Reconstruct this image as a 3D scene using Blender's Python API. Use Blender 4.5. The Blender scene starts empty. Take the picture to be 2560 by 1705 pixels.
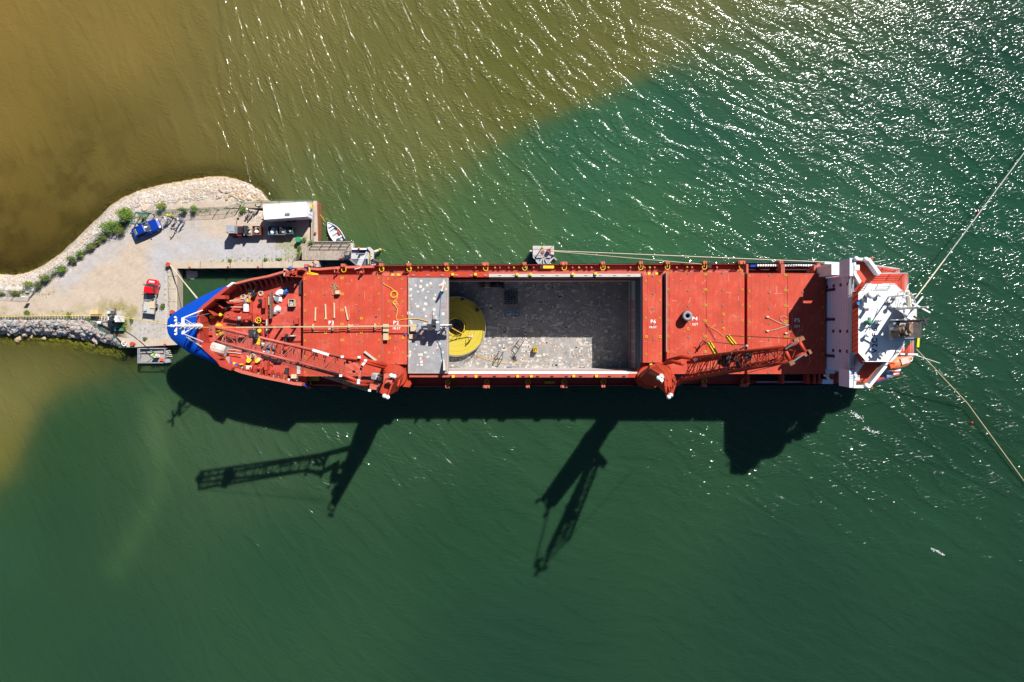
import bpy, math, random
import numpy as np
from mathutils import Vector, Matrix
random.seed(7)
rnd = random.random
def U(a, b): return a + (b - a) * rnd()
SC = bpy.context.scene
COL = SC.collection
# ---------------------------------------------------------------- camera
H = 110.0; F = 1705.0; CX, CY = 1280.0, 852.5
dc = Vector((30, 32.5, -F)).normalized()
ez = -dc
ex = (Vector((1, 0, 0)) - ez * ez.x).normalized()
ey = ez.cross(ex)
R = Matrix((ex, ey, ez))
cam = bpy.data.cameras.new('camera'); cam.lens = 36.0 * F / 2560.0; cam.sensor_width = 36
cam.clip_start = 1; cam.clip_end = 9000
co = bpy.data.objects.new('camera', cam); COL.objects.link(co)
co.matrix_world = Matrix.Translation((0, 0, H)) @ R.to_4x4()
SC.camera = co
# ---------------------------------------------------------------- light
SX, SY = 0.55, 0.84                       # horizontal shift towards the sun per metre of height
elev = math.atan(1 / math.hypot(SX, SY))
az = math.atan2(SX, SY)                   # clockwise from +Y
W = bpy.data.worlds.new('World'); SC.world = W; W.use_nodes = True
wn = W.node_tree; bg = wn.nodes['Background']
sky = wn.nodes.new('ShaderNodeTexSky'); sky.sky_type = 'NISHITA'; sky.sun_disc = False
sky.sun_elevation = elev; sky.sun_rotation = az; sky.ozone_density = 4.0; sky.dust_density = .5
bg.inputs[1].default_value = 0.05
wn.links.new(sky.outputs[0], bg.inputs[0])
sl = bpy.data.lights.new('sun', 'SUN'); sl.energy = 5.0; sl.angle = math.radians(0.55); sl.color = (1, .96, .9)
so = bpy.data.objects.new('sun', sl); COL.objects.link(so)
so.rotation_euler = Vector((SX, SY, 1)).to_track_quat('Z', 'Y').to_euler()
SC.view_settings.view_transform = 'Standard'; SC.view_settings.look = 'None'
SC.view_settings.exposure = 0.55; SC.view_settings.gamma = 1
SC.cycles.max_bounces = 6; SC.cycles.diffuse_bounces = 1; SC.cycles.glossy_bounces = 2
SC.cycles.transparent_max_bounces = 8; SC.cycles.caustics_reflective = False; SC.cycles.caustics_refractive = False
# ---------------------------------------------------------------- helpers
def P(px, py, z=0.0):
    w = R @ Vector((px - CX, CY - py, -F))
    t = (z - H) / w.z
    return Vector((w.x * t, w.y * t, z))
def lin(c):
    return tuple((x / 255 / 12.92 if x / 255 <= .04045 else ((x / 255 + .055) / 1.055) ** 2.4) for x in c)
MATS = {}
def mat(name, col, rough=.6, metal=0, var=.12, scale=1.5, bump=0, bscale=20, spot=None, spot_amt=.5, spot_scale=.6, spec=.4, stretch=None):
    if name in MATS: return MATS[name]
    m = bpy.data.materials.new(name); m.use_nodes = True; nt = m.node_tree; n = nt.nodes; L = nt.links
    b = n['Principled BSDF']; b.inputs['Roughness'].default_value = rough; b.inputs['Metallic'].default_value = metal
    b.inputs['Specular IOR Level'].default_value = spec
    tc = n.new('ShaderNodeTexCoord'); src = tc.outputs['Object']
    if stretch:
        mp = n.new('ShaderNodeMapping'); mp.inputs['Scale'].default_value = stretch; L.new(src, mp.inputs[0]); ss = mp.outputs[0]
    else: ss = src
    nz = n.new('ShaderNodeTexNoise'); nz.inputs['Scale'].default_value = scale; nz.inputs['Detail'].default_value = 6; nz.inputs['Roughness'].default_value = .65
    L.new(ss, nz.inputs['Vector'])
    mr = n.new('ShaderNodeMapRange'); mr.inputs[1].default_value = .3; mr.inputs[2].default_value = .7
    mr.inputs[3].default_value = 1 - var; mr.inputs[4].default_value = 1 + var
    L.new(nz.outputs[0], mr.inputs[0])
    mx = n.new('ShaderNodeVectorMath'); mx.operation = 'SCALE'; mx.inputs[0].default_value = col[:3]
    L.new(mr.outputs[0], mx.inputs['Scale']); out = mx.outputs[0]
    if spot:
        n2 = n.new('ShaderNodeTexNoise'); n2.inputs['Scale'].default_value = spot_scale; n2.inputs['Detail'].default_value = 8; n2.inputs['Roughness'].default_value = .7
        L.new(src, n2.inputs['Vector'])
        r2 = n.new('ShaderNodeMapRange'); r2.inputs[1].default_value = .52; r2.inputs[2].default_value = .72; r2.inputs[4].default_value = spot_amt
        L.new(n2.outputs[0], r2.inputs[0])
        mm = n.new('ShaderNodeMix'); mm.data_type = 'RGBA'; L.new(r2.outputs[0], mm.inputs[0]); L.new(out, mm.inputs[6]); mm.inputs[7].default_value = (*spot, 1)
        out = mm.outputs[2]
    L.new(out, b.inputs['Base Color'])
    if bump:
        n3 = n.new('ShaderNodeTexNoise'); n3.inputs['Scale'].default_value = bscale; n3.inputs['Detail'].default_value = 4
        L.new(src, n3.inputs['Vector']); bp = n.new('ShaderNodeBump'); bp.inputs['Strength'].default_value = bump; bp.inputs['Distance'].default_value = .05
        L.new(n3.outputs[0], bp.inputs['Height']); L.new(bp.outputs[0], b.inputs['Normal'])
    MATS[name] = m
    return m
RED = mat('red_deck_paint', (.485, .062, .033), .6, spec=.2, var=.16, scale=.6, spot=(.52, .125, .08), spot_amt=.7, spot_scale=.5, bump=.1)
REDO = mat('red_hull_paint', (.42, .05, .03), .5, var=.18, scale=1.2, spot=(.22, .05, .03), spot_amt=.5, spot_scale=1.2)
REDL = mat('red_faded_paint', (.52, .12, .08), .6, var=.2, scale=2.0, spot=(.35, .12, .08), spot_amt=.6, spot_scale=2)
REDC = mat('red_crane_paint', (.44, .046, .020), .5, spec=.25, var=.12, scale=.8, spot=(.33, .06, .035), spot_amt=.5, spot_scale=1.5)
REDD = mat('red_pale_steel', (.44, .09, .065), .5, var=.15, scale=1.5, spot=(.3, .08, .05), spot_amt=.5, spot_scale=2)
FOC = mat('red_worn_deck', (.47, .062, .04), .6, var=.22, scale=.7, spot=(.58, .19, .14), spot_amt=.8, spot_scale=.9, bump=.15)
BLUE = mat('blue_hull_paint', (.004, .062, .42), .6, spec=.08, var=.06, scale=.6)
WHITE = mat('white_paint', (.8, .8, .79), .5, var=.05, scale=1, spot=(.62, .60, .55), spot_amt=.3, spot_scale=1.2)
WALLW = mat('blue_shade_white', (.70, .75, .92), .5, var=.05, scale=1, spot=(.55, .5, .48), spot_amt=.3, spot_scale=.8)  # white with the blue of the shaded deckhouse front mixed into it
YEL = mat('yellow_paint', (.75, .52, .02), .5, var=.15, scale=3)
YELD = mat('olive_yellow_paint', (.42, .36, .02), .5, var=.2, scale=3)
GRY = mat('grey_steel', (.22, .23, .25), .6, var=.15, scale=1.2, spot=(.36, .35, .34), spot_amt=.6, spot_scale=.6, bump=.1)
DARK = mat('dark_steel', (.035, .035, .04), .5, var=.3, scale=2)
BLACK = mat('black_rubber', (.015, .015, .017), .6, var=.3, scale=3)
WOOD = mat('pale_timber', (.62, .47, .30), .7, var=.15, scale=4, bump=.2)
PLANK = mat('weathered_timber', (.36, .30, .24), .8, var=.25, scale=2, bump=.3)
BROWNW = mat('brown_timber', (.16, .10, .07), .8, var=.3, scale=3)
CONC = mat('concrete', (.46, .38, .29), .85, var=.12, scale=.8, spot=(.36, .30, .24), spot_amt=.6, spot_scale=.5, bump=.2)
CONG = mat('pale_concrete', (.48, .45, .40), .85, var=.1, scale=1.0, spot=(.36, .34, .31), spot_amt=.5, spot_scale=.8, bump=.2)
ROPE = mat('cream_rope', (.58, .50, .38), .9, var=.2, scale=8)
ROPEY = mat('yellow_rope', (.75, .42, .05), .8, var=.2, scale=8)
GREENF = mat('green_fence_paint', (.05, .16, .12), .6, var=.2, scale=3)
GLASS = mat('dark_glass', (.02, .03, .04), .08, var=.1, spec=.8)
CARB = mat('blue_car_paint', (.004, .03, .26), .3, var=.03, spec=.3)
CARR = mat('red_car_paint', (.62, .006, .012), .2, var=.03, spec=.8)
ORNG = mat('orange_lifeboat_paint', (.75, .22, .09), .45, var=.1, scale=2)
BLUT = mat('blue_tarpaulin', (.02, .14, .42), .5, var=.25, scale=2)
BLUP = mat('blue_frame_paint', (.02, .17, .34), .5, var=.2)
TEXW = mat('white_lettering', (.85, .85, .85), .6, var=.05)
TEXK = mat('dark_lettering', (.02, .03, .06), .6, var=.05)
LIME = mat('lime_fabric', (.45, .75, .03), .7, var=.1)
ORF = mat('orange_plastic', (.75, .10, .03), .5, var=.1)
SILV = mat('silver_steel', (.42, .44, .47), .4, metal=.3, var=.15, scale=2)
RUSTM = mat('rusty_steel', (.26, .10, .05), .8, var=.3, scale=2)
PINK = mat('pink_tarpaulin', (.75, .28, .30), .6, var=.15, scale=2)

class B:
    def __init__(s): s.v = []; s.f = []; s.mi = []; s.cur = 0; s.sm = False
    def add(s, vs, fs):
        o = len(s.v); s.v += [tuple(x) for x in vs]
        for f in fs: s.f.append(tuple(i + o for i in f)); s.mi.append(s.cur)
    def box(s, c, sz, rz=0, M=None):
        x, y, z = sz[0] / 2, sz[1] / 2, sz[2] / 2
        vs = [Vector((a * x, b * y, c_ * z)) for a in (-1, 1) for b in (-1, 1) for c_ in (-1, 1)]
        M = M or Matrix.Rotation(rz, 3, 'Z'); c = Vector(c)
        s.add([M @ v + c for v in vs], [(0, 1, 3, 2), (4, 6, 7, 5), (0, 4, 5, 1), (2, 3, 7, 6), (0, 2, 6, 4), (1, 5, 7, 3)])
        return s
    def prism(s, pts, z0, z1):
        n = len(pts); vs = [(p[0], p[1], z0) for p in pts] + [(p[0], p[1], z1) for p in pts]
        a = sum(pts[i][0] * pts[(i + 1) % n][1] - pts[(i + 1) % n][0] * pts[i][1] for i in range(n))
        fs = [tuple(range(n))[::-1], tuple(range(n, 2 * n))] + [(i, (i + 1) % n, (i + 1) % n + n, i + n) for i in range(n)]
        if a < 0: fs = [f[::-1] for f in fs]
        s.add(vs, fs); return s
    def pp(s, pts, z0, z1, zt=None):           # prism from photo points seen at the top height
        return s.prism([P(x, y, z1 if zt is None else zt) for x, y in pts], z0, z1)
    def pr(s, x0, y0, x1, y1, z0, z1):
        return s.pp([(x0, y0), (x1, y0), (x1, y1), (x0, y1)], z0, z1)
    def loft(s, rings, closed=True, cap=True):
        n = len(rings[0]); vs = [v for r in rings for v in r]; fs = []
        for k in range(len(rings) - 1):
            for i in range(n if closed else n - 1):
                j = (i + 1) % n; fs.append((k * n + i, k * n + j, (k + 1) * n + j, (k + 1) * n + i))
        if cap: fs.append(tuple(range(n))[::-1]); fs.append(tuple(range((len(rings) - 1) * n, len(rings) * n)))
        s.add(vs, fs); return s
    def bar(s, a, b, w, h=None):
        a, b = Vector(a), Vector(b); d = b - a; L = d.length
        if L < 1e-5: return s
        M = d.to_track_quat('X', 'Z').to_matrix()
        s.box((a + b) / 2, (L, w, h or w), M=M); return s
    def tube(s, pts, r, n=6, closed=False):
        pts = [Vector(p) for p in pts]; rings = []
        m = len(pts)
        for i, p in enumerate(pts):
            d = (pts[min(i + 1, m - 1)] - pts[max(i - 1, 0)])
            if closed: d = pts[(i + 1) % m] - pts[i - 1]
            d.normalize(); u = d.cross(Vector((0, 0, 1)))
            if u.length < .05: u = d.cross(Vector((0, 1, 0)))
            u.normalize(); w = d.cross(u)
            rr = r[i] if isinstance(r, (list, tuple)) else r
            rings.append([p + (u * math.cos(t) + w * math.sin(t)) * rr for t in [2 * math.pi * k / n for k in range(n)]])
        if closed: rings.append(rings[0])
        s.loft(rings, cap=not closed); return s
    def cyl(s, c, r, z0, z1, n=16, r2=None):
        r2 = r if r2 is None else r2
        s.loft([[(c[0] + r * math.cos(2 * math.pi * k / n), c[1] + r * math.sin(2 * math.pi * k / n), z0) for k in range(n)],
                [(c[0] + r2 * math.cos(2 * math.pi * k / n), c[1] + r2 * math.sin(2 * math.pi * k / n), z1) for k in range(n)]]); return s
    def ball(s, c, r, n=10, m=6, sq=1.0):
        rings = []
        for i in range(m + 1):
            a = -math.pi / 2 + math.pi * i / m; q = max(.02, math.cos(a))
            rings.append([(c[0] + r * q * math.cos(2 * math.pi * k / n), c[1] + r * q * math.sin(2 * math.pi * k / n), c[2] + r * sq * math.sin(a)) for k in range(n)])
        s.loft(rings); return s
    def ring(s, c, Rr, r, ax='Z', n=16, m=6, a0=0, a1=2 * math.pi, rz=0):
        full = abs(a1 - a0) > 6.2; pts = []
        for k in range(n if full else n + 1):
            t = a0 + (a1 - a0) * k / n; q = Vector((math.cos(t) * Rr, math.sin(t) * Rr, 0))
            if ax == 'X': q = Vector((0, q.x, q.y))
            if ax == 'Y': q = Vector((q.x, 0, q.y))
            pts.append(Matrix.Rotation(rz, 3, 'Z') @ q + Vector(c))
        s.tube(pts, r, m, closed=full); return s
    def rock(s, c, r, fl=.6):
        n, m = 7, 4; rings = []; ph = U(0, 6); kx = U(.75, 1.25)
        for i in range(m + 1):
            a = -math.pi / 2 + math.pi * i / m; q = max(.12, math.cos(a))
            rings.append([(c[0] + r * kx * q * U(.8, 1.15) * math.cos(ph + 2 * math.pi * k / n), c[1] + r / kx * q * U(.8, 1.15) * math.sin(ph + 2 * math.pi * k / n), c[2] + r * fl * math.sin(a) * U(.85, 1.1)) for k in range(n)])
        s.loft(rings); return s
    def mesh(s, name, mats, off=Vector((0, 0, 0))):
        me = bpy.data.meshes.new(name)
        me.from_pydata([(x - off[0], y - off[1], z - off[2]) for x, y, z in s.v], [], s.f)
        for m in (mats if isinstance(mats, (list, tuple)) else [mats]): me.materials.append(m)
        if any(s.mi): me.polygons.foreach_set('material_index', s.mi)
        if s.sm: me.polygons.foreach_set('use_smooth', [True] * len(s.f))
        me.update(); return me
    def to(s, name, mats, parent=None, label=None, cat=None, group=None, kind=None, smooth=False):
        s.sm = smooth
        off = Vector((0, 0, 0)); q = parent
        while q: off = off + q.location; q = q.parent
        if parent is None and cat:                       # a thing of one mesh: its origin at its own base
            vs = np.array(s.v); off = Vector(((vs[:, 0].min() + vs[:, 0].max()) / 2, (vs[:, 1].min() + vs[:, 1].max()) / 2, vs[:, 2].min()))
        o = bpy.data.objects.new(name, s.mesh(name, mats, off)); COL.objects.link(o)
        if parent: o.parent = parent
        elif cat: o.location = off
        return tag(o, label, cat, group, kind)
def tag(o, label=None, cat=None, group=None, kind=None):
    if label: o['label'] = label
    if cat: o['category'] = cat
    if group: o['group'] = group
    if kind: o['kind'] = kind
    return o
def T(name, loc, label, cat, group=None, rz=0):
    o = bpy.data.objects.new(name, None); COL.objects.link(o); o.location = loc; o.rotation_euler = (0, 0, rz); o.empty_display_size = .3
    return tag(o, label, cat, group)
def sub(name, loc, parent, label=None, rz=0):            # an empty that is a part holding sub-parts; loc in parent space
    o = bpy.data.objects.new(name, None); COL.objects.link(o); o.parent = parent; o.location = loc; o.rotation_euler = (0, 0, rz)
    if label: o['label'] = label
    return o
def loc_obj(b, name, mats, parent, label=None, smooth=False, kind=None):  # geometry given in the parent's own frame
    b.sm = smooth
    o = bpy.data.objects.new(name, b.mesh(name, mats)); COL.objects.link(o); o.parent = parent
    return tag(o, label, kind=kind)
def copy_tree(o, parent=None):
    c = o.copy(); COL.objects.link(c)
    if parent: c.parent = parent; c.matrix_parent_inverse = Matrix()
    for ch in list(o.children): copy_tree(ch, c)
    return c
def place(o, loc, rz=0, label=None, group=None):
    o.location = loc; o.rotation_euler = (0, 0, rz)
    if label: o['label'] = label
    if group: o['group'] = group
    return o
DG = None
def text_obj(s, size, loc, rz, name, m, parent, bold=.012):
    cu = bpy.data.curves.new('lettering', 'FONT'); cu.body = s; cu.size = size; cu.align_x = 'CENTER'; cu.align_y = 'CENTER'; cu.offset = bold; cu.extrude = .004; cu.space_character = 1.15
    t = bpy.data.objects.new('lettering', cu); COL.objects.link(t)
    me = bpy.data.meshes.new_from_object(t.evaluated_get(bpy.context.evaluated_depsgraph_get()))
    bpy.data.objects.remove(t); me.materials.clear(); me.materials.append(m)
    o = bpy.data.objects.new(name, me); COL.objects.link(o)
    if parent:
        o.parent = parent; q = parent; off = Vector()
        while q: off = off + q.location; q = q.parent
        loc = Vector(loc) - off
    o.location = loc; o.rotation_euler = (0, 0, rz)
    return o
def wallstrip(pts, th, z0, z1):                          # a wall of thickness th along world points, inside on the left
    b = B(); pts = [Vector((p[0], p[1], 0)) for p in pts]; n = len(pts); inn = []
    for i, p in enumerate(pts):
        d = (pts[min(i + 1, n - 1)] - pts[max(i - 1, 0)]).normalized(); inn.append(p + Vector((-d.y, d.x, 0)) * th)
    zf = z1 if callable(z1) else (lambda i: z1); z0f = z0 if callable(z0) else (lambda i: z0)
    rings = [[(pts[i].x, pts[i].y, z0f(i)), (pts[i].x, pts[i].y, zf(i)), (inn[i].x, inn[i].y, zf(i)), (inn[i].x, inn[i].y, z0f(i))] for i in range(n)]
    b.loft(rings); return b
# value noise for python-side fields
_rs = np.random.RandomState(3); _g = _rs.rand(256, 256)
def vnoise(x, y):
    xi = np.floor(x).astype(int); yi = np.floor(y).astype(int); fx = x - xi; fy = y - yi
    fx = fx * fx * (3 - 2 * fx); fy = fy * fy * (3 - 2 * fy)
    g = lambda a, b: _g[a % 256, b % 256]
    return (g(xi, yi) * (1 - fx) + g(xi + 1, yi) * fx) * (1 - fy) + (g(xi, yi + 1) * (1 - fx) + g(xi + 1, yi + 1) * fx) * fy
def fbm(x, y, o=4):
    s = 0; a = .5; t = 0
    for k in range(o): s = s + a * vnoise(x * 2 ** k + 17 * k, y * 2 ** k + 31 * k); t += a; a *= .5
    return s / t
def P0(x, y): p = P(x, y, 0); return (p.x, p.y)
def segdist(X, Y, pts):
    best = np.full(X.shape, 1e9)
    for (ax, ay), (bx, by) in zip(pts[:-1], pts[1:]):
        dx, dy = bx - ax, by - ay; t = np.clip(((X - ax) * dx + (Y - ay) * dy) / (dx * dx + dy * dy + 1e-9), 0, 1)
        best = np.minimum(best, np.hypot(X - ax - t * dx, Y - ay - t * dy))
    return best
def inside(X, Y, poly):
    r = np.zeros(X.shape, bool); n = len(poly)
    for i in range(n):
        x0, y0 = poly[i]; x1, y1 = poly[(i + 1) % n]
        c = ((y0 > Y) != (y1 > Y)) & (X < (x1 - x0) * (Y - y0) / ((y1 - y0) if y1 != y0 else 1e-9) + x0)
        r ^= c
    return r
# ---------------------------------------------------------------- land, seabed, water
QZ = 1.8
north = [(-2600, 760), (-600, 720), (-200, 690), (0, 686), (37, 687), (69, 681), (106, 664), (133, 646), (155, 630), (204, 583), (245, 544), (273, 515), (306, 494), (347, 476), (408, 460), (480, 448), (522, 441), (560, 441), (587, 446), (620, 458), (652, 478), (668, 500)]
quay = [(690, 512), (782, 514), (784, 606), (760, 640), (740, 660), (434, 662), (433, 855), (325, 860)]
south = [(300, 866), (290, 860), (265, 858), (255, 850), (204, 846), (163, 838), (122, 836), (86, 832), (31, 836), (0, 830), (-200, 835), (-700, 850), (-2600, 900)]
Nw = [P0(*p) for p in north]; Qw = [P0(*p) for p in quay]; Sw = [P0(*p) for p in south]
LAND = Nw + Qw + Sw
def attr_grid(name, xs, ys, zf, mats, smooth=True):
    X, Y = np.meshgrid(xs, ys); Z = zf(X, Y); n, m = X.shape
    me = bpy.data.meshes.new(name); co_ = np.stack([X, Y, Z], -1).reshape(-1, 3).astype('f')
    idx = np.arange(n * m).reshape(n, m)
    fc = np.stack([idx[:-1, :-1], idx[:-1, 1:], idx[1:, 1:], idx[1:, :-1]], -1).reshape(-1, 4)
    me.vertices.add(n * m); me.vertices.foreach_set('co', co_.ravel())
    me.loops.add(fc.size); me.loops.foreach_set('vertex_index', fc.ravel().astype('i'))
    me.polygons.add(len(fc)); me.polygons.foreach_set('loop_start', np.arange(0, fc.size, 4, dtype='i'))
    me.polygons.foreach_set('use_smooth', np.full(len(fc), smooth))
    me.update(calc_edges=True); me.materials.append(mats)
    o = bpy.data.objects.new(name, me); COL.objects.link(o)
    return o, me, X, Y, Z
def put_col(me, name, C):
    a = me.color_attributes.new(name, 'FLOAT_COLOR', 'POINT'); c = np.ones((C.shape[0], 4), 'f'); c[:, :3] = C; a.data.foreach_set('color', c.ravel())
def put_f(me, name, v):
    a = me.attributes.new(name, 'FLOAT', 'POINT'); a.data.foreach_set('value', v.astype('f').ravel())
def land_height(X, Y):
    ins = inside(X, Y, LAND); dn = segdist(X, Y, Nw); ds = segdist(X, Y, Sw)
    d = np.minimum(dn / 3.3, ds / 2.2); t = np.clip(d, 0, 1)
    zin = (QZ - .06) * (t * (2 - t)) + (fbm(X * .8, Y * .8) - .5) * .12 * t
    dall = np.minimum(np.minimum(dn, ds), segdist(X, Y, Qw))
    zout = -np.minimum(np.where(np.minimum(dn, ds) < segdist(X, Y, Qw), .12 + .22 * np.minimum(dn, ds), 2.5), 3.5)
    return np.where(ins, zin, zout)
def node_ground():
    m = bpy.data.materials.new('sandy_gravel_ground'); m.use_nodes = True; nt = m.node_tree; n = nt.nodes; L = nt.links
    b = n['Principled BSDF']; b.inputs['Roughness'].default_value = .9; b.inputs['Specular IOR Level'].default_value = .15
    at = n.new('ShaderNodeAttribute'); at.attribute_name = 'Col'; ag = n.new('ShaderNodeAttribute'); ag.attribute_name = 'grit'
    tc = n.new('ShaderNodeTexCoord')
    v = n.new('ShaderNodeTexVoronoi'); v.inputs['Scale'].default_value = 2.6; L.new(tc.outputs['Object'], v.inputs['Vector'])
    nz = n.new('ShaderNodeTexNoise'); nz.inputs['Scale'].default_value = 5; nz.inputs['Detail'].default_value = 8; nz.inputs['Roughness'].default_value = .8; L.new(tc.outputs['Object'], nz.inputs['Vector'])
    r1 = n.new('ShaderNodeMapRange'); r1.inputs[1].default_value = .25; r1.inputs[2].default_value = .75; r1.inputs[3].default_value = .8; r1.inputs[4].default_value = 1.2; L.new(nz.outputs[0], r1.inputs[0])
    sh = n.new('ShaderNodeSeparateColor'); L.new(v.outputs['Color'], sh.inputs[0])
    r2 = n.new('ShaderNodeMapRange'); r2.inputs[3].default_value = .62; r2.inputs[4].default_value = 1.35; L.new(sh.outputs[0], r2.inputs[0])
    mf = n.new('ShaderNodeMix'); L.new(ag.outputs['Fac'], mf.inputs[0]); mf.inputs[2].default_value = 1; L.new(r2.outputs[0], mf.inputs[3])
    mu = n.new('ShaderNodeMath'); mu.operation = 'MULTIPLY'; L.new(mf.outputs[0], mu.inputs[0]); L.new(r1.outputs[0], mu.inputs[1])
    sc = n.new('ShaderNodeVectorMath'); sc.operation = 'SCALE'; L.new(at.outputs['Color'], sc.inputs[0]); L.new(mu.outputs[0], sc.inputs['Scale']); L.new(sc.outputs[0], b.inputs['Base Color'])
    bp = n.new('ShaderNodeBump'); bp.inputs['Strength'].default_value = .6; bp.inputs['Distance'].default_value = .12
    ad = n.new('ShaderNodeMath'); ad.operation = 'MULTIPLY'; L.new(v.outputs['Distance'], ad.inputs[0]); L.new(ag.outputs['Fac'], ad.inputs[1])
    a2 = n.new('ShaderNodeMath'); a2.operation = 'MULTIPLY_ADD'; L.new(nz.outputs[0], a2.inputs[0]); a2.inputs[1].default_value = .25
    sb = n.new('ShaderNodeMath'); sb.operation = 'MULTIPLY'; L.new(ad.outputs[0], sb.inputs[0]); sb.inputs[1].default_value = -1; L.new(sb.outputs[0], a2.inputs[2])
    L.new(a2.outputs[0], bp.inputs['Height']); L.new(bp.outputs[0], b.inputs['Normal'])
    return m
def grad(a, b, n, p=1.0): return [a + (b - a) * (i / n) ** p for i in range(n)]
gx = sorted(set(grad(-88, -3000, 24, 3)[1:] + list(np.arange(-88, -28, .28)) + grad(-28, 3000, 24, 3)[1:] + [-3000., 3000.]))
gy = sorted(set(grad(-12, -3000, 24, 3)[1:] + list(np.arange(-12, 32, .28)) + grad(32, 3000, 24, 3)[1:] + [-3000., 3000.]))
terr, tme, X, Y, Z = attr_grid('ground', np.array(gx), np.array(gy), land_height, node_ground())
def ground_colour(X, Y, Z):
    dn = segdist(X, Y, Nw); ds = segdist(X, Y, Sw); sand = np.array((.46, .375, .295)); grey = np.array((.40, .39, .395)); peb = np.array((.46, .405, .355))
    n1 = fbm(X * .25, Y * .25); n2 = fbm(X * .9 + 9, Y * .9)
    C = np.zeros(X.shape + (3,)); C[:] = sand; G = np.full(X.shape, .12)
    def mixin(w, c):
        nonlocal C
        C = C * (1 - w[..., None]) + np.array(c) * w[..., None]
    road = [P(x, y, QZ)[:2] for x, y in [(-200, 745), (60, 755), (200, 725), (330, 640), (430, 600), (560, 590), (640, 620)]]
    dr = segdist(X, Y, road); qd = segdist(X, Y, [P(x, y, QZ)[:2] for x, y in [(760, 645), (425, 648), (420, 845), (340, 845)]])
    mixin(np.clip(2.0 - qd / 2.2 + (n1 - .5) * 1.5, 0, 1), grey)
    band = segdist(X, Y, [P(x, y, QZ)[:2] for x, y in [(150, 712), (240, 640), (320, 575), (470, 560)]])
    mixin(np.clip(1.4 - band / 1.6 + (n1 - .5) * 2, 0, 1) * .85, grey)
    mixin(np.clip((dr - 2.2) / 3 + (n1 - .5) * 2.5, 0, 1) * .35, (.42, .34, .26))
    mixin(np.clip((n2 - .62) * 6, 0, 1) * .5, (.38, .29, .21))
    wb = np.clip((4.8 - dn) / 1.2, 0, 1); mixin(wb, peb); G = np.maximum(G, wb * .8)
    right = np.clip((X + 60) / 8, 0, 1) * wb; mixin(right * .45, (.50, .38, .26))
    nn = np.clip((1.1 - dn) / .9, 0, 1) * (Z > 0); mixin(nn * .75, (.40, .28, .16))
    wsz = np.clip((3.0 - ds) / .8, 0, 1); mixin(wsz, (.12, .10, .085)); G = np.maximum(G, wsz)  # ground under the boulders darkened to paint their shaded gaps
    gr = segdist(X, Y, [P(x, y, QZ)[:2] for x, y in [(255, 770), (300, 765), (322, 775), (315, 800), (318, 820)]])
    mixin(np.clip(1.2 - gr / 1.5 + (n2 - .5) * 3, 0, 1) * .75, (.22, .19, .045))
    g2 = segdist(X, Y, [P(x, y, QZ)[:2] for x, y in [(690, 610), (745, 615), (748, 645)]])
    mixin(np.clip(.8 - g2 / 1.5 + (n2 - .5) * 4, 0, 1) * .5, (.22, .24, .06))
    g3 = segdist(X, Y, [P(x, y, QZ)[:2] for x, y in [(0, 785), (120, 784), (220, 780)]])
    mixin(np.clip(.7 - g3 / 1.2 + (n2 - .5) * 4, 0, 1) * .5, (.30, .27, .1))
    # wheel tracks
    for off in (-2.2, -1.0, .2, 1.4, 2.6, 3.8):
        tr = np.abs(dr - 1.0 - off * .6 + (n1 - .5) * 1.2); mixin(np.clip(1 - tr / .3, 0, 1) * .22 * (n2 > .4), (.58, .50, .42) if off * 10 % 4 < 2 else (.34, .27, .21))
    un = Z < 0
    algae = np.clip(1.3 - ds / 3.2, 0, 1) * un; bed = np.array((.12, .10, .03))
    C[un] = bed
    mixin(algae * np.clip((n2 - .25) * 3, .3, 1), (.42, .34, .015)); G = np.where(un, .6, G)
    mixin(np.clip(1 - dn / 3, 0, 1) * un * .6, (.20, .12, .03))
    return C, G
C, G = ground_colour(X, Y, Z); put_col(tme, 'Col', C.reshape(-1, 3)); put_f(tme, 'grit', G.ravel())
tag(terr, kind='structure')

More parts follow.
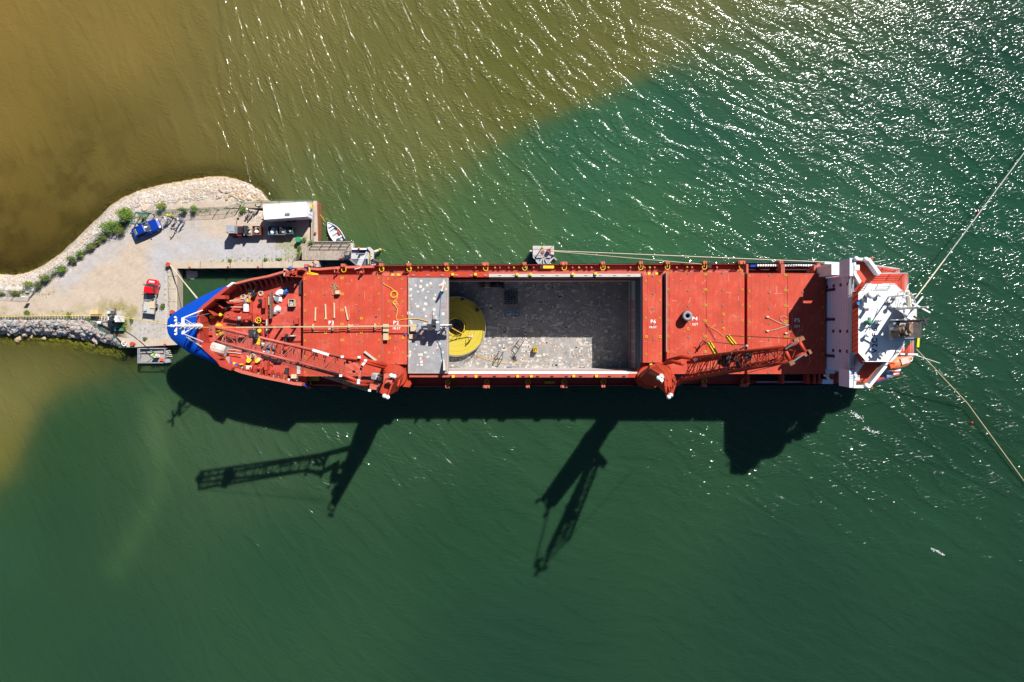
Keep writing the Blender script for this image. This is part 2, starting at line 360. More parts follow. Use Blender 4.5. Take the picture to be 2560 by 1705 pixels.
# water colours: (photo x, photo y, colour seen)
BR = [(-600, -300, 140, 112, 50), (0, 0, 148, 124, 62), (300, 100, 144, 123, 64), (0, 300, 138, 117, 56), (0, 440, 128, 108, 50), (0, 530, 112, 94, 42), (40, 640, 90, 74, 30), (150, 560, 104, 88, 38), (230, 470, 118, 103, 50), (300, 400, 122, 106, 52), (500, 300, 126, 114, 62), (700, 300, 120, 116, 66), (700, 100, 128, 121, 68), (1000, 150, 117, 114, 62), (1000, 350, 114, 118, 68), (1300, 150, 108, 111, 55), (1500, 100, 110, 111, 60), (1750, 20, 116, 118, 72), (750, 460, 108, 113, 66), (850, 500, 92, 110, 62), (560, 400, 116, 106, 54), (400, 440, 108, 93, 42), (900, -300, 120, 112, 60), (1700, -400, 105, 110, 65)]
GN = [(1000, 560, 88, 113, 67), (1200, 560, 78, 112, 70), (1050, 520, 92, 114, 67), (1500, 400, 60, 105, 75), (1800, 300, 50, 94, 71), (2200, 200, 42, 86, 66), (2500, 100, 30, 74, 60), (2500, 500, 38, 84, 64), (2200, 550, 54, 96, 72), (1600, 600, 64, 109, 72), (2450, 800, 44, 82, 60), (2400, 1100, 38, 74, 52), (1400, 1100, 50, 86, 58), (1000, 1100, 54, 88, 60), (600, 1100, 66, 94, 66), (400, 1050, 72, 100, 68), (150, 1100, 50, 83, 52), (250, 1050, 52, 85, 56), (30, 1260, 52, 84, 54), (200, 1000, 58, 90, 54), (330, 980, 60, 91, 60), (150, 1300, 46, 80, 54), (0, 1150, 54, 84, 52), (-300, 1200, 52, 84, 54), (0, 1400, 50, 86, 60), (300, 1300, 55, 86, 58), (1200, 1350, 44, 80, 55), (1280, 1600, 40, 74, 54), (2000, 1500, 40, 74, 54), (2600, 1700, 38, 70, 52), (1600, 1200, 48, 82, 56), (700, 1450, 48, 84, 58), (2300, 1300, 42, 78, 55), (300, 1650, 48, 82, 58), (380, 930, 56, 86, 58), (500, 720, 58, 92, 60), (900, 650, 70, 108, 65), (3200, 300, 28, 70, 58), (-600, 1300, 55, 86, 58), (60, 1560, 50, 84, 57), (1280, 2300, 30, 64, 46)]
SH = [(0, 1000, 134, 127, 74), (60, 960, 122, 120, 66), (0, 900, 110, 105, 56), (120, 900, 110, 105, 56), (240, 900, 98, 100, 52), (0, 1120, 120, 117, 55), (330, 900, 76, 90, 50), (-600, 1000, 120, 112, 60)]
SHB = [P0(x, y) for x, y in [(420, 880), (340, 925), (250, 950), (160, 975), (110, 1010), (75, 1070), (45, 1130), (10, 1185), (-60, 1260), (-400, 1400)]]
def idw(X, Y, pts):
    num = np.zeros(X.shape + (3,)); den = np.zeros(X.shape)
    for px, py, r, g, b in pts:
        p = P(px, py, 0); w = 1 / ((X - p.x) ** 2 + (Y - p.y) ** 2 + 30) ** 1.8
        num += w[..., None] * np.array(lin((r, g, b))); den += w
    return num / den[..., None]
BND = [P0(x, y) for x, y in [(2500, -260), (2120, -20), (2000, 25), (1880, 85), (1660, 165), (1520, 235), (1400, 285), (1270, 345), (1160, 420), (1020, 500), (900, 560), (800, 610), (700, 700)]]
def water_col(X, Y):
    d = segdist(X, Y, BND)
    poly = BND + [(-3000, -200), (-3000, 3000), (0, 3000)]
    br = inside(X, Y, poly); sd = np.where(br, d, -d) + (fbm(X * .3, Y * .3) - .5) * 1.6
    pxx = 1310 + X * 15.5
    soft = np.where(pxx < 1250, .7 + (1250 - pxx) / 150, .7) + np.clip((pxx - 1650) / 60, 0, 6)
    t = 1 / (1 + np.exp(-np.clip(sd / soft, -30, 30)))
    # keep the lower left (south of the spit) on the green list
    t = np.where((Y < P(0, 740, 0).y) | ((Y < P(0, 650, 0).y) & (X > P(425, 0, 0).x)), 0, t)
    c = idw(X, Y, BR) * t[..., None] + idw(X, Y, GN) * (1 - t[..., None])
    ds_ = segdist(X, Y, SHB); ins = inside(X, Y, SHB + [(-3000, SHB[-1][1]), (-3000, P0(0, 760)[1]), (P0(420, 0)[0], P0(0, 760)[1])])
    s2 = 1 / (1 + np.exp(-np.clip((np.where(ins, ds_, -ds_) + (fbm(X * .3 + 5, Y * .3) - .5) * 2.5) / 1.1, -30, 30)))
    c = idw(X, Y, SH) * s2[..., None] + c * (1 - s2[..., None])
    pl = segdist(X, Y, [P0(x, y) for x, y in [(384, 1010), (388, 1090), (400, 1180), (395, 1230), (345, 1330), (290, 1420)]])
    w = np.exp(-(pl / (1.5 + 1.2 * fbm(X * .25, Y * .25))) ** 2) * .32; c = c * (1 + w[..., None] * np.array((1.1, .8, .6)))
    n = fbm(X * .06 + 3, Y * .06); c = c * (1 + (n[..., None] - .5) * .16)
    # weed patches in the shallows beyond the spit
    wd = np.clip((fbm(X * .35, Y * .35) - .48) * 5, 0, 1) * np.clip(1.4 - segdist(X, Y, [P0(0, 640), P0(130, 590), P0(200, 520)]) / 14, 0, 1)
    c = c * (1 - wd[..., None] * .26 * (t[..., None]) * (.5 + fbm(X * 1.4, Y * 1.4))[..., None])
    return c
def water_mat():
    m = bpy.data.materials.new('sea_water'); m.use_nodes = True; nt = m.node_tree; n = nt.nodes; L = nt.links
    for x in list(n): n.remove(x)
    out = n.new('ShaderNodeOutputMaterial'); at = n.new('ShaderNodeAttribute'); at.attribute_name = 'Col'
    cl = n.new('ShaderNodeAttribute'); cl.attribute_name = 'clear'; rp = n.new('ShaderNodeAttribute'); rp.attribute_name = 'calm'; an = n.new('ShaderNodeAttribute'); an.attribute_name = 'swirl'
    tc = n.new('ShaderNodeTexCoord')
    def noise(scale, det, rough, rz, sx, sy, dist=0):
        rot = n.new('ShaderNodeVectorRotate'); rot.rotation_type = 'Z_AXIS'; L.new(tc.outputs['Object'], rot.inputs[0])
        ma = n.new('ShaderNodeMath'); ma.operation = 'ADD'; ma.inputs[1].default_value = rz; L.new(an.outputs['Fac'], ma.inputs[0]); L.new(ma.outputs[0], rot.inputs['Angle'])
        mp = n.new('ShaderNodeMapping'); mp.inputs['Scale'].default_value = (sx, sy, 1); L.new(rot.outputs[0], mp.inputs[0])
        z = n.new('ShaderNodeTexNoise'); z.inputs['Scale'].default_value = scale; z.inputs['Detail'].default_value = det; z.inputs['Roughness'].default_value = rough; z.inputs['Distortion'].default_value = dist
        L.new(mp.outputs[0], z.inputs['Vector']); return z
    rip = noise(1.9, 1.8, .5, -.3, .58, 1.5, .5)       # short ripples
    swl = noise(.36, 2, .5, .5, .42, 1.25, .5)           # wave groups
    def mul(a, k):
        x = n.new('ShaderNodeMath'); x.operation = 'MULTIPLY'; L.new(a, x.inputs[0])
        if isinstance(k, float): x.inputs[1].default_value = k
        else: L.new(k, x.inputs[1])
        return x.outputs[0]
    gate = n.new('ShaderNodeMapRange'); gate.interpolation_type = 'SMOOTHSTEP'; gate.inputs[1].default_value = .38; gate.inputs[2].default_value = .62; gate.inputs[3].default_value = .45; gate.inputs[4].default_value = 1.3
    L.new(swl.outputs[0], gate.inputs[0])
    h1 = mul(mul(rip.outputs[0], gate.outputs[0]), rp.outputs['Fac']); h1 = mul(h1, .165); h2 = mul(mul(swl.outputs[0], rp.outputs['Fac']), .13)
    sm = n.new('ShaderNodeMath'); L.new(h1, sm.inputs[0]); L.new(h2, sm.inputs[1])
    bp = n.new('ShaderNodeBump'); bp.inputs['Strength'].default_value = 1; bp.inputs['Distance'].default_value = 1.0; L.new(sm.outputs[0], bp.inputs['Height'])
    b2 = n.new('ShaderNodeBump'); b2.inputs['Strength'].default_value = 1; b2.inputs['Distance'].default_value = .95; L.new(sm.outputs[0], b2.inputs['Height'])
    df = n.new('ShaderNodeSubsurfaceScattering'); df.falloff = 'BURLEY'; df.inputs['Scale'].default_value = 1.0; df.inputs['Radius'].default_value = (.7, .9, .7); L.new(b2.outputs[0], df.inputs['Normal'])
    sc = n.new('ShaderNodeVectorMath'); sc.operation = 'SCALE'; sc.inputs['Scale'].default_value = .57; L.new(at.outputs['Color'], sc.inputs[0]); L.new(sc.outputs[0], df.inputs['Color'])
    tr = n.new('ShaderNodeBsdfTransparent'); tr.inputs[0].default_value = (.75, .82, .6, 1)
    m1 = n.new('ShaderNodeMixShader'); L.new(cl.outputs['Fac'], m1.inputs[0]); L.new(df.outputs[0], m1.inputs[1]); L.new(tr.outputs[0], m1.inputs[2])
    gl = n.new('ShaderNodeBsdfGlossy'); gl.inputs['Roughness'].default_value = .09; L.new(bp.outputs[0], gl.inputs['Normal'])
    fr = n.new('ShaderNodeFresnel'); fr.inputs[0].default_value = 1.33; L.new(bp.outputs[0], fr.inputs['Normal'])
    m2 = n.new('ShaderNodeMixShader'); L.new(fr.outputs[0], m2.inputs[0]); L.new(m1.outputs[0], m2.inputs[1]); L.new(gl.outputs[0], m2.inputs[2])
    L.new(m2.outputs[0], out.inputs[0]); return m
wx = sorted(set(grad(-100, -4000, 20, 3)[1:] + list(np.arange(-100, 100, .45)) + grad(100, 4000, 20, 3)[1:] + [-4000., 4000.]))
wy = sorted(set(grad(-70, -4000, 20, 3)[1:] + list(np.arange(-70, 70, .45)) + grad(70, 4000, 20, 3)[1:] + [-4000., 4000.]))
wob, wme, X, Y, Z = attr_grid('water', np.array(wx), np.array(wy), lambda x, y: x * 0, water_mat())
C = water_col(X, Y); put_col(wme, 'Col', C.reshape(-1, 3))
dl = np.minimum(segdist(X, Y, Nw) / 1.6, segdist(X, Y, Sw) / 2.6)
put_f(wme, 'clear', (.9 * np.exp(-(dl ** 1.5))).ravel())
calm = np.clip(.55 + (X + 70) / 60, .5, 1) * np.clip(1 - (-22 - Y) / 40, .6, 1) * np.where(inside(X, Y, [P0(440, 665), P0(700, 665), P0(520, 800), P0(440, 860)]), .3, 1); put_f(wme, 'calm', calm.ravel())
put_f(wme, 'swirl', (np.clip((20 - X) / 70, 0, 1) * .65).ravel())
tag(wob, kind='structure')
# foam streaks astern
fb = B()
for (x, y, L_, a) in [(2138, 1036, 26, .5), (2150, 1044, 20, .3), (2172, 1073, 26, .5), (2188, 1080, 22, .25), (2350, 1382, 24, .5), (2338, 1376, 20, .4), (2095, 985, 20, .6)]:
    for k in range(int(L_ * 1.3)):
        t = U(-.5, .5); p = P(x + t * L_ * math.cos(a) + U(-3, 3) * .6, y + t * L_ * math.sin(a) + random.gauss(0, 2.2), 0)
        r = U(.02, .08); fb.cyl(p, r, .012, .03, 6, r * .6)
fb.to('sea_foam', mat('foam', (.8, .82, .8), .8, var=.05), kind='stuff')

# ---------------------------------------------------------------- concrete quays
q = B(); q.pp([(418, 652), (796, 652), (797, 669), (443, 671), (443, 862), (347, 867), (318, 869), (292, 842), (345, 850), (427, 846)], -3, QZ + .06)
qo = q.to('concrete_quay', CONC, label='low tan concrete quay edging the dock round the blue bow', cat='quay')
for k, x in enumerate([500, 575, 655, 730]):
    B().pr(x, 652.5, x + 1, 670, QZ + .062, QZ + .075).to('joint', DARK, qo)
for k in range(5):
    y = 690 + k * 32; B().pr(419, y, 443, y + .8, QZ + .062, QZ + .075).to('joint', DARK, qo)
for x0, od in zip((452, 482, 516, 549, 588, 622, 656, 690), ('first from the quay corner', 'second from the quay corner', 'third from the quay corner', 'fourth from the quay corner', 'fifth from the quay corner', 'third from the hull end', 'second from the hull end', 'nearest the ship hull')):            # hanging tyre fenders on the dock wall
    c = P(x0, 674, .9); t = B().ring((c.x, c.y - .05, .9), .42, .16, 'Y', 14, 7)
    t.to('tyre_fender', BLACK, label='black tyre fender below the long quay edge, ' + od, cat='tyre', group='tyre fenders along the dock wall', smooth=True)
for y0, od in ((690, 'upper one near the corner bollard'), (740, 'lower one near the bow')):
    c = P(446, y0, 1.1); B().ring((c.x, c.y, 1.1), .42, .17, 'X', 14, 7).to('tyre_fender', BLACK, label='black tyre fender on the short quay edge, ' + od, cat='tyre', group='tyre fenders on the short quay edge', smooth=True)
c2 = B().pp([(663, 503), (792, 502), (795, 604), (778, 604), (778, 520), (560, 520), (610, 508)], -3, QZ + .07)
jet = c2.to('concrete_pier_edge', CONC, label='concrete pier edge behind the white trailer with a rusty outer face', cat='pier')
B().pr(793, 503, 795.5, 604, -.5, QZ + .02).to('rust_strip', RUSTM, jet)
for x in (781, 784): B().pr(x, 530, x + 1.2, 602, QZ + .07, QZ + .16).to('rail', GRY, jet)
dolp = P(1361, 640, 0)
# bollards on the quay
def bollard(x, y, lab, z=QZ + .06, s=1.0, m=None):
    p = P(x, y, z); t = T('mooring_bollard', p, lab, 'bollard', None)
    loc_obj(B().cyl((0, 0), .22 * s, 0, .4 * s, 12, .17 * s), 'post', m or mat('red_bollard_paint', (.40, .06, .04), .6), t, smooth=False)
    loc_obj(B().cyl((0, 0), .3 * s, .4 * s, .52 * s, 12, .26 * s), 'cap', m or MATS['red_bollard_paint'], t)
    return t
bollard(424, 662, 'red bollard at the inner corner of the quay holding the bow lines', s=1.3)
bollard(335, 860, 'red bollard on the quay above the work raft', s=1.3)
bollard(434, 780, 'rusty red bollard at the quay edge beside the blue bow', s=1.2)
bollard(414, 862, 'small red post at the quay corner next to the raft', s=.7)
bollard(475, 669, 'small red bollard on the quay lip, first from the corner', s=.6)
bollard(571, 668, 'small red bollard on the quay lip, near the fourth tyre', s=.6)
bollard(646, 668, 'small red bollard on the quay lip, nearest the ship', s=.6)
bollard(789, 583, 'rusty bollard on the pier edge beside the moored dinghy', s=.7)

# ---------------------------------------------------------------- shore stones
stoneC = [mat('stone_' + k, c, .85, var=.2, scale=3, bump=.3, bscale=8) for k, c in (('grey', (.42, .40, .39)), ('pink', (.46, .36, .31)), ('pale', (.50, .47, .43)), ('tan', (.44, .33, .22)))]
sroot = B().pp([(0, 800), (120, 800), (214, 800), (262, 832), (290, 850), (262, 852), (200, 842), (80, 829), (0, 828)], -1.2, .35).to('rock_embankment', mat('embankment_bed', (.10, .085, .07), .9, var=.3), label='heap of grey boulders sloping from the green fence to the water', cat='embankment')  # bed colour kept dark to paint the shade between boulders
nroot = B().pp([(560, 470), (610, 462), (640, 480), (650, 496), (600, 498)], -1.0, .3).to('stone_spit', MATS['embankment_bed'], label='pile of tan stones at the tip of the shore beside the pier', cat='rock pile')
def zon(x, y):
    return float(land_height(np.array([[x]]), np.array([[y]]))[0, 0])
smesh = []
for i in range(14):
    b = B(); b.rock((0, 0, 0), 1.0, U(.5, .75)); smesh.append(b)
def stone(parent, p, r, mi=None):
    i = random.randrange(14); key = (i, mi if mi is not None else random.choice([0, 0, 1, 1, 2]))
    if key not in STM: STM[key] = smesh[i].mesh('stone', stoneC[key[1]])
    o = bpy.data.objects.new('stone', STM[key]); COL.objects.link(o); o.parent = parent
    o.location = p - parent.location; o.scale = (r, r, r); o.rotation_euler = (U(-.4, .4), U(-.4, .4), U(0, 6.3))
STM = {}
def south_y(x):                                           # fence line and waterline in photo rows
    up = np.interp(x, [-80, 122, 216, 265, 292, 312], [799, 800, 799, 829, 846, 868]); lo = np.interp(x, [-80, 0, 86, 163, 204, 255, 300], [832, 831, 833, 839, 847, 854, 866]); return up, lo
taken = []
def free(p, r, k=.8):
    for (q, s) in taken:
        if (q - p).length < (r + s) * k: return False
    taken.append((p, r)); return True
n = 0
for r, q in [(.68, 14), (.50, 60), (.36, 140)]:
    c = 0; tries = 0
    while c < q and tries < 4000:
        tries += 1; x = U(0, 300); u, l = south_y(x); y = U(u + 2, l + 1); p0 = P(x, y, .8); p = Vector((p0.x, p0.y, 0)); rr = r * U(.8, 1.15)
        if free(p, rr, .85): p.z = max(.1, zon(p.x, p.y)) + rr * .12; stone(sroot, p, rr); c += 1
small = [B(), B(), B()]
for k in range(1500):
    x = U(-80, 300); u, l = south_y(x); y = U(u, l + 2); p = P(x, y, .6); z = max(-.05, zon(p.x, p.y)); rr = U(.1, .25); small[k % 3].rock((p.x, p.y, z + .05), rr, .7)
for b, m in zip(small, stoneC): b.to('small_stones', m, sroot, kind='stuff')
c = 0
while c < 90:
    x, y = U(545, 660), U(447, 502)
    yl = np.interp(x, [540, 587, 620, 652, 665], [443, 448, 460, 480, 500])
    if y < yl or (x < 585 and rnd() < .6): continue
    p = P(x, y, .6); p.z = 0; rr = U(.2, .42)
    if free(p, rr, .8): p.z = zon(p.x, p.y) + rr * .15; stone(nroot, p, rr, random.choice([3, 3, 1, 2])); c += 1
bb = [B(), B(), B(), B()]
for k in range(3600):                                     # pebbles over the whole north beach
    i = random.randrange(3, len(north) - 1); t = rnd(); x = north[i][0] * (1 - t) + north[i + 1][0] * t; y = north[i][1] * (1 - t) + north[i + 1][1] * t
    w = np.interp(x, [0, 150, 300, 420, 520, 650], [26, 30, 34, 58, 60, 12]); x2 = x + U(0, 1) * w * .35 * (1 if x < 420 else 0); y2 = y + U(.02, 1) * w
    if 120 < x < 330 and (y2 - y) < w * .4: continue
    p = P(x2, y2, .8); z = zon(p.x, p.y)
    if z < -.3: continue
    bb[random.choice([0, 1, 2, 2, 3, 3])].rock((p.x, p.y, z + .02), U(.05, .17), .6)
for b, m in zip(bb, stoneC): b.to('beach_pebbles', m, kind='stuff')
# boulders under water by the weed line
for (x, y, r) in [(44, 848, .62), (111, 846, .4), (78, 841, .4), (235, 862, .3), (300, 868, .35), (120, 840, .3)]:
    p = P(x, y, 0); stone(sroot, Vector((p.x, p.y, -.1)), r, 3)
ub = B()
for k in range(700):
    x = U(-40, 325); u, l = south_y(x); w = np.interp(x, [0, 150, 220, 320], [14, 16, 34, 30]); p = P(x, l + rnd() ** 1.3 * w, 0); ub.rock((p.x, p.y, -.25), U(.12, .35), .5)
ub.to('weedy_stones', mat('algae_stone', (.36, .30, .02), .8, var=.5, scale=1.5), kind='stuff')

# ---------------------------------------------------------------- bushes and weeds
leafM = [mat('leaf_' + k, c, .6, var=.35, scale=3) for k, c in (('bright', (.15, .25, .015)), ('mid', (.08, .14, .02)), ('olive', (.19, .18, .04)))]
def bush(x, y, wpx, hpx, hgt, mi, lab, dens=1.0, name='bush', group=None):
    c = P(x, y, QZ + hgt * .5); g = Vector((c.x, c.y, QZ - .1)); t = T(name, g, lab, 'bush', group)
    rx, ry = wpx / 2 / 17.2, hpx / 2 / 17.2
    st = B(); tw = []
    for k in range(max(4, int(7 * rx))):
        a = U(0, 6.3); r = math.sqrt(rnd()) * .7; e = Vector((rx * r * math.cos(a), ry * r * math.sin(a), hgt * U(.45, .8))); st.tube([(e.x * .2, e.y * .2, 0), tuple(e * .6), tuple(e)], [.05, .035, .015], 4); tw.append(e)
    loc_obj(st, 'stem', BROWNW, t)
    b = B(); N = int(900 * rx * ry * dens) + 60
    for k in range(N):
        cl = random.choice(tw); o = Vector((random.gauss(0, .28 * rx + .05), random.gauss(0, .28 * ry + .05), random.gauss(0, .22 * hgt))); q = cl + o
        if (q.x / rx) ** 2 + (q.y / ry) ** 2 > 1.3 or q.z < .05: continue
        s = U(.06, .13); a = U(0, 6.3); tl = U(-.8, .8); M = Matrix.Rotation(a, 3, 'Z') @ Matrix.Rotation(tl, 3, 'X')
        b.cur = 0 if rnd() < .6 else 1
        b.add([q + M @ Vector(v) for v in ((-s, 0, 0), (0, -s * .5, 0), (s, 0, 0), (0, s * .5, 0))], [(0, 1, 2, 3)])
    loc_obj(b, 'foliage', [leafM[mi], leafM[(mi + 1) % 3]], t)
    return t
bush(315, 538, 40, 36, 2.0, 0, 'largest bright green bush on the shingle near the blue car', 1.6)
bush(277, 568, 56, 34, 1.6, 0, 'wide spreading green bush below the round bright bush')
bush(300, 578, 26, 20, 1.2, 1, 'dark green low bush touching the fence posts by the blue car')
bush(257, 592, 18, 16, 1.0, 1, 'small dark bush just below the wide spreading bush')
bush(241, 604, 18, 18, .9, 1, 'small round bush, upper of the close pair along the track')
bush(223, 617, 24, 20, 1.1, 1, 'dense green bush with a paler neighbour on the shingle edge')
bush(204, 633, 22, 20, .9, 0, 'pale green bush with a denser neighbour on the shingle edge')
bush(180, 650, 26, 20, 1.0, 1, 'oval green bush midway along the fence beside the track')
bush(153, 671, 28, 22, 1.0, 0, 'long bright bush by the fence where the boulders start')
bush(112, 694, 26, 22, 1.2, 1, 'bushy green shrub above the olive patch near the road')
bush(96, 714, 22, 18, 1.0, 1, 'dark shrub at the bend of the fence by the road')
bush(70, 710, 28, 14, .8, 2, 'olive dry shrub on the pale stones by the road bend')
bush(40, 734, 26, 10, .5, 2, 'low weed clump under the roadside fence')
bush(4, 734, 16, 9, .5, 2, 'weed clump at the edge of the picture by the roadside fence')
bush(401, 513, 27, 21, 1.2, 2, 'olive shrub on pebbles above the green fence')
bush(358, 546, 12, 9, .6, 1, 'little weed clump inside the wooden frame beside the blue car')
bush(457, 526, 24, 14, 1.3, 1, 'green shrub grown into the fence right of the olive shrub')
bush(486, 522, 18, 17, 1.3, 0, 'upright green shrub at the fence with a long shadow')
bush(607, 526, 19, 20, .9, 0, 'bright bush beside the two people near the trailer')
bush(66, 782, 16, 14, .6, 0, 'green weed clump beside the yellow cable on the road edge')
bush(171, 788, 10, 20, .6, 0, 'weed clump touching the yellow cable left of the crate')
bush(220, 797, 9, 7, .4, 0, 'tiny green plant at the top of the boulders by the fence')
bush(310, 812, 26, 34, .5, 0, 'patch of leafy weeds beside the cable machine', .8)
bush(328, 800, 10, 14, .5, 1, 'round weed at the right of the leafy patch')
bush(405, 764, 12, 18, .5, 1, 'single dark weed on gravel beside the red truck')
bush(362, 846, 10, 10, .5, 1, 'round weed on the gravel above the work raft')
bush(748, 626, 10, 30, .6, 0, 'tall weeds growing along the jetty end')
bush(775, 604, 12, 12, .6, 0, 'weed clump at the corner between pier and jetty')
bush(760, 599, 12, 10, .5, 1, 'weed clump next to the green bin')
bush(695, 648, 24, 6, .35, 0, 'flat row of weeds along the quay joint')
bush(664, 649, 10, 10, .4, 0, 'short weed tuft on the quay gravel left of the flat row')
bush(574, 652, 10, 10, .4, 0, 'weed tuft on the quay gravel near the middle of the dock edge')
wb = B()
for k in range(2600):
    a = random.choice([(560, 745, 635, 652), (690, 750, 600, 645), (0, 225, 776, 792), (255, 325, 760, 800), (340, 425, 800, 845), (530, 745, 648, 652), (20, 140, 728, 740), (470, 640, 522, 540), (414, 425, 660, 760)])
    x, y = U(a[0], a[1]), U(a[2], a[3])
    cx_, cy_ = round(x / 9) * 9 + math.sin(x // 9 * 7.1) * 3, round(y / 7) * 7 + math.cos(x // 9 * 3.3) * 2
    if math.sin(cx_ * 12.9 + cy_ * 7.7) < .1: continue
    x, y = cx_ + random.gauss(0, 1.6), cy_ + random.gauss(0, 1.3); p = P(x, y, QZ); p.z = QZ + U(0, .1); s = U(.04, .1); M = Matrix.Rotation(U(0, 6.3), 3, 'Z') @ Matrix.Rotation(U(-.6, .6), 3, 'X')
    wb.add([p + M @ Vector(v) for v in ((-s, 0, .05), (0, -s * .4, .05), (s, 0, .05), (0, s * .4, .05))], [(0, 1, 2, 3)])
wb.to('weeds', leafM[0], kind='stuff')
ug = [B(), B()]
row = [(20, 733), (84, 724), (107, 703), (150, 673), (200, 640), (235, 610), (262, 585), (300, 568), (330, 545), (455, 530), (545, 524)]
for k in range(5200):
    i = random.randrange(len(row) - 1); t = rnd(); x = row[i][0] * (1 - t) + row[i + 1][0] * t; y = row[i][1] * (1 - t) + row[i + 1][1] * t
    v = float(vnoise(np.array(x * .11), np.array(y * .11)))
    if v < .42: continue
    x += random.gauss(0, 3.5 + 5 * (v - .4)); y += random.gauss(0, 2.5 + 5 * (v - .4)); p = P(x, y, QZ); p.z = QZ - .1 + U(0, .5 * v); s = U(.04, .11); M = Matrix.Rotation(U(0, 6.3), 3, 'Z') @ Matrix.Rotation(U(-.9, .9), 3, 'X')
    ug[0 if v > .6 else 1].add([p + M @ Vector(q) for q in ((-s, 0, .05), (0, -s * .45, .05), (s, 0, .05), (0, s * .45, .05))], [(0, 1, 2, 3)])
for b, m in zip(ug, (leafM[1], leafM[2])): b.to('undergrowth', m, kind='stuff')
# ================================================================ THE SHIP
DZ = 5.4                                                   # side deck
ship = T('cargo_ship', P(1300, 815, 0), 'long red cargo ship with an open hold, blue bow and white aft deckhouse', 'ship')
def S(b, name, m, label=None, smooth=False, kind=None): return b.to(name, m, ship, label, smooth=smooth, kind=kind)
outl = [(586, 708, 9.8), (630, 697, 9.8), (672, 689, 9.8), (715, 677, 9.8), (757, 670, 9.4), (773, 666, 7.2), (795, 668, 6.6), (860, 664, 6.4), (1000, 662.5, 6.4), (1400, 660, 6.4), (1700, 659, 6.4), (2064, 657, 6.4), (2190, 661, 6.4), (2236, 676, 6.4), (2250, 720, 6.4), (2253, 810, 6.4), (2250, 895, 6.4), (2236, 940, 6.4), (2190, 957, 6.4), (2064, 962.5, 6.4), (1700, 963.5, 6.4), (1400, 964.5, 6.4), (1100, 966, 6.4), (860, 967, 6.4), (795, 966, 6.6), (773, 968, 7.2), (757, 964, 9.4), (737, 962, 9.8), (703, 955, 9.8), (652, 945, 9.8), (604, 933, 9.8), (587, 927, 9.8),
        (572, 918, 9.8), (548, 911, 9.8), (511, 897, 9.8), (473, 882, 9.8), (443, 861, 9.8), (429, 848, 9.8), (420, 834, 9.8), (417, 817, 9.8), (419, 798, 9.8), (431, 785, 9.8), (460, 766, 9.8), (494, 746, 9.8), (536, 725, 9.8)]
top = [P(*p) for p in outl]
yc = P(1300, 815, 6).y
def lower(p, z):
    k = max(0, min(1, (p.z - z) / 10)); x, y = p.x, p.y
    if x < -30: f = (-30 - x) / 23; x += f * f * 7 * k; y = yc + (y - yc) * (1 - .55 * k * min(1, f * 1.6))
    if x > 45: f = (x - 45) / 12; x -= f * 4 * k; y = yc + (y - yc) * (1 - .3 * k * f)
    return Vector((x, y, z))
hb = B()
hb.loft([[lower(p, z) for p in top] for z in (-4, 0, 2.5, 5)] + [[p for p in top]], cap=False)
S(hb, 'hull', BLUE, smooth=False)
rim = B()
rim.loft([[lower(p, 5.2) + (p - Vector((0, yc, p.z))).normalized() * .03 for p in top][:32], [p + Vector((0, .02 if p.y > yc else -.02, .03)) for p in top[:32]]], closed=False, cap=False)
S(rim, 'red_sheer_strake', REDO)
# whaleback bow
oi = list(range(32, 45)) + [0]; outer = [top[31]] + [top[i] for i in oi]
inner = [P(x, y, 11.0) for x, y in [(575, 917), (560, 915), (551, 902), (540, 892), (528, 882), (515, 870), (503, 858), (502, 845), (502, 830), (502, 812), (502, 795), (502, 776), (518, 763), (548, 738), (586, 709)]]
mid1 = [o.lerp(i, .30) + Vector((0, 0, .42)) for o, i in zip(outer, inner)]
mid2 = [o.lerp(i, .68) + Vector((0, 0, .30)) for o, i in zip(outer, inner)]
wbk = B(); wbk.loft([outer, mid1, mid2, inner], closed=False, cap=False); S(wbk, 'bow_cover', BLUE, 'smooth blue rounded bow cover', smooth=True)
# forecastle deck and bulwarks
FD = 8.2
foc = [(586, 710), (672, 691), (715, 679), (757, 672), (757, 962), (737, 960), (703, 953), (652, 943), (604, 931), (587, 925), (562, 913), (551, 902), (528, 882), (503, 858), (503, 776), (518, 763), (548, 740)]
S(B().prism([P(x, y, 9.8) for x, y in foc], FD - .5, FD), 'foredeck', FOC, 'worn pinkish red foredeck')
def rim_wall(pts, z0, z1, th, name, m): return S(wallstrip([P(*p) for p in pts], th, z0, z1), name, m)
rim_wall([(586, 925, 10), (560, 915, 10), (551, 902, 10), (528, 882, 10), (502.5, 859, 10), (502.5, 777, 10), (518, 763, 10), (548, 738.5, 10), (586, 708.5, 10)][::-1], 7.9, 11.25, .45, 'bow_bulwark', REDO)
S(B().pr(535, 738, 562, 747, 9.8, 11.3), 'bulwark_box', REDO)
S(B().pr(538, 892, 552, 897, 9.8, 11.3), 'bulwark_box', REDO)
rim_wall([(586, 708.5, 9.8), (630, 697, 9.8), (672, 689, 9.8), (715, 677, 9.8), (757, 670, 9.6)], FD - .3, 10.5, -.3, 'port_bulwark', REDL)
rim_wall([(586, 926, 9.8), (604, 933, 9.8), (652, 945, 9.8), (703, 955, 9.8), (737, 962, 9.6), (757, 964, 9.4)], FD - .3, 10.0, .4, 'starboard_bulwark', REDL)
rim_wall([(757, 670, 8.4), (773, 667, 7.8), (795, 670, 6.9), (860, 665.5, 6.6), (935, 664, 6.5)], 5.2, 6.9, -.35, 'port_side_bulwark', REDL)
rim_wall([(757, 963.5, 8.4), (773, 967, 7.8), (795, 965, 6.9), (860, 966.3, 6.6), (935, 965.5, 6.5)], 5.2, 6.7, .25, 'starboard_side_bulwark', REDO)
S(B().pp([(580, 705), (585, 708), (570, 718), (566, 716)], 9.9, 11.35), 'white_bow_mark', WHITE)
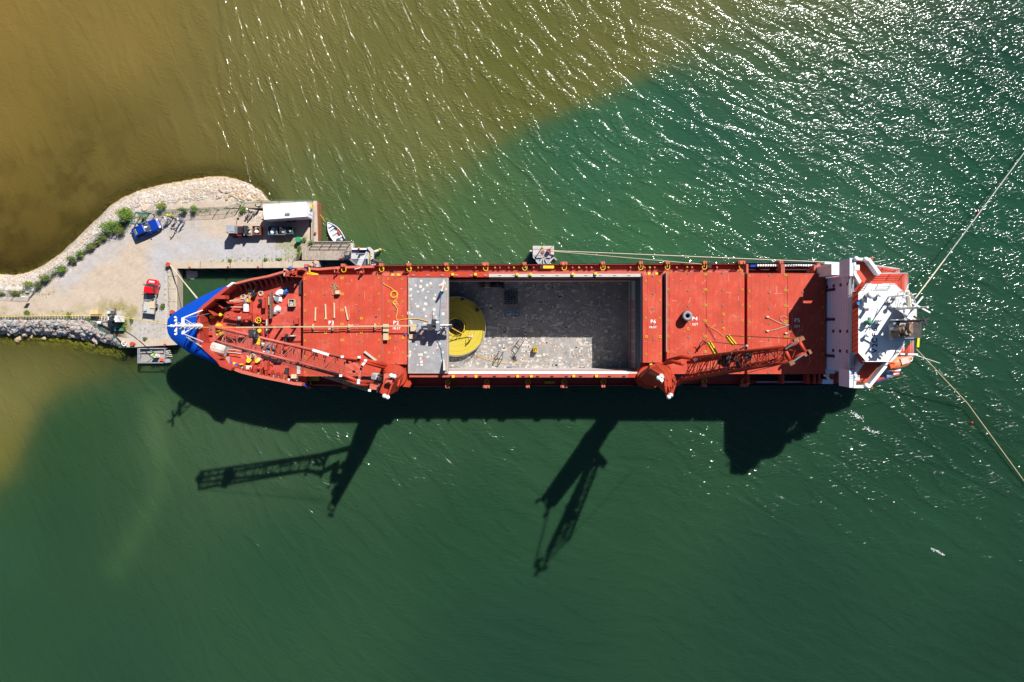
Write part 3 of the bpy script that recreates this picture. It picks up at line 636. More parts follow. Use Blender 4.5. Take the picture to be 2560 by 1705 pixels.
# bulwark stays
for i in range(11):
    t = .08 + i / 12; x = 586 + (740 - 586) * t; y = np.interp(x, [586, 630, 672, 715, 757], [709, 698, 690, 678, 671]); p = P(x, y, 9.5)
    S(B().loft([[(p.x - .07, p.y - .3, FD), (p.x + .07, p.y - .3, FD), (p.x + .07, p.y - .3, 9.9), (p.x - .07, p.y - .3, 9.9)], [(p.x - .07, p.y - 1.6, FD), (p.x + .07, p.y - 1.6, FD), (p.x + .07, p.y - 1.3, FD + .5), (p.x - .07, p.y - 1.3, FD + .5)]]), 'bulwark_stay', REDO)
for i in range(11):
    x = 600 + i * 13; y = np.interp(x, [586, 604, 652, 703, 757], [926, 932, 944, 954, 963]); p = P(x, y, 9.5)
    S(B().box((p.x, p.y + .7, 9.0), (.12, 1.0, 1.5)), 'bulwark_stay', REDO)
for (x, y) in [(525, 775), (545, 757), (560, 745)]:
    p = P(x, y, 9.5); S(B().box((p.x + .5, p.y - .4, 9.3), (1.4, .15, 1.8), rz=-.7), 'bulwark_stay', REDO)
# side decks, coaming, hold
HX0, HX1 = P(1121, 800, 8.9).x, P(1601, 800, 8.9).x
HYP, HYS = P(1300, 692.5, 8.9).y, P(1300, 934, 8.9).y
XA, XB = P(757, 800, 9).x, P(2064, 800, 9).x
yP = lambda x: P(x, np.interp(x, [757, 860, 1400, 2064], [671, 665, 661, 658]), 6.2).y
yS = lambda x: P(x, np.interp(x, [757, 860, 1400, 2064], [963, 966, 963.5, 961.5]), 6.2).y
xs_ = [757, 860, 1100, 1400, 1700, 2064]
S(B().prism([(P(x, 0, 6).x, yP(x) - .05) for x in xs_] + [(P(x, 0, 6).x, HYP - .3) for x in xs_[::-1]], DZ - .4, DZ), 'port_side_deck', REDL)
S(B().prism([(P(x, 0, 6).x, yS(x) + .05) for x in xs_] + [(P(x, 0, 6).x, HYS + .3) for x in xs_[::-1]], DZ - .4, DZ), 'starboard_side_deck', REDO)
x_p3 = P(1020, 0, 9).x; ZF = -1.9
S(B().prism([(XA, HYP), (x_p3, HYP), (x_p3, HYS), (XA, HYS)], DZ, 8.4), 'forward_coaming_block', REDO)
S(B().prism([(HX1 + .05, HYP), (XB, HYP), (XB, HYS), (HX1 + .05, HYS)], DZ, 8.4), 'aft_coaming_block', REDO)
# coaming strips along the hold
cyP, cyP2 = HYP, P(1300, 679, 8.9).y; cyS, cyS2 = HYS, P(1300, 943.5, 8.9).y
x122 = P(1222, 0, 8.9).x; x157 = P(1575, 0, 8.9).x
S(B().prism([(x_p3 - .0, cyP), (x122, cyP), (x122, cyP2), (x_p3 - .0, cyP2)], DZ, 8.9), 'coaming', REDC)
S(B().prism([(x122, cyP + .45), (HX1 + .5, cyP + .45), (HX1 + .5, cyP2), (x122, cyP2)], DZ, 8.88), 'coaming', REDD)
S(B().prism([(x122, cyP), (HX1, cyP), (HX1, cyP + .45), (x122, cyP + .45)], 6, 8.95), 'coaming_edge', CONG)
S(B().prism([(x_p3, cyS - .02), (x157, cyS - .02), (x157, cyS2), (x_p3, cyS2)], DZ, 8.86), 'coaming', REDD)
S(B().prism([(HX0, cyS + .25), (x157, cyS + .25), (x157, cyS - .02), (HX0, cyS - .02)], 6, 8.93), 'coaming_edge', WHITE)
S(B().prism([(x157, cyS), (HX1 + 1.3, cyS), (HX1 + 1.3, cyS2), (x157, cyS2)], DZ, 8.9), 'coaming', REDC)
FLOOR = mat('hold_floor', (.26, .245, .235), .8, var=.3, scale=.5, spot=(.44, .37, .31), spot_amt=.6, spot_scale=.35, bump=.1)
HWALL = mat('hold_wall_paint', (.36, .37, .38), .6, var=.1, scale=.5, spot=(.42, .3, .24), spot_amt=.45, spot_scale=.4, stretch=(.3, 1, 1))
S(B().prism([(HX0 - 3.8, HYP + .4), (HX1 + .3, HYP + .4), (HX1 + .3, HYS - .3), (HX0 - 3.8, HYS - .3)], ZF - .4, ZF), 'hold_floor', FLOOR, 'patchy worn floor of the open hold')
hf = bpy.data.objects[[o.name for o in ship.children if o.name.startswith('hold_floor')][0]]
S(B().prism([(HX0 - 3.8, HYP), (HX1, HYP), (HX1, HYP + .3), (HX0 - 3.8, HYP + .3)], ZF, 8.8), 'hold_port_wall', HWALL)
S(B().prism([(HX0 - 3.8, HYS - .3), (HX1, HYS - .3), (HX1, HYS + .22), (HX0 - 3.8, HYS + .22)], ZF, 8.8), 'hold_starboard_wall', mat('hold_lit_wall', (.5, .49, .47), .6, var=.08, scale=.5, spot=(.5, .38, .3), spot_amt=.4, spot_scale=.5))  # paler copy of the hold wall paint, sunlight put into its colour
S(B().prism([(HX0 - 4.2, HYP), (HX0 - 3.9, HYP), (HX0 - 3.9, HYS), (HX0 - 4.2, HYS)], ZF, 8.3), 'hold_forward_wall', HWALL)
S(B().prism([(HX1 + .002, HYP), (HX1 + .3, HYP), (HX1 + .3, HYS + .3), (HX1 + .002, HYS + .3)], ZF, 8.3), 'hold_aft_wall', mat('hold_shaded_wall', (.05, .06, .08), .7, var=.3))  # near-black colour paints the shade on the upper aft wall
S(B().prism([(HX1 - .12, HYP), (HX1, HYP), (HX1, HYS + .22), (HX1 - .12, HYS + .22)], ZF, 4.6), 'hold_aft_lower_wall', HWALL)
S(B().prism([(HX1 - .3, HYP), (HX1 - .121, HYP), (HX1 - .121, HYS + .22), (HX1 - .3, HYS + .22)], .9, 1.1), 'hold_aft_ledge', GRY)
PANP = mat('hold_pink_panel', (.34, .16, .18), .7, var=.2, scale=.8, spot=(.25, .25, .28), spot_amt=.5)
for k in range(7):
    y0 = HYP - 3.2 - k * 1.62
    S(B().prism([(HX1 - .16, y0), (HX1 - .121, y0), (HX1 - .121, y0 - 1.4), (HX1 - .16, y0 - 1.4)], -1.6, .8), 'wall_panel', PANP); S(B().prism([(HX1 - .16, y0), (HX1 - .121, y0), (HX1 - .121, y0 - 1.4), (HX1 - .16, y0 - 1.4)], 1.3, 4.2), 'wall_panel', PANP)
# worn rectangular patches on the hold floor, massed to starboard to paint its sunlit paleness
pa = [B(), B(), B()]
for k in range(3300):
    x = U(HX0 - 1, HX1 - 1.5); y = U(HYS, HYP); d = vnoise(np.array(x * .35), np.array(y * .5)); yy = (HYP - y) / (HYP - HYS)
    if rnd() > .25 + .9 * d * (.35 + .8 * yy): continue
    sx = random.choice([.15, .25, .3, .4, .5, .8]) * U(.6, 1.1); sy = random.choice([.15, .25, .35, .5]) * U(.7, 1.2); i = random.choice([0, 0, 1, 1, 2]); z = ZF + .006 + .004 * (k % 9)
    pa[i].box((x, y, z), (sx, sy, .004))
for i, (b, c) in enumerate(zip(pa, [(.50, .46, .42), (.33, .31, .30), (.38, .29, .23)])): b.to('worn_patches', mat('hold_patch_%s' % 'abc'[i], c, .8, var=.15), hf, kind='stuff')
gr = B()
for k in range(5): y = HYS + .8 + k * .06; gr.box(((HX0 + HX1) / 2 - 2 + U(-2, 2), y, ZF + .05), (U(8, 20), .03, .01))
gr.to('worn_patches', CONG, hf, kind='stuff')
# ---------------------------------------------------------------- hatch covers
SOCK = B().box((0, 0, 0), (.26, .07, .03)); SOCK.box((0, .14, 0), (.26, .06, .03)); SOCK.box((0, .27, 0), (.26, .06, .03)); SOCK.box((-.1, .13, 0), (.05, .3, .025)); sockm = SOCK.mesh('lashing_socket', mat('socket_yellow', (.58, .33, .04), .6, var=.3, scale=4))
ringm = B().ring((0, 0, 0), .16, .05, n=10, m=4).mesh('lashing_ring', YEL)
potm = B().cyl((0, 0), .15, -.02, .02, 10).mesh('drain_plug', mat('plug_steel', (0.16, .14, .10), .6, var=.4, scale=5))
def hcover(x0, x1, y0, y1, z0, z1, lab, m=RED, ribs=(), socks=(), plugs=(), rings=(), texts=()):
    c = P((x0 + x1) / 2, (y0 + y1) / 2, z1); t = T('hatch_cover', (c.x, c.y, z0), lab, 'hatch cover', 'hatch covers of the ship')
    B().pr(x0, y0, x1, y1, z0, z1).to('cover_panel', m, t)
    for (a, b, h) in ribs:
        B().pr(a, y0 + .3, b, y1 - .3, z1 - .05, z1 + h).to('raised_strip', m, t)
    for e in (y0 + .4, y1 - 1.2): B().pr(x0 + 1, e, x1 - 1, e + .8, z1 - .02, z1 + .035).to('edge_lip', REDL, t)
    for lst, me, nm in ((socks, sockm, 'lashing_socket'), (plugs, potm, 'drain_plug'), (rings, ringm, 'lashing_ring')):
        for (x, y) in lst:
            o = bpy.data.objects.new(nm, me); COL.objects.link(o); o.parent = t; p = P(x, y, z1 + .06); o.location = p - t.location
    if m is RED:
        A_, Bq = P(x0, y0, z1), P(x1, y1, z1); sc = [B(), B()]
        for k in range(int((x1 - x0) * .55)):
            cx2, cy2 = U(A_.x + .6, Bq.x - .6), U(Bq.y + .6, A_.y - .6); w2, l2 = U(.02, .07), U(.1, .9) ** 1.5 * 1.3; sc[k % 2].box((cx2, cy2, z1 + .006), (w2, l2, .004), rz=random.choice([0, 1.57, U(-.6, .6), U(0, 3)]))
        for k in range(int((x1 - x0) / 12)): xx = A_.x + (Bq.x - A_.x) * (k + .5) / int((x1 - x0) / 12); sc[1].box((xx, (A_.y + Bq.y) / 2, z1 + .003), (.035, A_.y - Bq.y - .6, .002))
        sc[0].to('scratches', mat('scuff_pink', (.60, .26, .19), .8, var=.3), t, kind='stuff'); sc[1].to('scratches', mat('scuff_rust', (.30, .06, .035), .8, var=.3), t, kind='stuff')
    for (s, x, y, sz) in texts: text_obj(s, sz, P(x, y, z1 + .012), 0, 'lettering', TEXW, t, .006)
    return t
rowsY = [697, 737, 777, 812, 852, 893, 930]
hcover(758, 953.5, 687, 941, 8.4, 9.9, 'broad red hatch cover marked P3, first behind the foredeck', ribs=[(770, 776, .03), (850, 863, .07), (935, 940, .03)],
       socks=[(763, y + 2) for y in rowsY] + [(853, y) for y in rowsY[:-1]] + [(858, y) for y in rowsY[:-1]] + [(947.5, y) for y in rowsY[:-1]],
       plugs=[(812, 693), (812, 736), (898, 692), (899, 735), (899, 774), (814, 854), (900, 852), (901, 892), (815, 892)], rings=[(814, 797), (903, 796), (814, 832), (903, 831)],
       texts=[('P3', 828, 807, .78), ('55T', 828, 821.5, .5)])
hcover(958, 1017, 689, 911, 8.4, 9.5, 'narrow red hatch cover marked P2 with yellow rope coils on it', ribs=[(974, 976, .03), (962.5, 963.5, .05)],
       socks=[(971, 700), (1006, 700), (972, 756), (1007, 756), (972, 793), (1007, 793), (973, 884), (1008, 884)], plugs=[(989, 693), (989, 776), (990, 852), (991, 906)], rings=[(973, 845), (1007, 845)],
       texts=[('P2', 990, 807, .78), ('18.5T', 991, 821, .46)])
PLATE = mat('grey_plate', (.27, .27, .28), .7, var=.15, scale=.8, spot=(.40, .38, .36), spot_amt=.6, spot_scale=.4, bump=.1)
gc = hcover(1020, 1121, 694, 934, 8.3, 9.2, 'grey patched hatch panel at the forward end of the open hold', m=PLATE)
for ch in list(gc.children):
    if ch.name.startswith('edge_lip'): bpy.data.objects.remove(ch)
pb = [B(), B()]
for k in range(75):
    x, y = U(1022, 1118), U(697, 930); s = U(.15, .42); pb[0].box(P(x, y, 9.206 + .002 * (k % 5)), (s * U(.7, 1.2), s * U(.7, 1.2), .004))
for k in range(34):
    x, y = U(1022, 1118), U(697, 930); pb[1].cyl(P(x, y, 9.2), U(.06, .2), 9.21, 9.226, 6)
pb[0].to('primer_patches', mat('primer_white', (.62, .58, .50), .8), gc, kind='stuff'); pb[1].to('red_stains', mat('stain_red', (.45, .16, .12), .8), gc, kind='stuff')
B().pr(1016.8, 690, 1019.6, 936, 8.3, 8.6).to('edge_seal', DARK, gc)
for a in ((1117.5, 1120.5, 696, 932), (1021, 1023, 696, 932)): B().pr(a[0], a[2], a[1], a[3], 9.2, 9.25).to('edge_strip', mat('pale_rust_edge', (.42, .30, .24), .8), gc)
B().pr(1022, 931.5, 1118, 933.5, 9.2, 9.24).to('edge_strip', MATS['pale_rust_edge'], gc)
for y in (702, 720, 737, 767, 797, 853, 893, 912): B().pr(1020.4, y, 1024, y + 5, 9.2, 9.24).to('corner_block', CONG, gc)
hcover(1607, 1655, 688, 906.5, 8.4, 9.5, 'narrow red hatch cover marked P6 behind the open hold', ribs=[(1619, 1622.5, .03), (1640, 1641, .02)],
       socks=[(1615, 797), (1649, 797), (1615, 752), (1650, 752), (1616, 888), (1651, 888), (1615, 705), (1649, 705)], plugs=[(1633, 690), (1633, 734), (1633, 772), (1633, 811), (1634, 849), (1634, 903)], rings=[(1616, 842), (1650, 842)],
       texts=[('P6', 1633, 804, .74), ('18.5T', 1632, 818, .44)])
r4 = [688, 726, 765, 804, 843, 881]
hcover(1667, 1861, 680.5, 935, 8.4, 9.9, 'broad red hatch cover marked P4 with a rubber fender on it', ribs=[(1674, 1679, .03), (1766, 1769, .07), (1848, 1850, .03)],
       socks=[(1671, y) for y in r4] + [(1761, y) for y in r4] + [(1765.5, y) for y in r4] + [(1856, y) for y in r4], plugs=[(1720.5, 683), (1720.5, 726), (1721, 765), (1721, 804), (1722, 843), (1722, 881), (1806, 682), (1807, 725), (1807, 764), (1808, 803)], rings=[(1720, 822), (1809, 821), (1809, 786)],
       texts=[('P4', 1737, 797, .76), ('55T', 1738, 811, .5)])
hcover(1868.5, 2064, 683.5, 935, 8.4, 9.9, 'broad red hatch cover marked P5 against the white deckhouse', ribs=[(1878, 1883, .03), (1969, 1973, .07)],
       socks=[(1873.5, y + 4) for y in r4] + [(1962.5, y + 2) for y in r4] + [(1967, y + 2) for y in r4] + [(2056.5, y + 6) for y in r4], plugs=[(1923, 687), (1923, 731), (1923, 770), (1923, 809), (1923, 848), (1922, 931), (2007, 809), (2007, 730)],
       texts=[('P5', 1993, 801, .76), ('55T', 1993, 816, .5)])
S(B().pr(1656.5, 684, 1666, 934, 8.4, 8.7), 'cross_gap_plate', DARK)
S(B().pr(1666.2, 681, 1667.2, 700 + 180, 8.4, 9.93), 'pale_gap_edge', CONG)
S(B().pr(1602.5, 690, 1606.2, 906, 8.4, 9.2), 'hatch_edge', mat('dark_blue_edge', (.04, .06, .1), .6))
S(B().pr(1862, 682, 1867.8, 934, 8.4, 8.9), 'cross_gap_plate', DARK)
for x in (953.8, 955.6): S(B().pr(x, 686, x + .9, 905, 9.3, 9.95), 'gap_rail', REDL)
# yellow hatch wedges beside the coaming
for k, (x, y) in enumerate([(982, 687), (997, 687), (1132, 686), (1189, 686), (1293, 686), (1327, 686), (1432, 685), (1489, 684), (1622, 684), (1641, 684), (1133, 941), (1190, 941), (1294, 940.5), (1328, 940.5), (1434, 940), (1491, 940), (984, 913), (997, 913), (1627, 909), (1641, 909)]):
    p = P(x, y, 9.1); S(B().box((p.x, p.y, 9.05), (.38, .34, .55)), 'yellow_wedge', YEL)
for k in range(16):
    x = 1030 + k * 36; S(B().pr(x, 687, x + 7, 688.5, 8.9, 9.05), 'coaming_cleat', CONG)
    S(B().pr(x + 95, 939.5, x + 102, 941, 8.9, 9.02), 'coaming_cleat', DARK)
# stanchions with yellow rings along both sides
def stanchion(x, y, side, wide=0, ringz=1.35, h=1.9):
    p = P(x, y, 7.3); t = sub('side_stanchion', Vector((p.x, p.y, DZ)) - ship.location, ship)
    w = .62 if not wide else 1.0
    b = B().box((0, 0, h - .25), (w, .5, .5)); b.box((-w * .3, .05 * side, h * .5), (.14, .3, h)); b.box((w * .3, .05 * side, h * .5), (.14, .3, h)); b.box((-w * .28, 0, h + .06), (.18, .3, .12)); b.box((w * .28, 0, h + .06), (.18, .3, .12))
    loc_obj(b, 'post', REDL, t)
    rb = B().ring((0, 0, 0), .33, .055, n=14, m=5, a0=math.pi if side > 0 else 0, a1=2 * math.pi if side > 0 else math.pi); rb.tube([(-.33, 0, 0), (-.33, .3 * side, 0)], .055, 5); rb.tube([(.33, 0, 0), (.33, .3 * side, 0)], .055, 5)
    o = loc_obj(rb, 'yellow_hoop', YEL, t); o.location = (.05, -side * .65, h - .35)
    loc_obj(B().box((0, -side * .4, .5), (.4, .35, 1.0)), 'yellow_bracket', YELD, t)
    return t
for x in (765, 857, 952, 1021, 1115, 1213, 1311, 1410, 1507, 1602, 1669, 1762, 1855, 1953): stanchion(x, np.interp(x, [765, 1000, 1400, 2000], [664.5, 661.5, 658.5, 655]), 1, x in (1213, 1410, 1855))
for x in (769, 861, 1027 + 91, 1216, 1319, 1410, 1508, 1762, 1862): stanchion(x, np.interp(x, [765, 1000, 1400, 2000], [968, 967, 965.5, 962]), -1, x in (1216, 1410, 1862))
# port railing and its posts
rb = B(); pst = [P(x, np.interp(x, [930, 1400, 2060], [663, 660, 657.5]), 6.4) for x in range(930, 1870, 22)]
for z in (5.95, 6.4): rb.tube([Vector((p.x, p.y - .1, z)) for p in pst], .035, 4)
rb.tube([Vector((p.x, p.y - 1.15, 6.4)) for p in pst], .03, 4)
for p in pst: rb.box((p.x, p.y - .1, 5.9), (.06, .06, 1.0)); rb.box((p.x, p.y - 1.15, 5.9), (.06, .06, 1.0))
S(rb, 'port_railing', REDD)
sb = B(); pst = [P(x, np.interp(x, [1000, 1400, 1590], [965.5, 964, 963]), 6.4) for x in range(1035, 1600, 22)]
sb.tube([Vector((p.x, p.y, 6.4)) for p in pst], .06, 4)
for p in pst: sb.box((p.x, p.y, 5.8), (.06, .06, 1.2))
S(sb, 'starboard_railing', REDD)
for k, x in enumerate([1047, 1056, 1083, 1095, 1143, 1190, 1238, 1250, 1272, 1285, 1334, 1431, 1447, 1465, 1478, 1520, 1575, 1610, 1623, 1635, 1690, 1716, 1728, 1790]):
    p = P(x, 669, 5.5); S(B().box((p.x, p.y, 5.75), (.22, .3, .7), rz=.5), 'deck_fitting', YELD if k % 3 == 0 else REDD)
for (x, y) in [(1354, 668), (1773, 666), (1314, 671)]: p = P(x, y, 6); S(B().cyl(p, .35, DZ, 6.3, 12, .3), 'vent_head', BLACK)
S(B().pr(1358, 664, 1385, 671, 6.1, 6.35), 'yellow_deck_panel', YEL, 'bright yellow panel on the port side deck'); S(B().pr(1361, 953, 1387, 960, 5.6, 5.9), 'yellow_deck_panel', YELD, 'yellow panel in shade on the starboard side deck')  # starboard panel takes a duller yellow, its shade put into the colour
S(B().ring(P(1319.5, 671, 5.6), .4, .07, n=14, m=5), 'hose_coil', BLACK)
S(B().pr(974, 677, 984, 682.5, DZ, 5.46), 'open_hatchway', BLACK)
# yellow frames by the first hatch
yb = B()
for a, b_ in [((773, 668), (775, 681)), ((775, 681), (795, 685)), ((760, 683), (795, 687))]: yb.bar(P(*a, 8), P(*b_, 8), .14)
yb.pr(779, 685, 795, 689, 8.4, 8.8); yb.pr(760, 680, 772, 686, 7, 7.6); S(yb, 'yellow_frame', YEL)
S(B().pr(761, 942, 797, 952, DZ, 6.6), 'yellow_grating', YELD)
if False: pass
# flat dark sheet paints a shaded cut-out; white gangway along the aft quarters
S(B().pr(1872, 668, 2028, 680.5, DZ, DZ + .02), 'quarter_recess_shade', mat('recess_shade_dark', (.05, .012, .015), .7))
g1 = B().pr(1893, 661, 2060, 665, 6.3, 6.7)
for k in range(26): g1.pr(1894 + k * 6.3, 660.5, 1896 + k * 6.3, 666, 6.7, 6.85)
S(g1, 'gangway_ladder', WHITE, 'long white ladder stowed along the port rail')
S(B().pr(1876, 662, 1892, 667, 6.2, 6.5), 'blue_rail_plate', BLUE)
for x in (1866, 1953, 1957): S(B().pr(x, 660, x + 5, 684, 6.5, 8.0), 'cross_beam', REDD)
g2 = B().pr(1892, 953.5, 2014, 956, 6.3, 6.7); S(g2, 'gangway_ladder', mat('blue_grey_pipe', (.30, .36, .48), .5), 'long pale ladder stowed along the starboard rail')
S(B().pr(1868, 937, 2060, 952, DZ, DZ + .02), 'quarter_recess_shade', MATS['recess_shade_dark'])  # starboard cut-out painted as a flat sheet of dark shade
for x in (1868, 1955, 2018, 2034, 2046): S(B().pr(x, 936, x + 6, 960, 6.3, 8.0), 'cross_beam', REDO)
for (x, y) in [(2035, 663), (2043, 659), (2050, 664)]: S(B().pr(x, y, x + 8, y + 22, 7.5, 9.2), 'davit_arm', REDD)
# fore sponson beside the forward crane pedestal and the aft one
S(B().pp([(1004, 945), (1020, 935), (1028, 960), (1024, 968), (1000, 966)], 2, 8.2, 8.2), 'sponson', REDC)
S(B().pp([(1594, 947), (1612, 925), (1625, 940), (1625, 966), (1598, 966)], 2, 8.2, 8.2), 'sponson', REDC)
# ---------------------------------------------------------------- superstructure
X0 = P(2064, 800, 9.4).x; ZA = 17.4
yw = [P(2100, 690, 8).y, P(2100, 930, 8).y]
ss = B()
XE = P(2262, 800, ZA).x
yT, yB = P(2130, 686, ZA).y, P(2130, 931, ZA).y
XM = P(2185, 800, ZA).x; yT2, yB2 = P(2200, 736, ZA).y, P(2200, 878, ZA).y
ss.prism([(X0, yT), (X0, yB), (XM, yB), (XM, yB2), (XE, yB2), (XE, yT2), (XM, yT2), (XM, yT)], DZ, ZA)
dh = S(ss, 'deckhouse', WALLW, 'white deckhouse front with small square windows')
for k in range(17):
    z = 9.6 + k * .48
    B().box((X0 - .012, (yT + yB) / 2, z), (.02, yT - yB, .02)).to('plate_seam', mat('seam_violet', (.33, .30, .38), .7), dh)
for r_, ys in ((0, [713, 828, 877]), ):
    for y in ys:
        for k in range(3):
            z = 12.0 + k * 2.1; xx = X0; p = P(2100, y, 13.5)
            w = B().box((X0 - .03, p.y, z), (.08, .42, .55)).to('window', DARK, dh)
            B().box((X0 - .055, p.y, z), (.06, .32, .42)).to('pane', mat('pane_green', (.10, .14, .14), .1, spec=.8), w) if False else None
B().box((X0 - .03, P(2100, 713, 13.5).y, 9.9), (.08, .4, .5)).to('window', DARK, dh)
for y in (725, 798.5, 889):
    p = P(2080, y, 10.5); B().box((X0 - .06, p.y, 11.1), (.14, .38, 2.6)).to('door_slot', mat('slot_dark', (.06, .02, .05), .6), dh)
# port side houses beside the front
S(B().pr(2079, 660, 2115.5, 687, DZ, 14.0), 'side_house', WHITE, 'bright white side house at the port quarter')
S(B().pp([(2062, 654), (2124, 657), (2124, 661), (2062, 659)], DZ, 9.2), 'quarter_bulwark', WHITE)
S(B().pr(2064, 668, 2079, 684, DZ, 7.0), 'side_house_low', WALLW); S(B().pr(2116, 660, 2124, 676, DZ, 7.2), 'side_deck_plate', REDC)
S(B().pr(2050, 675, 2078, 679, 9.0, 9.6), 'white_cleat_beam', WHITE)
# starboard quarter: recess, frames and platform
S(B().pr(2064, 905, 2088, 934, DZ, 9.0), 'side_house', WHITE)
S(B().pr(2091, 911, 2123, 931, 6.5, 7.0), 'side_deck_plate', GRY)
S(B().pr(2091, 931, 2122, 957, 5.6, 6.5), 'side_deck_plate', REDO)
S(B().pr(2057, 949, 2083, 960, 5.6, 8.2), 'white_platform', WALLW)
fr = B()
for a, b_ in [((2091, 925), (2120, 914)), ((2109, 913), (2109, 926)), ((2090, 912), (2118, 912)), ((2090, 926), (2122, 928)), ((2066, 938), (2074, 951)), ((2060, 939), (2072, 937))]: fr.bar(P(*a, 10.5), P(*b_, 10.5), .25)
S(fr, 'white_frame', WHITE)
# poop deck and lower red decks aft
S(B().prism([(p.x * .997, p.y * .985) for p in top[11:20]], DZ - .3, 6.32), 'poop_deck', RED)
S(B().pp([(2186, 662), (2250, 671), (2250, 700), (2186, 700)], 11.6, 12.0), 'boat_deck', RED, 'lower red deck behind the port bridge wing')
S(B().pp([(2186, 920), (2249, 928), (2249, 938), (2205, 944)], 11.6, 12.0), 'boat_deck', RED, 'lower red deck below the lifeboat')
S(B().pp([(2187, 669), (2244, 677), (2244, 929), (2187, 937)], DZ + .95, 11.58), 'aft_tier', WALLW)
# bridge deck with wings
ZW = 17.45
S(B().pp([(2135, 646), (2175, 646), (2203, 683), (2270, 683), (2270, 724), (2258, 735), (2258, 880), (2285, 850), (2285, 893), (2232, 893), (2222, 912), (2176, 969), (2136, 969), (2136, 931), (2154, 903), (2154, 716), (2135, 684)], ZW - .35, ZW), 'bridge_deck', RED, 'red bridge deck with a wing on each side')
def wingwall(pts, name='wing_bulwark', z1=ZW + 1.2, th=.35): return S(wallstrip([P(x, y, z1) for x, y in pts], th, ZW - .8, z1), name, WHITE)
wingwall([(2153, 717), (2134, 684), (2134, 644), (2175, 645), (2203, 682)][::-1], th=.4)
wingwall([(2155, 902), (2136, 932), (2134, 970), (2175, 970), (2224, 910)], th=.4)
S(B().pp([(2124.5, 646), (2133.5, 645), (2133.5, 690), (2124.5, 690)], 15.5, ZW + 1.1), 'wing_front', WALLW)
S(B().pp([(2123.5, 925), (2133.5, 925), (2133.5, 969), (2123.5, 969)], 15.5, ZW + 1.1), 'wing_front', WALLW)
def rails(pts, z0, name='railing', m=WHITE, h=1.1, step=1.4, close=False):
    b = B(); W_ = [P(x, y, z0 + h) for x, y in pts]
    for z in (.4, .75, 1.1): b.tube([Vector((p.x, p.y, z0 + z * h / 1.1)) for p in W_], .04, 4)
    for a, c in zip(W_[:-1], W_[1:]):
        n = max(1, int((c - a).length / step))
        for k in range(n + 1): p = a.lerp(c, k / n); b.box((p.x, p.y, z0 + h / 2), (.07, .07, h))
    return S(b, name, m)
rails([(2203, 683), (2270, 683), (2270, 735)], ZW); rails([(2284, 848), (2284, 893), (2232, 893)], ZW)
rails([(2188, 663), (2249, 672), (2249, 681)], 12.0); rails([(2210, 941), (2248, 934), (2248, 925)], 12.0)
for (x0, y0, x1, y1) in [(2138, 662, 2149, 675), (2138, 938.5, 2149, 951)]: S(B().pr(x0, y0, x1, y1, ZW, ZW + 1.3), 'wing_console', WHITE)
for (x, y) in [(2141, 646.5), (2165, 648), (2195, 683)]: p = P(x, y, ZW + 1.4); S(B().ball((p.x, p.y, ZW + 1.3), .33), 'searchlight', WHITE)
S(B().ball(P(2166, 964, ZW + 1.2), .35), 'searchlight', WHITE)
tk = B()
for k in range(14): tk.pr(2139 + k * 1.6, 955, 2139.7 + k * 1.6, 966, ZW, ZW + .06)
S(tk, 'wood_grating', BROWNW)
for y in (640.5, 971): p = P(2179, y + 2, 17); S(B().ring(p + Vector((0, -.25 if y < 800 else .25, 0)), .15, .06, n=14, m=6), 'lifebuoy', ORF)
# walkway in front of the wheelhouse
S(B().pp([(2126.5, 690), (2137, 690), (2137, 925), (2126.5, 925)], ZW - .3, ZW - .05), 'front_walkway', mat('walkway_dark', (.10, .02, .03), .7))
rails([(2127, 690), (2127, 928)], ZW - .1, step=2.2, h=1.0); rails([(2134, 697), (2134, 920)], ZW - .1, step=2.2, h=1.0)
# wheelhouse
ZR = 20.4
whr = [(2146, 733), (2165, 710), (2236, 710), (2258, 730), (2262, 800), (2262, 850), (2250, 880), (2229, 903), (2165, 903), (2146, 882)]
wh = [P(x, y, ZR) for x, y in whr]; cw = sum(wh, Vector()) / len(wh)
w = B(); low = [cw + (p - cw) * .96 for p in wh]
w.prism(low, ZW, ZR - .25); who = S(w, 'wheelhouse', WALLW)
S(B().prism(wh, ZR - .25, ZR), 'wheelhouse_roof', WHITE, 'brilliant white wheelhouse roof')
vis = B()
for a, b_ in (((2146, 733), (2165, 710)), ((2146, 882), (2146, 733)), ((2165, 903), (2146, 882))):
    A, Bp = P(*a, ZR), P(*b_, ZR); d = (A + Bp) / 2 - cw; d.z = 0; d.normalize(); o_ = d * .5
    vis.loft([[A + Vector((0, 0, -.02)), Bp + Vector((0, 0, -.02))], [A + o_ + Vector((0, 0, -.55)), Bp + o_ + Vector((0, 0, -.55))]], closed=False, cap=False)
    vis.loft([[A + Vector((0, 0, -.22)), Bp + Vector((0, 0, -.22))], [A + o_ + Vector((0, 0, -.6)), Bp + o_ + Vector((0, 0, -.6))]], closed=False, cap=False)
S(vis, 'red_visor', REDC, 'red visor round the front of the wheelhouse roof')
for k in range(20):
    y = 737 + k * 7.2; p = P(2140, y, ZR - 1); B().box((cw.x + (wh[0].x - cw.x) * .96 - .03, p.y, ZR - 1.3), (.06, .85, 1.0)).to('window', GLASS, who)
rails([(2205, 709), (2237, 709.5), (2258, 729), (2262, 762)], ZR - .05, 'roof_railing', h=1.0)
rails([(2166, 709.5), (2178, 709.5)], ZR - .05, 'roof_railing', h=1.0)
rails([(2165, 904), (2230, 904), (2250, 881), (2262, 855)], ZR - .05, 'roof_railing', h=1.0)
for k in range(24): p = P(2146, 737 + k * 6, ZR + .1); S(B().cyl(p, .07, ZR, ZR + .25, 5), 'roof_stud', WHITE) if k % 2 == 0 else None
rf = B()
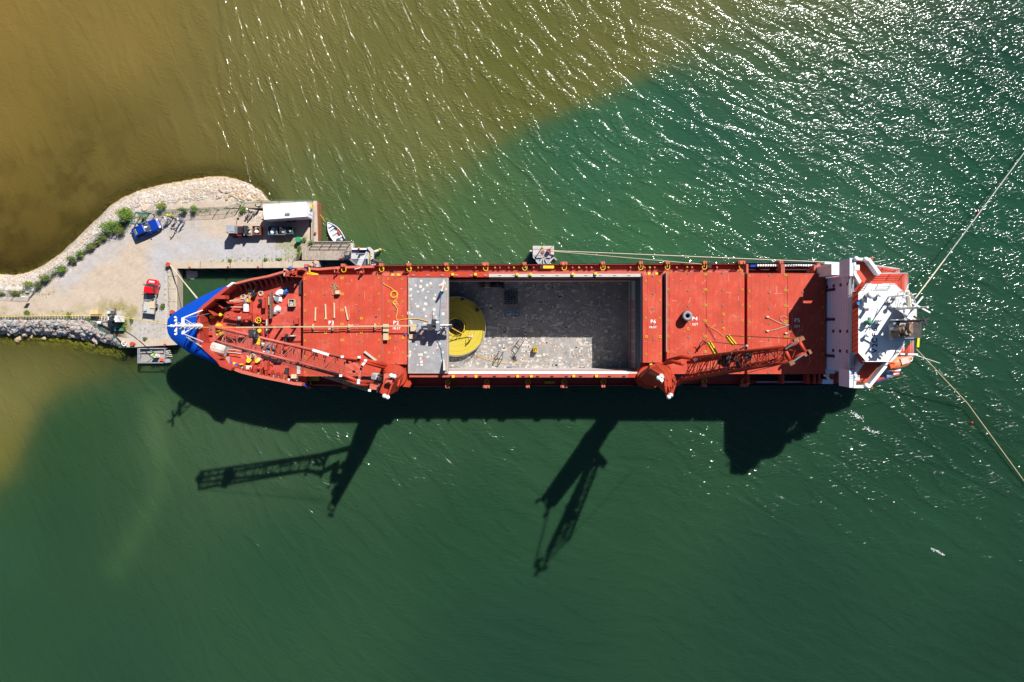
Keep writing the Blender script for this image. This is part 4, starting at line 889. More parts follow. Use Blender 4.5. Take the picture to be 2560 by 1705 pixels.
for (x, y, w_, h_, d) in [(2180, 722, 40, 4, .12), (2160, 745, 8, 18, .7), (2172, 770, 6, 7, 1.3), (2196, 800, 14, 9, .9), (2162, 768, 10, 5, .4), (2218, 752, 16, 4, .5), (2240, 738, 8, 8, .8)]:
    rf.pr(x, y, x + w_, y + h_, ZR, ZR + d)
S(rf, 'roof_box', WHITE)
for (x, y, r, h) in [(2178, 737, .55, 1.2), (2230, 765, .3, .8), (2200, 737, .3, .6), (2205, 885, .35, .9), (2170, 838, .3, .7)]:
    p = P(x, y, ZR + h); b = B().cyl(p, r * .5, ZR, ZR + h, 10); b.ball((p.x, p.y, ZR + h), r, sq=.7); S(b, 'satellite_dome', WHITE, smooth=True)
gp = P(2173, 806, ZR + .9); gb = B().cyl(gp, .3, ZR, ZR + .8, 10); gb.ball((gp.x, gp.y, ZR + .9), .38); gb.box((gp.x, gp.y + .4, ZR + .9), (.3, .5, .3)); S(gb, 'green_compass_cover', mat('green_canvas', (.04, .22, .12), .6, var=.3))
S(B().cyl(P(2146, 758, ZR + .5), .2, ZR, ZR + .5, 8), 'blue_lamp', BLUT)
# call sign, read from below upwards
p = P(2187, 836, ZR); 
txs = [('V', 877), ('2', 863), ('C', 851), ('F', 837), ('6', 824)]
for ch, y in txs: text_obj(ch, .95, P(2187.5, y, ZR + .02), math.pi / 2, 'call_sign_letter', TEXK, who, .02)
# masts with long shadows
def mast(x, y, z0, h, name, m=WHITE, r=.18, arms=(), lean=(0, 0)):
    p = P(x, y, z0); p.z = z0; t = sub(name, p - ship.location, ship)
    b = B().tube([(0, 0, 0), (lean[0], lean[1], h)], [r, r * .6], 8); loc_obj(b, 'pole', m, t)
    for (z, L_, a) in arms: loc_obj(B().bar((-L_ / 2 * math.cos(a) + lean[0] * z / h, -L_ / 2 * math.sin(a), z), (L_ / 2 * math.cos(a) + lean[0] * z / h, L_ / 2 * math.sin(a), z), r * .8), 'yard', m, t)
    return t
mast(2222, 742, ZR, 5.5, 'signal_mast', WHITE, .12, [(3.5, 3, 1.2), (4.8, 1.6, .2)])
mast(2240, 772, ZR, 7, 'signal_mast', WHITE, .2, [(4, 3.6, .9), (5.5, 2.6, -.5)])
mast(2226, 800, ZR, 3.4, 'signal_mast', WHITE, .1, [(2.6, 1.4, 0)])
rm = mast(2243, 803, ZR, 6.2, 'radar_mast', DARK, .22, [(6.0, 1.4, .5), (6.1, 1.2, 2.0), (5.2, 2.0, -.6)])
# aft boom, funnel and exhausts
S(B().tube([P(2276, 792, 21), P(2268, 727, 22.6)], [.42, .26], 8), 'stores_crane_boom', mat('cream_paint', (.70, .64, .50), .5, var=.08), 'thick cream boom lying beside the funnel')
S(B().cyl(P(2268, 788, 20), .6, DZ, 21, 12), 'stores_crane_post', MATS['cream_paint'])
S(B().pp([(2258, 735), (2285, 750), (2285, 850), (2258, 850)], DZ, 17.2), 'aft_house', WALLW)
S(B().pr(2231, 812, 2258, 852, ZR, 21.5), 'funnel_casing', mat('casing_grey', (.42, .42, .43), .6, var=.05), 'pale grey casing in front of the funnel')
FUN = S(B().pr(2255, 806, 2304, 845, 12, 22.3), 'funnel', mat('soot_dark', (.05, .045, .045), .7, var=.5, scale=1.5), 'dark sooty funnel top')
S(B().pr(2234, 846, 2290, 851, ZR, 21.6), 'funnel_side', WALLW)
for (x, y, r, l) in [(2280, 825, .75, 1), (2292, 822, .6, 1), (2268, 828, .5, 1), (2264, 838, .35, 1), (2275, 840, .3, 1), (2290, 838, .25, 1)]:
    p = P(x, y, 25.2); b = B().tube([(p.x, p.y, 22.3), (p.x, p.y, 23.0), (p.x + .3, p.y + .1, 23.4)], r, 10); b.to('exhaust_pipe', mat('pipe_brown', (.26, .19, .13), .5, metal=.3, var=.5, scale=2), FUN, smooth=False)
for (x, y, m) in [(2299, 812, REDC), (2288, 811, WALLW), (2262, 812, GRY), (2268, 819, GRY), (2297, 829, RUSTM), (2283, 833, GRY), (2259, 822, WHITE), (2272, 811, SILV)]:
    p = P(x, y, 25); B().box((p.x, p.y, 22.7), (U(.3, .8), U(.3, .6), .8)).to('vent_box', m, FUN)
for y in (775, 785, 795): S(B().tube([P(2262 + (y - 775) * .6, y - 15, 21.4), P(2264 + (y - 775) * .6, y + 14, 22.6)], .26, 7), 'white_pipe', WHITE)
rails([(2285, 745), (2291, 763), (2291, 800), (2300, 803)], 17.3); rails([(2278, 732), (2285, 745)], 17.3)
S(B().pp([(2275, 745), (2292, 765), (2292, 803), (2275, 803)], 15, 17.2), 'aft_platform', WHITE)
yf = P(2296, 856, 22); S(B().pp([(2294, 843), (2300, 840), (2298, 868), (2292, 868)], 20, 20.25), 'yellow_flag', mat('lime_cloth', (.55, .60, .02), .7), 'yellow green cloth on the stern rail')
S(B().bar(P(2250, 885, ZW + 1.3), P(2294, 886, ZW + 1.3), .22), 'white_boom', WHITE)
tl = S(B().bar(P(2305, 780, 20.5), P(2305, 800, 20.5), .08), 'stern_frame', DARK); B().bar(P(2292, 782, 20.5), P(2305, 781, 20.5), .08).to('frame_bar', DARK, tl)
S(B().bar(P(2304, 846, 23), P(2304, 862, 22), .06), 'stern_pole', DARK)
# stern rescue boat recess
S(B().pp([(2208, 918), (2230, 918), (2231, 931), (2212, 944), (2205, 942)], 11.9, 12.4), 'raft_canister_bed', WALLW)
S(B().tube([P(2212, 937, 13), P(2228, 933, 13)], .55, 9), 'raft_canister', mat('pale_blue_cover', (.35, .42, .55), .6))
db = B().pr(2219, 911, 2224, 932, 12, 14.5); db.pr(2224, 920, 2252, 927, 13, 14.3); S(db, 'boat_davit', WALLW)
# ---------------------------------------------------------------- bow mast
bp_ = P(503, 815, 11.2); bm = sub('bow_mast', bp_ - ship.location, ship, 'white bow mast seen from above with crosstrees')
def mk(b, n_): loc_obj(b, n_, WHITE, bm)
hm = 7.3
mk(B().tube([(0, 0, 0), (-.3, 0, hm)], [.30, .16], 10), 'mast_pole')
for k in range(12): mk(B().ring((-.03 * k, 0, .8 + k * .5), .42, .035, n=10, m=4), 'ladder_hoop') if k % 2 == 0 else None
mk(B().box((-.2, 0, 4.9), (.40, 2.3, .12)), 'crosstree'); mk(B().box((-.3, 0, 6.6), (.22, 2.4, .14)), 'crosstree')
mk(B().bar((-.2, -1.1, 4.9), (0, -.2, 2.4), .1), 'strut'); mk(B().bar((-.2, 1.1, 4.9), (0, .2, 2.4), .1), 'strut')
for y in (-1.15, -.7, .7, 1.15): mk(B().ball((-.3, y, 6.8), .17), 'lamp')
mk(B().bar((-.3, 0, hm), (-1.0, 0, hm + .2), .09), 'forward_arm'); mk(B().ball((-.6, 0, hm), .2), 'lamp')
mk(B().ball((.1, 0, 5.5), .2), 'lamp')
for s_ in (1, -1): mk(B().tube([(-.2, 1.1 * s_, 4.9), (.2, 2.3 * s_, 0)], .09, 6), 'mast_stay')
S(B().bar(P(503, 867, 11.3), P(467, 843, 14), .14), 'mast_stay', WHITE)
for a, b_ in [((527, 783), (465, 795, 17)), ((523, 885), (465, 838, 17))]: S(B().tube([P(a[0], a[1], 9.5), P(*b_)], .03, 4), 'stay_wire', SILV)
# open the water sheet where the hull sits, so that the hold floor lies dry below it
_bm = __import__('bmesh').new(); _bm.from_mesh(wme)
_k = [f for f in _bm.faces if HX0 - 6 < f.calc_center_median().x < HX1 + 1.2 and HYS - .9 < f.calc_center_median().y < HYP + .9]
__import__('bmesh').ops.delete(_bm, geom=_k, context='FACES'); _bm.to_mesh(wme); _bm.free()
# ---------------------------------------------------------------- foredeck machinery
FZ = FD
def winch(x, y, rz, lab, drumm=ROPE, sc=1.0, yellow=False):
    p = P(x, y, FZ + .8); t = sub('mooring_winch', Vector((p.x, p.y, FZ)) - ship.location, ship, lab, rz)
    s = sc
    loc_obj(B().tube([(0, -.75 * s, .8), (0, .75 * s, .8)], .48 * s, 14), 'drum', drumm, t)
    for y_ in (-.8, .8): loc_obj(B().tube([(0, (y_ - .06) * s, .8), (0, (y_ + .06) * s, .8)], .68 * s, 14), 'drum_flange', REDO, t)
    loc_obj(B().box((0, -1.35 * s, .6), (1.3 * s, .6 * s, 1.2)), 'gearbox', REDO, t); loc_obj(B().tube([(.1, -1.7 * s, .9), (.1, -2.6 * s, .9)], .3 * s, 10), 'motor', REDO, t)
    loc_obj(B().tube([(0, .9 * s, .8), (0, 1.5 * s, .8)], [.25 * s, .38 * s], 10), 'warping_head', SILV, t)
    loc_obj(B().box((0, -.2, .12), (1.7 * s, 3.6 * s, .24)), 'bedplate', REDO, t)
    if yellow: loc_obj(B().box((.5, 1.0, 1.0), (.15, .5, .9)), 'brake_lever', YEL, t)
    return t
winch(615, 768, 0, 'winch with white rope drum near the port bow', WHITE, .85, True)
winch(619, 796, 1.57, 'long red winch just under the port rope drum', REDO, .9)
winch(622, 920, 1.5, 'red winch on the starboard side below the jib', ROPE, .8, True)
winch(678, 866, 1.35, 'grey rope winch seen through the crane jib', GRY, 1.0)
winch(676, 884, 1.35, 'second grey rope winch through the crane jib', GRY, .8)
# windlasses with chains
for (x, y, lab) in [(575, 790, 'red windlass with brake wheel above the cable tray'), (575, 838, 'red windlass partly under the crane jib')]:
    p = P(x, y, FZ + .6); t = sub('windlass', Vector((p.x, p.y, FZ)) - ship.location, ship, lab, -.25)
    loc_obj(B().loft([[(-1.1, -.8, 0), (1.3, -.5, 0), (1.3, .6, 0), (-1.1, .8, 0)], [(-.8, -.5, .8), (1.2, -.4, .6), (1.2, .4, .6), (-.8, .5, .8)]]), 'housing', REDO, t)
    loc_obj(B().ring((-.2, 0, .85), .3, .06, n=12, m=5), 'wheel_rim', REDL, t); loc_obj(B().box((.7, .1, .7), (.5, .12, .1), rz=.6), 'marking', REDL, t)
    loc_obj(B().cyl((-1.25, -.1), .25, 0, 1.1, 10), 'yellow_cap', YEL, t)
ch = B()
for k in range(18):
    a = P(568 + k * 2.2, 810 + math.sin(k) * .4 + k * .22, FZ + .15); ch.ring(a, .13, .035, n=8, m=4, ax='Z' if k % 2 else 'Y')
S(ch, 'anchor_chain', DARK)
hw = P(644, 801, FZ + 1.4); hwt = sub('hand_wheel', Vector((hw.x, hw.y, FZ)) - ship.location, ship, 'yellow spoked hand wheel on a post')
loc_obj(B().ring((0, 0, 1.2), .40, .06, n=16, m=5), 'rim', YEL, hwt); loc_obj(B().cyl((0, 0), .06, 0, 1.2, 8), 'spindle', YEL, hwt)
for k in range(3): loc_obj(B().bar((0, 0, 1.2), (.4 * math.cos(k * 2.1), .4 * math.sin(k * 2.1), 1.2), .07), 'spoke', YEL, hwt)
for (x, y, r, h, m, nm) in [(546, 815, .42, .9, YEL, 'yellow_vent'), (540, 868, .3, 1, GRY, 'vent_head'), (528, 792, .3, 1.0, YEL, 'yellow_vent'), (633, 735, .36, 1.0, BLACK, 'bollard_post'), (650, 752, .3, 1.0, BLACK, 'bollard_post'), (562, 758, .34, 1.2, BLACK, 'bollard_post'), (562, 770, .34, 1.2, BLACK, 'bollard_post'),
                        (621, 901, .36, .9, YEL, 'yellow_vent'), (642, 902, .3, .9, YEL, 'yellow_vent'), (646, 899, .3, .8, ROPE, 'vent_head'), (585, 908, .2, .5, YEL, 'yellow_vent'), (640, 924, .15, .6, YEL, 'yellow_vent'), (478, 1, 0, 0, RED, ''), (648, 827, .3, .7, YEL, 'yellow_vent'), (637, 710, .15, .8, YEL, 'yellow_vent'), (715, 745, .0, 0, RED, '')]:
    if not nm: continue
    p = P(x, y, FZ + h); b = B().cyl((p.x, p.y), r * .7, FZ, FZ + h * .8, 10); b.cyl((p.x, p.y), r, FZ + h * .75, FZ + h, 12); S(b, nm, m)
for (x, y, a) in [(629, 708, .3), (646, 701, .3), (630, 926, -.25), (648, 933, -.2), (690, 941, -.2)]:
    p = P(x, y, FZ + .5); t = sub('fairlead_roller', Vector((p.x, p.y, FZ)) - ship.location, ship, None, a)
    loc_obj(B().box((0, 0, .2), (1.1, .6, .4)), 'base', DARK, t)
    for k in (-.35, 0, .35): loc_obj(B().cyl((k, 0), .13, .4, .7, 8), 'roller', SILV, t)
# breakwater beams across the foredeck
S(B().pr(663, 735, 669, 845, FZ, FZ + .75), 'breakwater', REDO); S(B().pr(665, 798, 667.5, 836, FZ + .75, FZ + 1.1), 'white_board', CONG)
for y in (742, 776, 786, 812): S(B().pr(669, y, 677, y + 2.5, FZ, FZ + .65), 'breakwater_brace', REDO)
S(B().pr(674, 730, 678.5, 796, FZ + .6, FZ + 1.2), 'heavy_beam', BROWNW); S(B().pr(671, 742, 673.5, 762, FZ, FZ + .9), 'side_plank', WOOD)
S(B().pr(656, 786, 664, 800, FZ, FZ + .9), 'dark_box', REDO)
# white tarps, crate
def bag(pts, z, m, lab, name='white_bag', cat='bag', grp=None):
    pw = [P(x, y, z) for x, y in pts]; c = sum(pw, Vector()) / len(pw); b = B(); rings = []
    N = 16; base = []
    for k in range(N):
        t = k / N * len(pw); i = int(t); q = pw[i].lerp(pw[(i + 1) % len(pw)], t - i); base.append(q)
    for s_, h in ((1, 0), (1.04, .25), (.8, .7), (.45, .95), (.12, 1.0)):
        rings.append([Vector((c.x + (q.x - c.x) * s_ + U(-.05, .05), c.y + (q.y - c.y) * s_ + U(-.05, .05), FZ + (z - FZ) * h + U(-.06, .06))) for q in base])
    b.loft(rings, cap=True); return b.to(name, m, label=lab, cat=cat, group=grp)
bag([(682, 735), (690, 724), (706, 722), (709, 734), (697, 740), (688, 742)], FZ + .9, WHITE, 'crumpled white bag beside a blue tarpaulin on the foredeck', grp='white bags on the foredeck')
o = bag([(681, 740), (690, 738), (703, 742), (702, 754), (690, 757), (683, 750)], FZ + .5, WHITE, 'open white bag with a hollow dark top, middle of the foredeck bags', grp='white bags on the foredeck')
S(B().cyl(P(691, 746, FZ + .6), .38, FZ + .52, FZ + .58, 12), 'bag_contents', GRY)
bag([(679, 786), (683, 768), (690, 763), (698, 768), (698, 777), (686, 786)], FZ + .8, WHITE, 'folded white bag lying alone below the other two on the foredeck', grp='white bags on the foredeck')
bag([(703, 736), (707, 724), (716, 720), (718, 728), (710, 738)], FZ + 1.0, BLUT, 'crumpled blue tarpaulin on the foredeck against the white bag', 'blue_tarpaulin', 'tarpaulin')
def crate_open(x0, y0, x1, y1, z, h, lab, m=WOOD, fill=DARK, name='wooden_crate', cat='crate', grp=None, stuffm=None):
    pts = [P(x, y, z + h) for x, y in ((x0, y0), (x1, y0), (x1, y1), (x0, y1))]; c = sum(pts, Vector()) / 4; t = T(name, (c.x, c.y, z), lab, cat, grp)
    X_ = [p.x for p in pts]; Y_ = [p.y for p in pts]; a, b_, c_, d = min(X_), max(X_), min(Y_), max(Y_); th = .06
    for q in ([(a, c_), (b_, c_), (b_, c_ + th), (a, c_ + th)], [(a, d - th), (b_, d - th), (b_, d), (a, d)], [(a, c_ + th), (a + th, c_ + th), (a + th, d - th), (a, d - th)], [(b_ - th, c_ + th), (b_, c_ + th), (b_, d - th), (b_ - th, d - th)]):
        B().prism(q, z, z + h).to('side_panel', m, t)
    B().prism([(a, c_), (b_, c_), (b_, d), (a, d)], z + .005, z + .06).to('bottom', fill, t)
    if stuffm:
        for k in range(10):
            i = k % len(stuffm); b = B(); s = min(b_ - a, d - c_) * U(.16, .3); b.rock((U(a + s, b_ - s), U(c_ + s, d - s), z + h * U(.5, .9)), s, .8); b.to('rubbish', stuffm[i], t)
    return t
crate_open(721, 748, 735.5, 766, FZ, .9, 'small open wooden crate of bottles on the foredeck', stuffm=[CONG, SILV, DARK])
# rope coils on foredeck
def coil(x, y, z, r, m, n=3, name='rope_coil', lab=None, parent=ship):
    b = B()
    for k in range(n): b.ring(P(x + U(-2, 2), y + U(-2, 2), z + .05 * k), r * U(.8, 1.1), .045, n=14, m=4)
    return b.to(name, m, parent, lab)
for (x, y, r) in [(625, 729, .35), (652, 733, .35), (608, 742, .35), (618, 745, .35), (626, 891, .5), (632, 892, .4), (565, 846, .5)]: coil(x, y, FZ + .1, r, ROPE)
for pts in [[(565, 753), (585, 750), (612, 746)], [(566, 753), (610, 752.5)], [(545, 765), (565, 767), (610, 768)], [(560, 872), (585, 874), (604, 877)], [(564, 880), (588, 882), (603, 885)], [(568, 868), (590, 868.5)]]:
    S(B().tube([P(x, y, FZ + .7) for x, y in pts], .06, 5), 'mooring_line', ROPE)
S(B().bar(P(634, 729, FZ + .4), P(645, 708, FZ + .6), .1), 'long_boathook', PLANK)
# starboard anchor cover, ladder box, misc
an = B().tube([P(531, 868, FZ + 1.4), P(566, 876, FZ + 1.3)], [.85, .95], 12); S(an, 'worn_white_drum', mat('worn_white', (.55, .50, .45), .7, var=.2, scale=2, spot=(.25, .14, .08), spot_amt=.9, spot_scale=1.5), 'stained white cylindrical drum beside the starboard bow bulwark')
for (x, y) in [(566, 864), (563, 881)]: p = P(x, y, FZ + 1); S(B().cyl(p, .3, FZ, FZ + 1.2, 10), 'grey_cap', GRY)
lb = B().pr(559, 891, 574, 912, FZ, FZ + .7); S(lb, 'cage_box', REDL)
for k in range(5): S(B().pr(560 + k * 3, 892, 561 + k * 3, 911, FZ + .7, FZ + .8), 'cage_bar', CONG)
for (x0, y0, x1, y1, h, m) in [(600, 705, 612, 712, .6, REDO), (655, 748, 662, 770, 1.2, REDO), (625, 806, 656, 836, .25, REDO), (632, 806, 634, 826, .8, CONG), (735, 795, 745, 810, .6, REDO), (722, 908, 758, 940, 1.5, REDO), (727, 936, 740, 946, 2.0, WOOD), (712, 920, 722, 935, .8, DARK), (595, 835, 612, 843, .8, REDL), (585, 770, 600, 776, .5, REDO), (660, 905, 668, 925, 1.2, REDO), (670, 925, 680, 934, .7, REDO),
                              (690, 895, 703, 905, .6, DARK), (575, 722, 582, 735, .6, REDO), (598, 718, 606, 730, .5, REDO), (520, 830, 535, 838, .4, REDO), (748, 700, 756, 735, .4, DARK), (742, 905, 750, 935, 1.7, CONG), (723, 838, 736, 841, .9, CONG), (705, 936, 716, 955, .9, RUSTM), (718, 946, 742, 952, 1.0, WALLW), (700, 842, 708, 843, .8, DARK), (712, 835, 715, 858, .9, DARK)]:
    S(B().pr(x0, y0, x1, y1, FZ, FZ + h), 'deck_box', m)
for k in range(26):
    x, y = U(560, 740), U(745, 935); p = P(x, y, FZ)
    if y > np.interp(x, [560, 600, 740], [880, 915, 945]) or 670 < x < 735 and 740 < y < 830: continue
    b = B(); s = U(.15, .5); h = U(.2, .7)
    if k % 3 == 0: b.cyl(p, s * .5, FZ, FZ + h, 8)
    elif k % 3 == 1: b.box((p.x, p.y, FZ + h / 2), (s, s * U(.4, 1.5), h), rz=U(-.4, .4))
    else: b.tube([p + Vector((0, 0, .15)), p + Vector((U(-1, 1), U(-1, 1), .15))], .07, 5)
    S(b, 'deck_fitting', random.choice([REDO, REDO, REDL, DARK, YEL]))
# port accommodation ladder gantry near the bow rail
S(B().pr(709, 671, 714, 690, 9.8, 10.5), 'gantry_post', CONG); S(B().pr(714, 681, 728, 690, 9.9, 10.4), 'gantry_plate', REDL)
for a, b_ in [((725, 690), (741, 672)), ((739, 690), (741, 672)), ((714, 688), (744, 690)), ((714, 680), (739, 690))]: S(B().bar(P(*a, 10.8), P(*b_, 10.8), .3), 'gantry_beam', REDO)
for x, y in ((726, 690), (741, 674), (742, 690)): p = P(x, y, 10.6); S(B().box((p.x, p.y, (FZ + 10.7) / 2), (.25, .25, 10.7 - FZ)), 'gantry_leg', REDO)
S(B().ball(P(726, 670, 10.6), .3), 'blue_lamp', BLUT)

# ---------------------------------------------------------------- hold contents
def inh(x, y): p = P(x, y, ZF); return p
cc = P(1141, 816.5, -.5); Rc = 72.5 * 110.5 / 1705; Rh = 23.5 * 110.5 / 1705
car = T('cable_carousel', (cc.x, cc.y, ZF), 'round yellow coil of cable in a lattice basket, half under the grey panel', 'cable carousel')
CAB = bpy.data.materials.new('yellow_cable'); CAB.use_nodes = True
_n = CAB.node_tree.nodes; _L = CAB.node_tree.links; _b = _n['Principled BSDF']; _b.inputs['Roughness'].default_value = .5
_t = _n.new('ShaderNodeTexCoord'); _w = _n.new('ShaderNodeTexWave'); _w.wave_type = 'RINGS'; _w.rings_direction = 'Z'; _w.inputs['Scale'].default_value = 2.2; _w.inputs['Distortion'].default_value = .6; _w.inputs['Detail'].default_value = 2
_L.new(_t.outputs['Object'], _w.inputs['Vector']); _r = _n.new('ShaderNodeMix'); _r.data_type = 'RGBA'; _r.inputs[6].default_value = (.46, .36, .03, 1); _r.inputs[7].default_value = (.56, .44, .05, 1); _L.new(_w.outputs['Fac'], _r.inputs[0]); _L.new(_r.outputs[2], _b.inputs['Base Color'])
_bp = _n.new('ShaderNodeBump'); _bp.inputs['Strength'].default_value = .3; _bp.inputs['Distance'].default_value = .05; _L.new(_w.outputs['Fac'], _bp.inputs['Height']); _L.new(_bp.outputs[0], _b.inputs['Normal'])
def annulus(r0, r1, z0, z1, n=72):
    b = B(); c = lambda r, z: [(r * math.cos(2 * math.pi * k / n), r * math.sin(2 * math.pi * k / n), z) for k in range(n)]
    b.loft([c(r1, z0), c(r1, z1), c(r0, z1), c(r0, z0)], cap=False); return b
loc_obj(annulus(Rh, Rc, .3, 1.4), 'coiled_cable', CAB, car)
for k in range(3):
    r = Rh + (Rc - Rh) * (k + .8) / 3.6
    loc_obj(B().ring((0, 0, 1.41), r, .03, n=64, m=4), 'cable_turn', mat('cable_olive', (.46, .36, .03), .5), car)
loc_obj(annulus(.4, Rc + .15, .05, .25), 'turntable', GRY, car)
for k in range(40):
    a = 2 * math.pi * k / 40; x, y = (Rc + .1) * math.cos(a), (Rc + .1) * math.sin(a); loc_obj(B().tube([(x, y, .1), (x * 1.0, y * 1.0, 2.3)], .035, 4), 'basket_post', SILV, car)
for z in (1.0, 1.65, 2.3): loc_obj(B().ring((0, 0, z), Rc + .1, .035, n=64, m=4), 'basket_rail', SILV, car)
for k in range(14):
    a = 2 * math.pi * k / 14; loc_obj(B().tube([((Rh - .1) * math.cos(a), (Rh - .1) * math.sin(a), .2), ((Rh - .1) * math.cos(a), (Rh - .1) * math.sin(a), 2.4)], .04, 4), 'inner_post', YEL, car)
for z in (1.7, 2.4): loc_obj(B().ring((0, 0, z), Rh - .1, .045, n=14, m=4), 'inner_rail', YEL, car)
for k in range(12):
    a = 2 * math.pi * k / 12 + .2; loc_obj(B().bar((0, 0, .35), (Rh * math.cos(a), Rh * math.sin(a), .3), .08), 'hub_spoke', DARK, car)
loc_obj(B().cyl((0, 0), .35, .1, 1.2, 12), 'hub', DARK, car)
for (x, y) in [(1155, 746), (1192, 774)]:
    p = P(x, y, 1) - cc; loc_obj(B().box((p.x, p.y, 1.8), (.5, .5, .7), rz=.4), 'roller_guide', DARK, car)
# loose things on the hold floor
bf = T('blue_steel_frame', inh(1279, 783), 'blue ladder-like steel frame with eight openings on the hold floor', 'steel frame')
for i in range(5): p = P(1262 + i * 9.0, 782, ZF + 1) - bf.location; loc_obj(B().box((p.x, 0, 1.0), (.1, 1.0, .12)), 'cross_bar', BLUP, bf)
for y in (-.48, 0, .48): loc_obj(B().box((0.05, y + .05, 1.0), (2.45, .1, .14)), 'long_bar', BLUP, bf)
for x in (-1.1, 1.15):
    for y in (-.45, .5): loc_obj(B().box((x, y, .5), (.1, .1, .9)), 'leg', BLUP, bf)
fr2 = T('dark_grating_stack', inh(1278, 745), 'stack of dark gratings in the shaded part of the hold', 'grating stack')
for k in range(7): loc_obj(B().box((0, -.9 + k * .3, .3 + .02 * k), (2.3, .08, .12)), 'grating_bar', DARK, fr2)
for k in range(5): loc_obj(B().box((-1.0 + k * .5, 0, .36), (.08, 2.1, .1)), 'grating_bar', DARK, fr2)
t = crate_open(1334, 868, 1343, 880, ZF, 1.1, 'yellow open skip on the sunny part of the hold floor', m=YEL, fill=YELD, name='yellow_skip', cat='skip', stuffm=[YEL, WOOD, YELD])
for (pts, lab) in [([(1300, 846), (1309, 854), (1300, 868), (1291, 858)], 'dark tubular trestle on the floor at the shadow edge in the hold'), ([(1247, 879), (1258, 881), (1255, 899), (1242, 896)], 'dark tubular trestle on the floor near the yellow carousel')]:
    c = inh(*[sum(q[i] for q in pts) / 4 for i in (0, 1)]); t = T('steel_trestle', c, lab, 'trestle'); w_ = [P(x, y, ZF + 1.5) for x, y in pts]
    for i in range(4): B().bar(w_[i], w_[(i + 1) % 4], .09).to('top_bar', DARK, t)
    for q in w_: B().bar(q, (q.x, q.y, ZF), .09).to('leg', DARK, t)
b = B()
for k in range(16): b.add([inh(1272 + U(-6, 6), 920 + U(-3, 3)) + Vector((U(-.2, .2), U(-.2, .2), U(0, .25))) for _ in range(4)], [(0, 1, 2, 3)])
b.to('blue_tarpaulin', BLUT, label='crumpled blue tarpaulin scrap at the foot of the sunlit hold wall', cat='tarpaulin')
b = B()
for k in range(40): a = inh(1286 + random.gauss(0, 3), 895 + random.gauss(0, 4)); b.tube([a + Vector((0, 0, .06)), a + Vector((U(-.5, .5), U(-.5, .5), .08))], .025, 4)
b.to('wire_heap', DARK, label='small dark heap of tangled wire on the sunlit hold floor', cat='wire heap')
b = B().tube([inh(x, y) + Vector((0, 0, .05)) for x, y in [(1185, 884), (1200, 893), (1220, 899), (1245, 905), (1275, 908), (1305, 909)]], .05, 5)
b.to('yellow_rope', ROPEY, label='yellow rope trailing over the hold floor from the carousel', cat='rope')
B().tube([P(1130, 820, 2.6), P(1150, 831, .8), P(1168, 840, -.2), P(1178, 841, -.4)], .07, 6).to('yellow_cable_end', ROPEY, label='short length of cable running from the machine to the person on the coil', cat='cable')
for (x0, y0, x1, y1, h, m, f, lab, st) in [(1200, 706, 1211, 718, 1.2, BROWNW, DARK, 'brown bin at the left end of the row by the shaded hold wall', [BROWNW]), (1212, 706, 1223, 718, 1.0, CONG, GRY, 'pale bin with scraps second in the row by the shaded hold wall', [CONG, GRY]), (1226, 706, 1237, 717, 1.1, DARK, DARK, 'black bin third in the row by the shaded hold wall', [DARK]), (1238, 706, 1250, 717, 1.1, DARK, DARK, 'dark bin holding a yellow and a blue piece by the shaded hold wall', [YEL, BLUT, DARK]), (1252, 706, 1261, 720, 1.1, BROWNW, DARK, 'brown bin at the right end of the row by the shaded hold wall', [BROWNW, BLUT])]:
    crate_open(x0, y0, x1, y1, ZF, h, lab, m, f, 'rubbish_bin', 'bin', 'bins against the hold wall', st)
S(B().pr(1449, 918, 1462, 920, ZF, ZF + .15), 'loose_plank', BROWNW)

# ---------------------------------------------------------------- cable tray and machine over the hatches
tray = T('cable_tray', P(770, 816, 9.9), 'long cream cable tray running along the hatch covers to the bow', 'cable tray')
ty = lambda x: np.interp(x, [509, 600, 1045], [818, 818.5, 814.5])
ZT = 10.9
xs = list(range(590, 1046, 13))
for dy in (-1.1, 1.1): B().tube([P(x, ty(x) + dy, ZT) for x in xs], .03, 5).to('side_rail', CONG, tray)
B().tube([P(x, ty(x), ZT) for x in [505] + xs], .045, 5).to('cable', ROPEY, tray)
for i, x in enumerate(xs): B().bar(P(x, ty(x) - 1.1, ZT - .06), P(x, ty(x) + 1.1, ZT - .06), .05).to('roller', ROPE, tray)
B().tube([P(x, ty(x) + 1.6, ZT - .5) for x in range(760, 956, 13)], .05, 5).to('lower_rail', CONG, tray)
for x in (630, 665, 690, 725): p = P(x, ty(x), ZT); B().box((p.x, p.y, (FZ + ZT) / 2 - .1), (.12, .4, ZT - FZ - .2)).to('support_leg', DARK, tray)
for k, (x, y0, y1) in enumerate([(782, 810, 824.5), (831, 810, 826), (872, 810, 825), (937, 808.5, 824)]):
    B().pr(x - 1.1, y0, x + 1.1, y1, 9.95, 10.5).to('timber_bearer', WOOD, tray)
for k, (a, b_, lab) in enumerate([((789, 768.5), (788, 802), 'pale timber plank lying on hatch P3, leftmost of the four'), ((813.5, 760), (815, 797.5), 'pale timber plank on hatch P3, second from the left'), ((835.5, 757), (836, 795), 'pale timber plank on hatch P3, third and farthest from the tray'), ((863, 766.5), (870, 799.5), 'slanting pale timber plank on hatch P3 across the centre strip')]):
    B().bar(P(*a, 10.08), P(*b_, 10.08), .18, .12).to('timber_plank', WOOD, label=lab, cat='plank', group='planks on the hatch covers')
B().bar(P(875, 815, 10.1), P(883, 812, 10.1), .15, .1).to('timber_offcut', WOOD, label='short pale offcut touching the cable tray', cat='plank')
B().bar(P(911, 879, 10.15), P(941, 902, 10.15), .3, .2).to('grey_beam', CONG, label='pale grey beam lying aslant on hatch P3 above the crane', cat='beam')
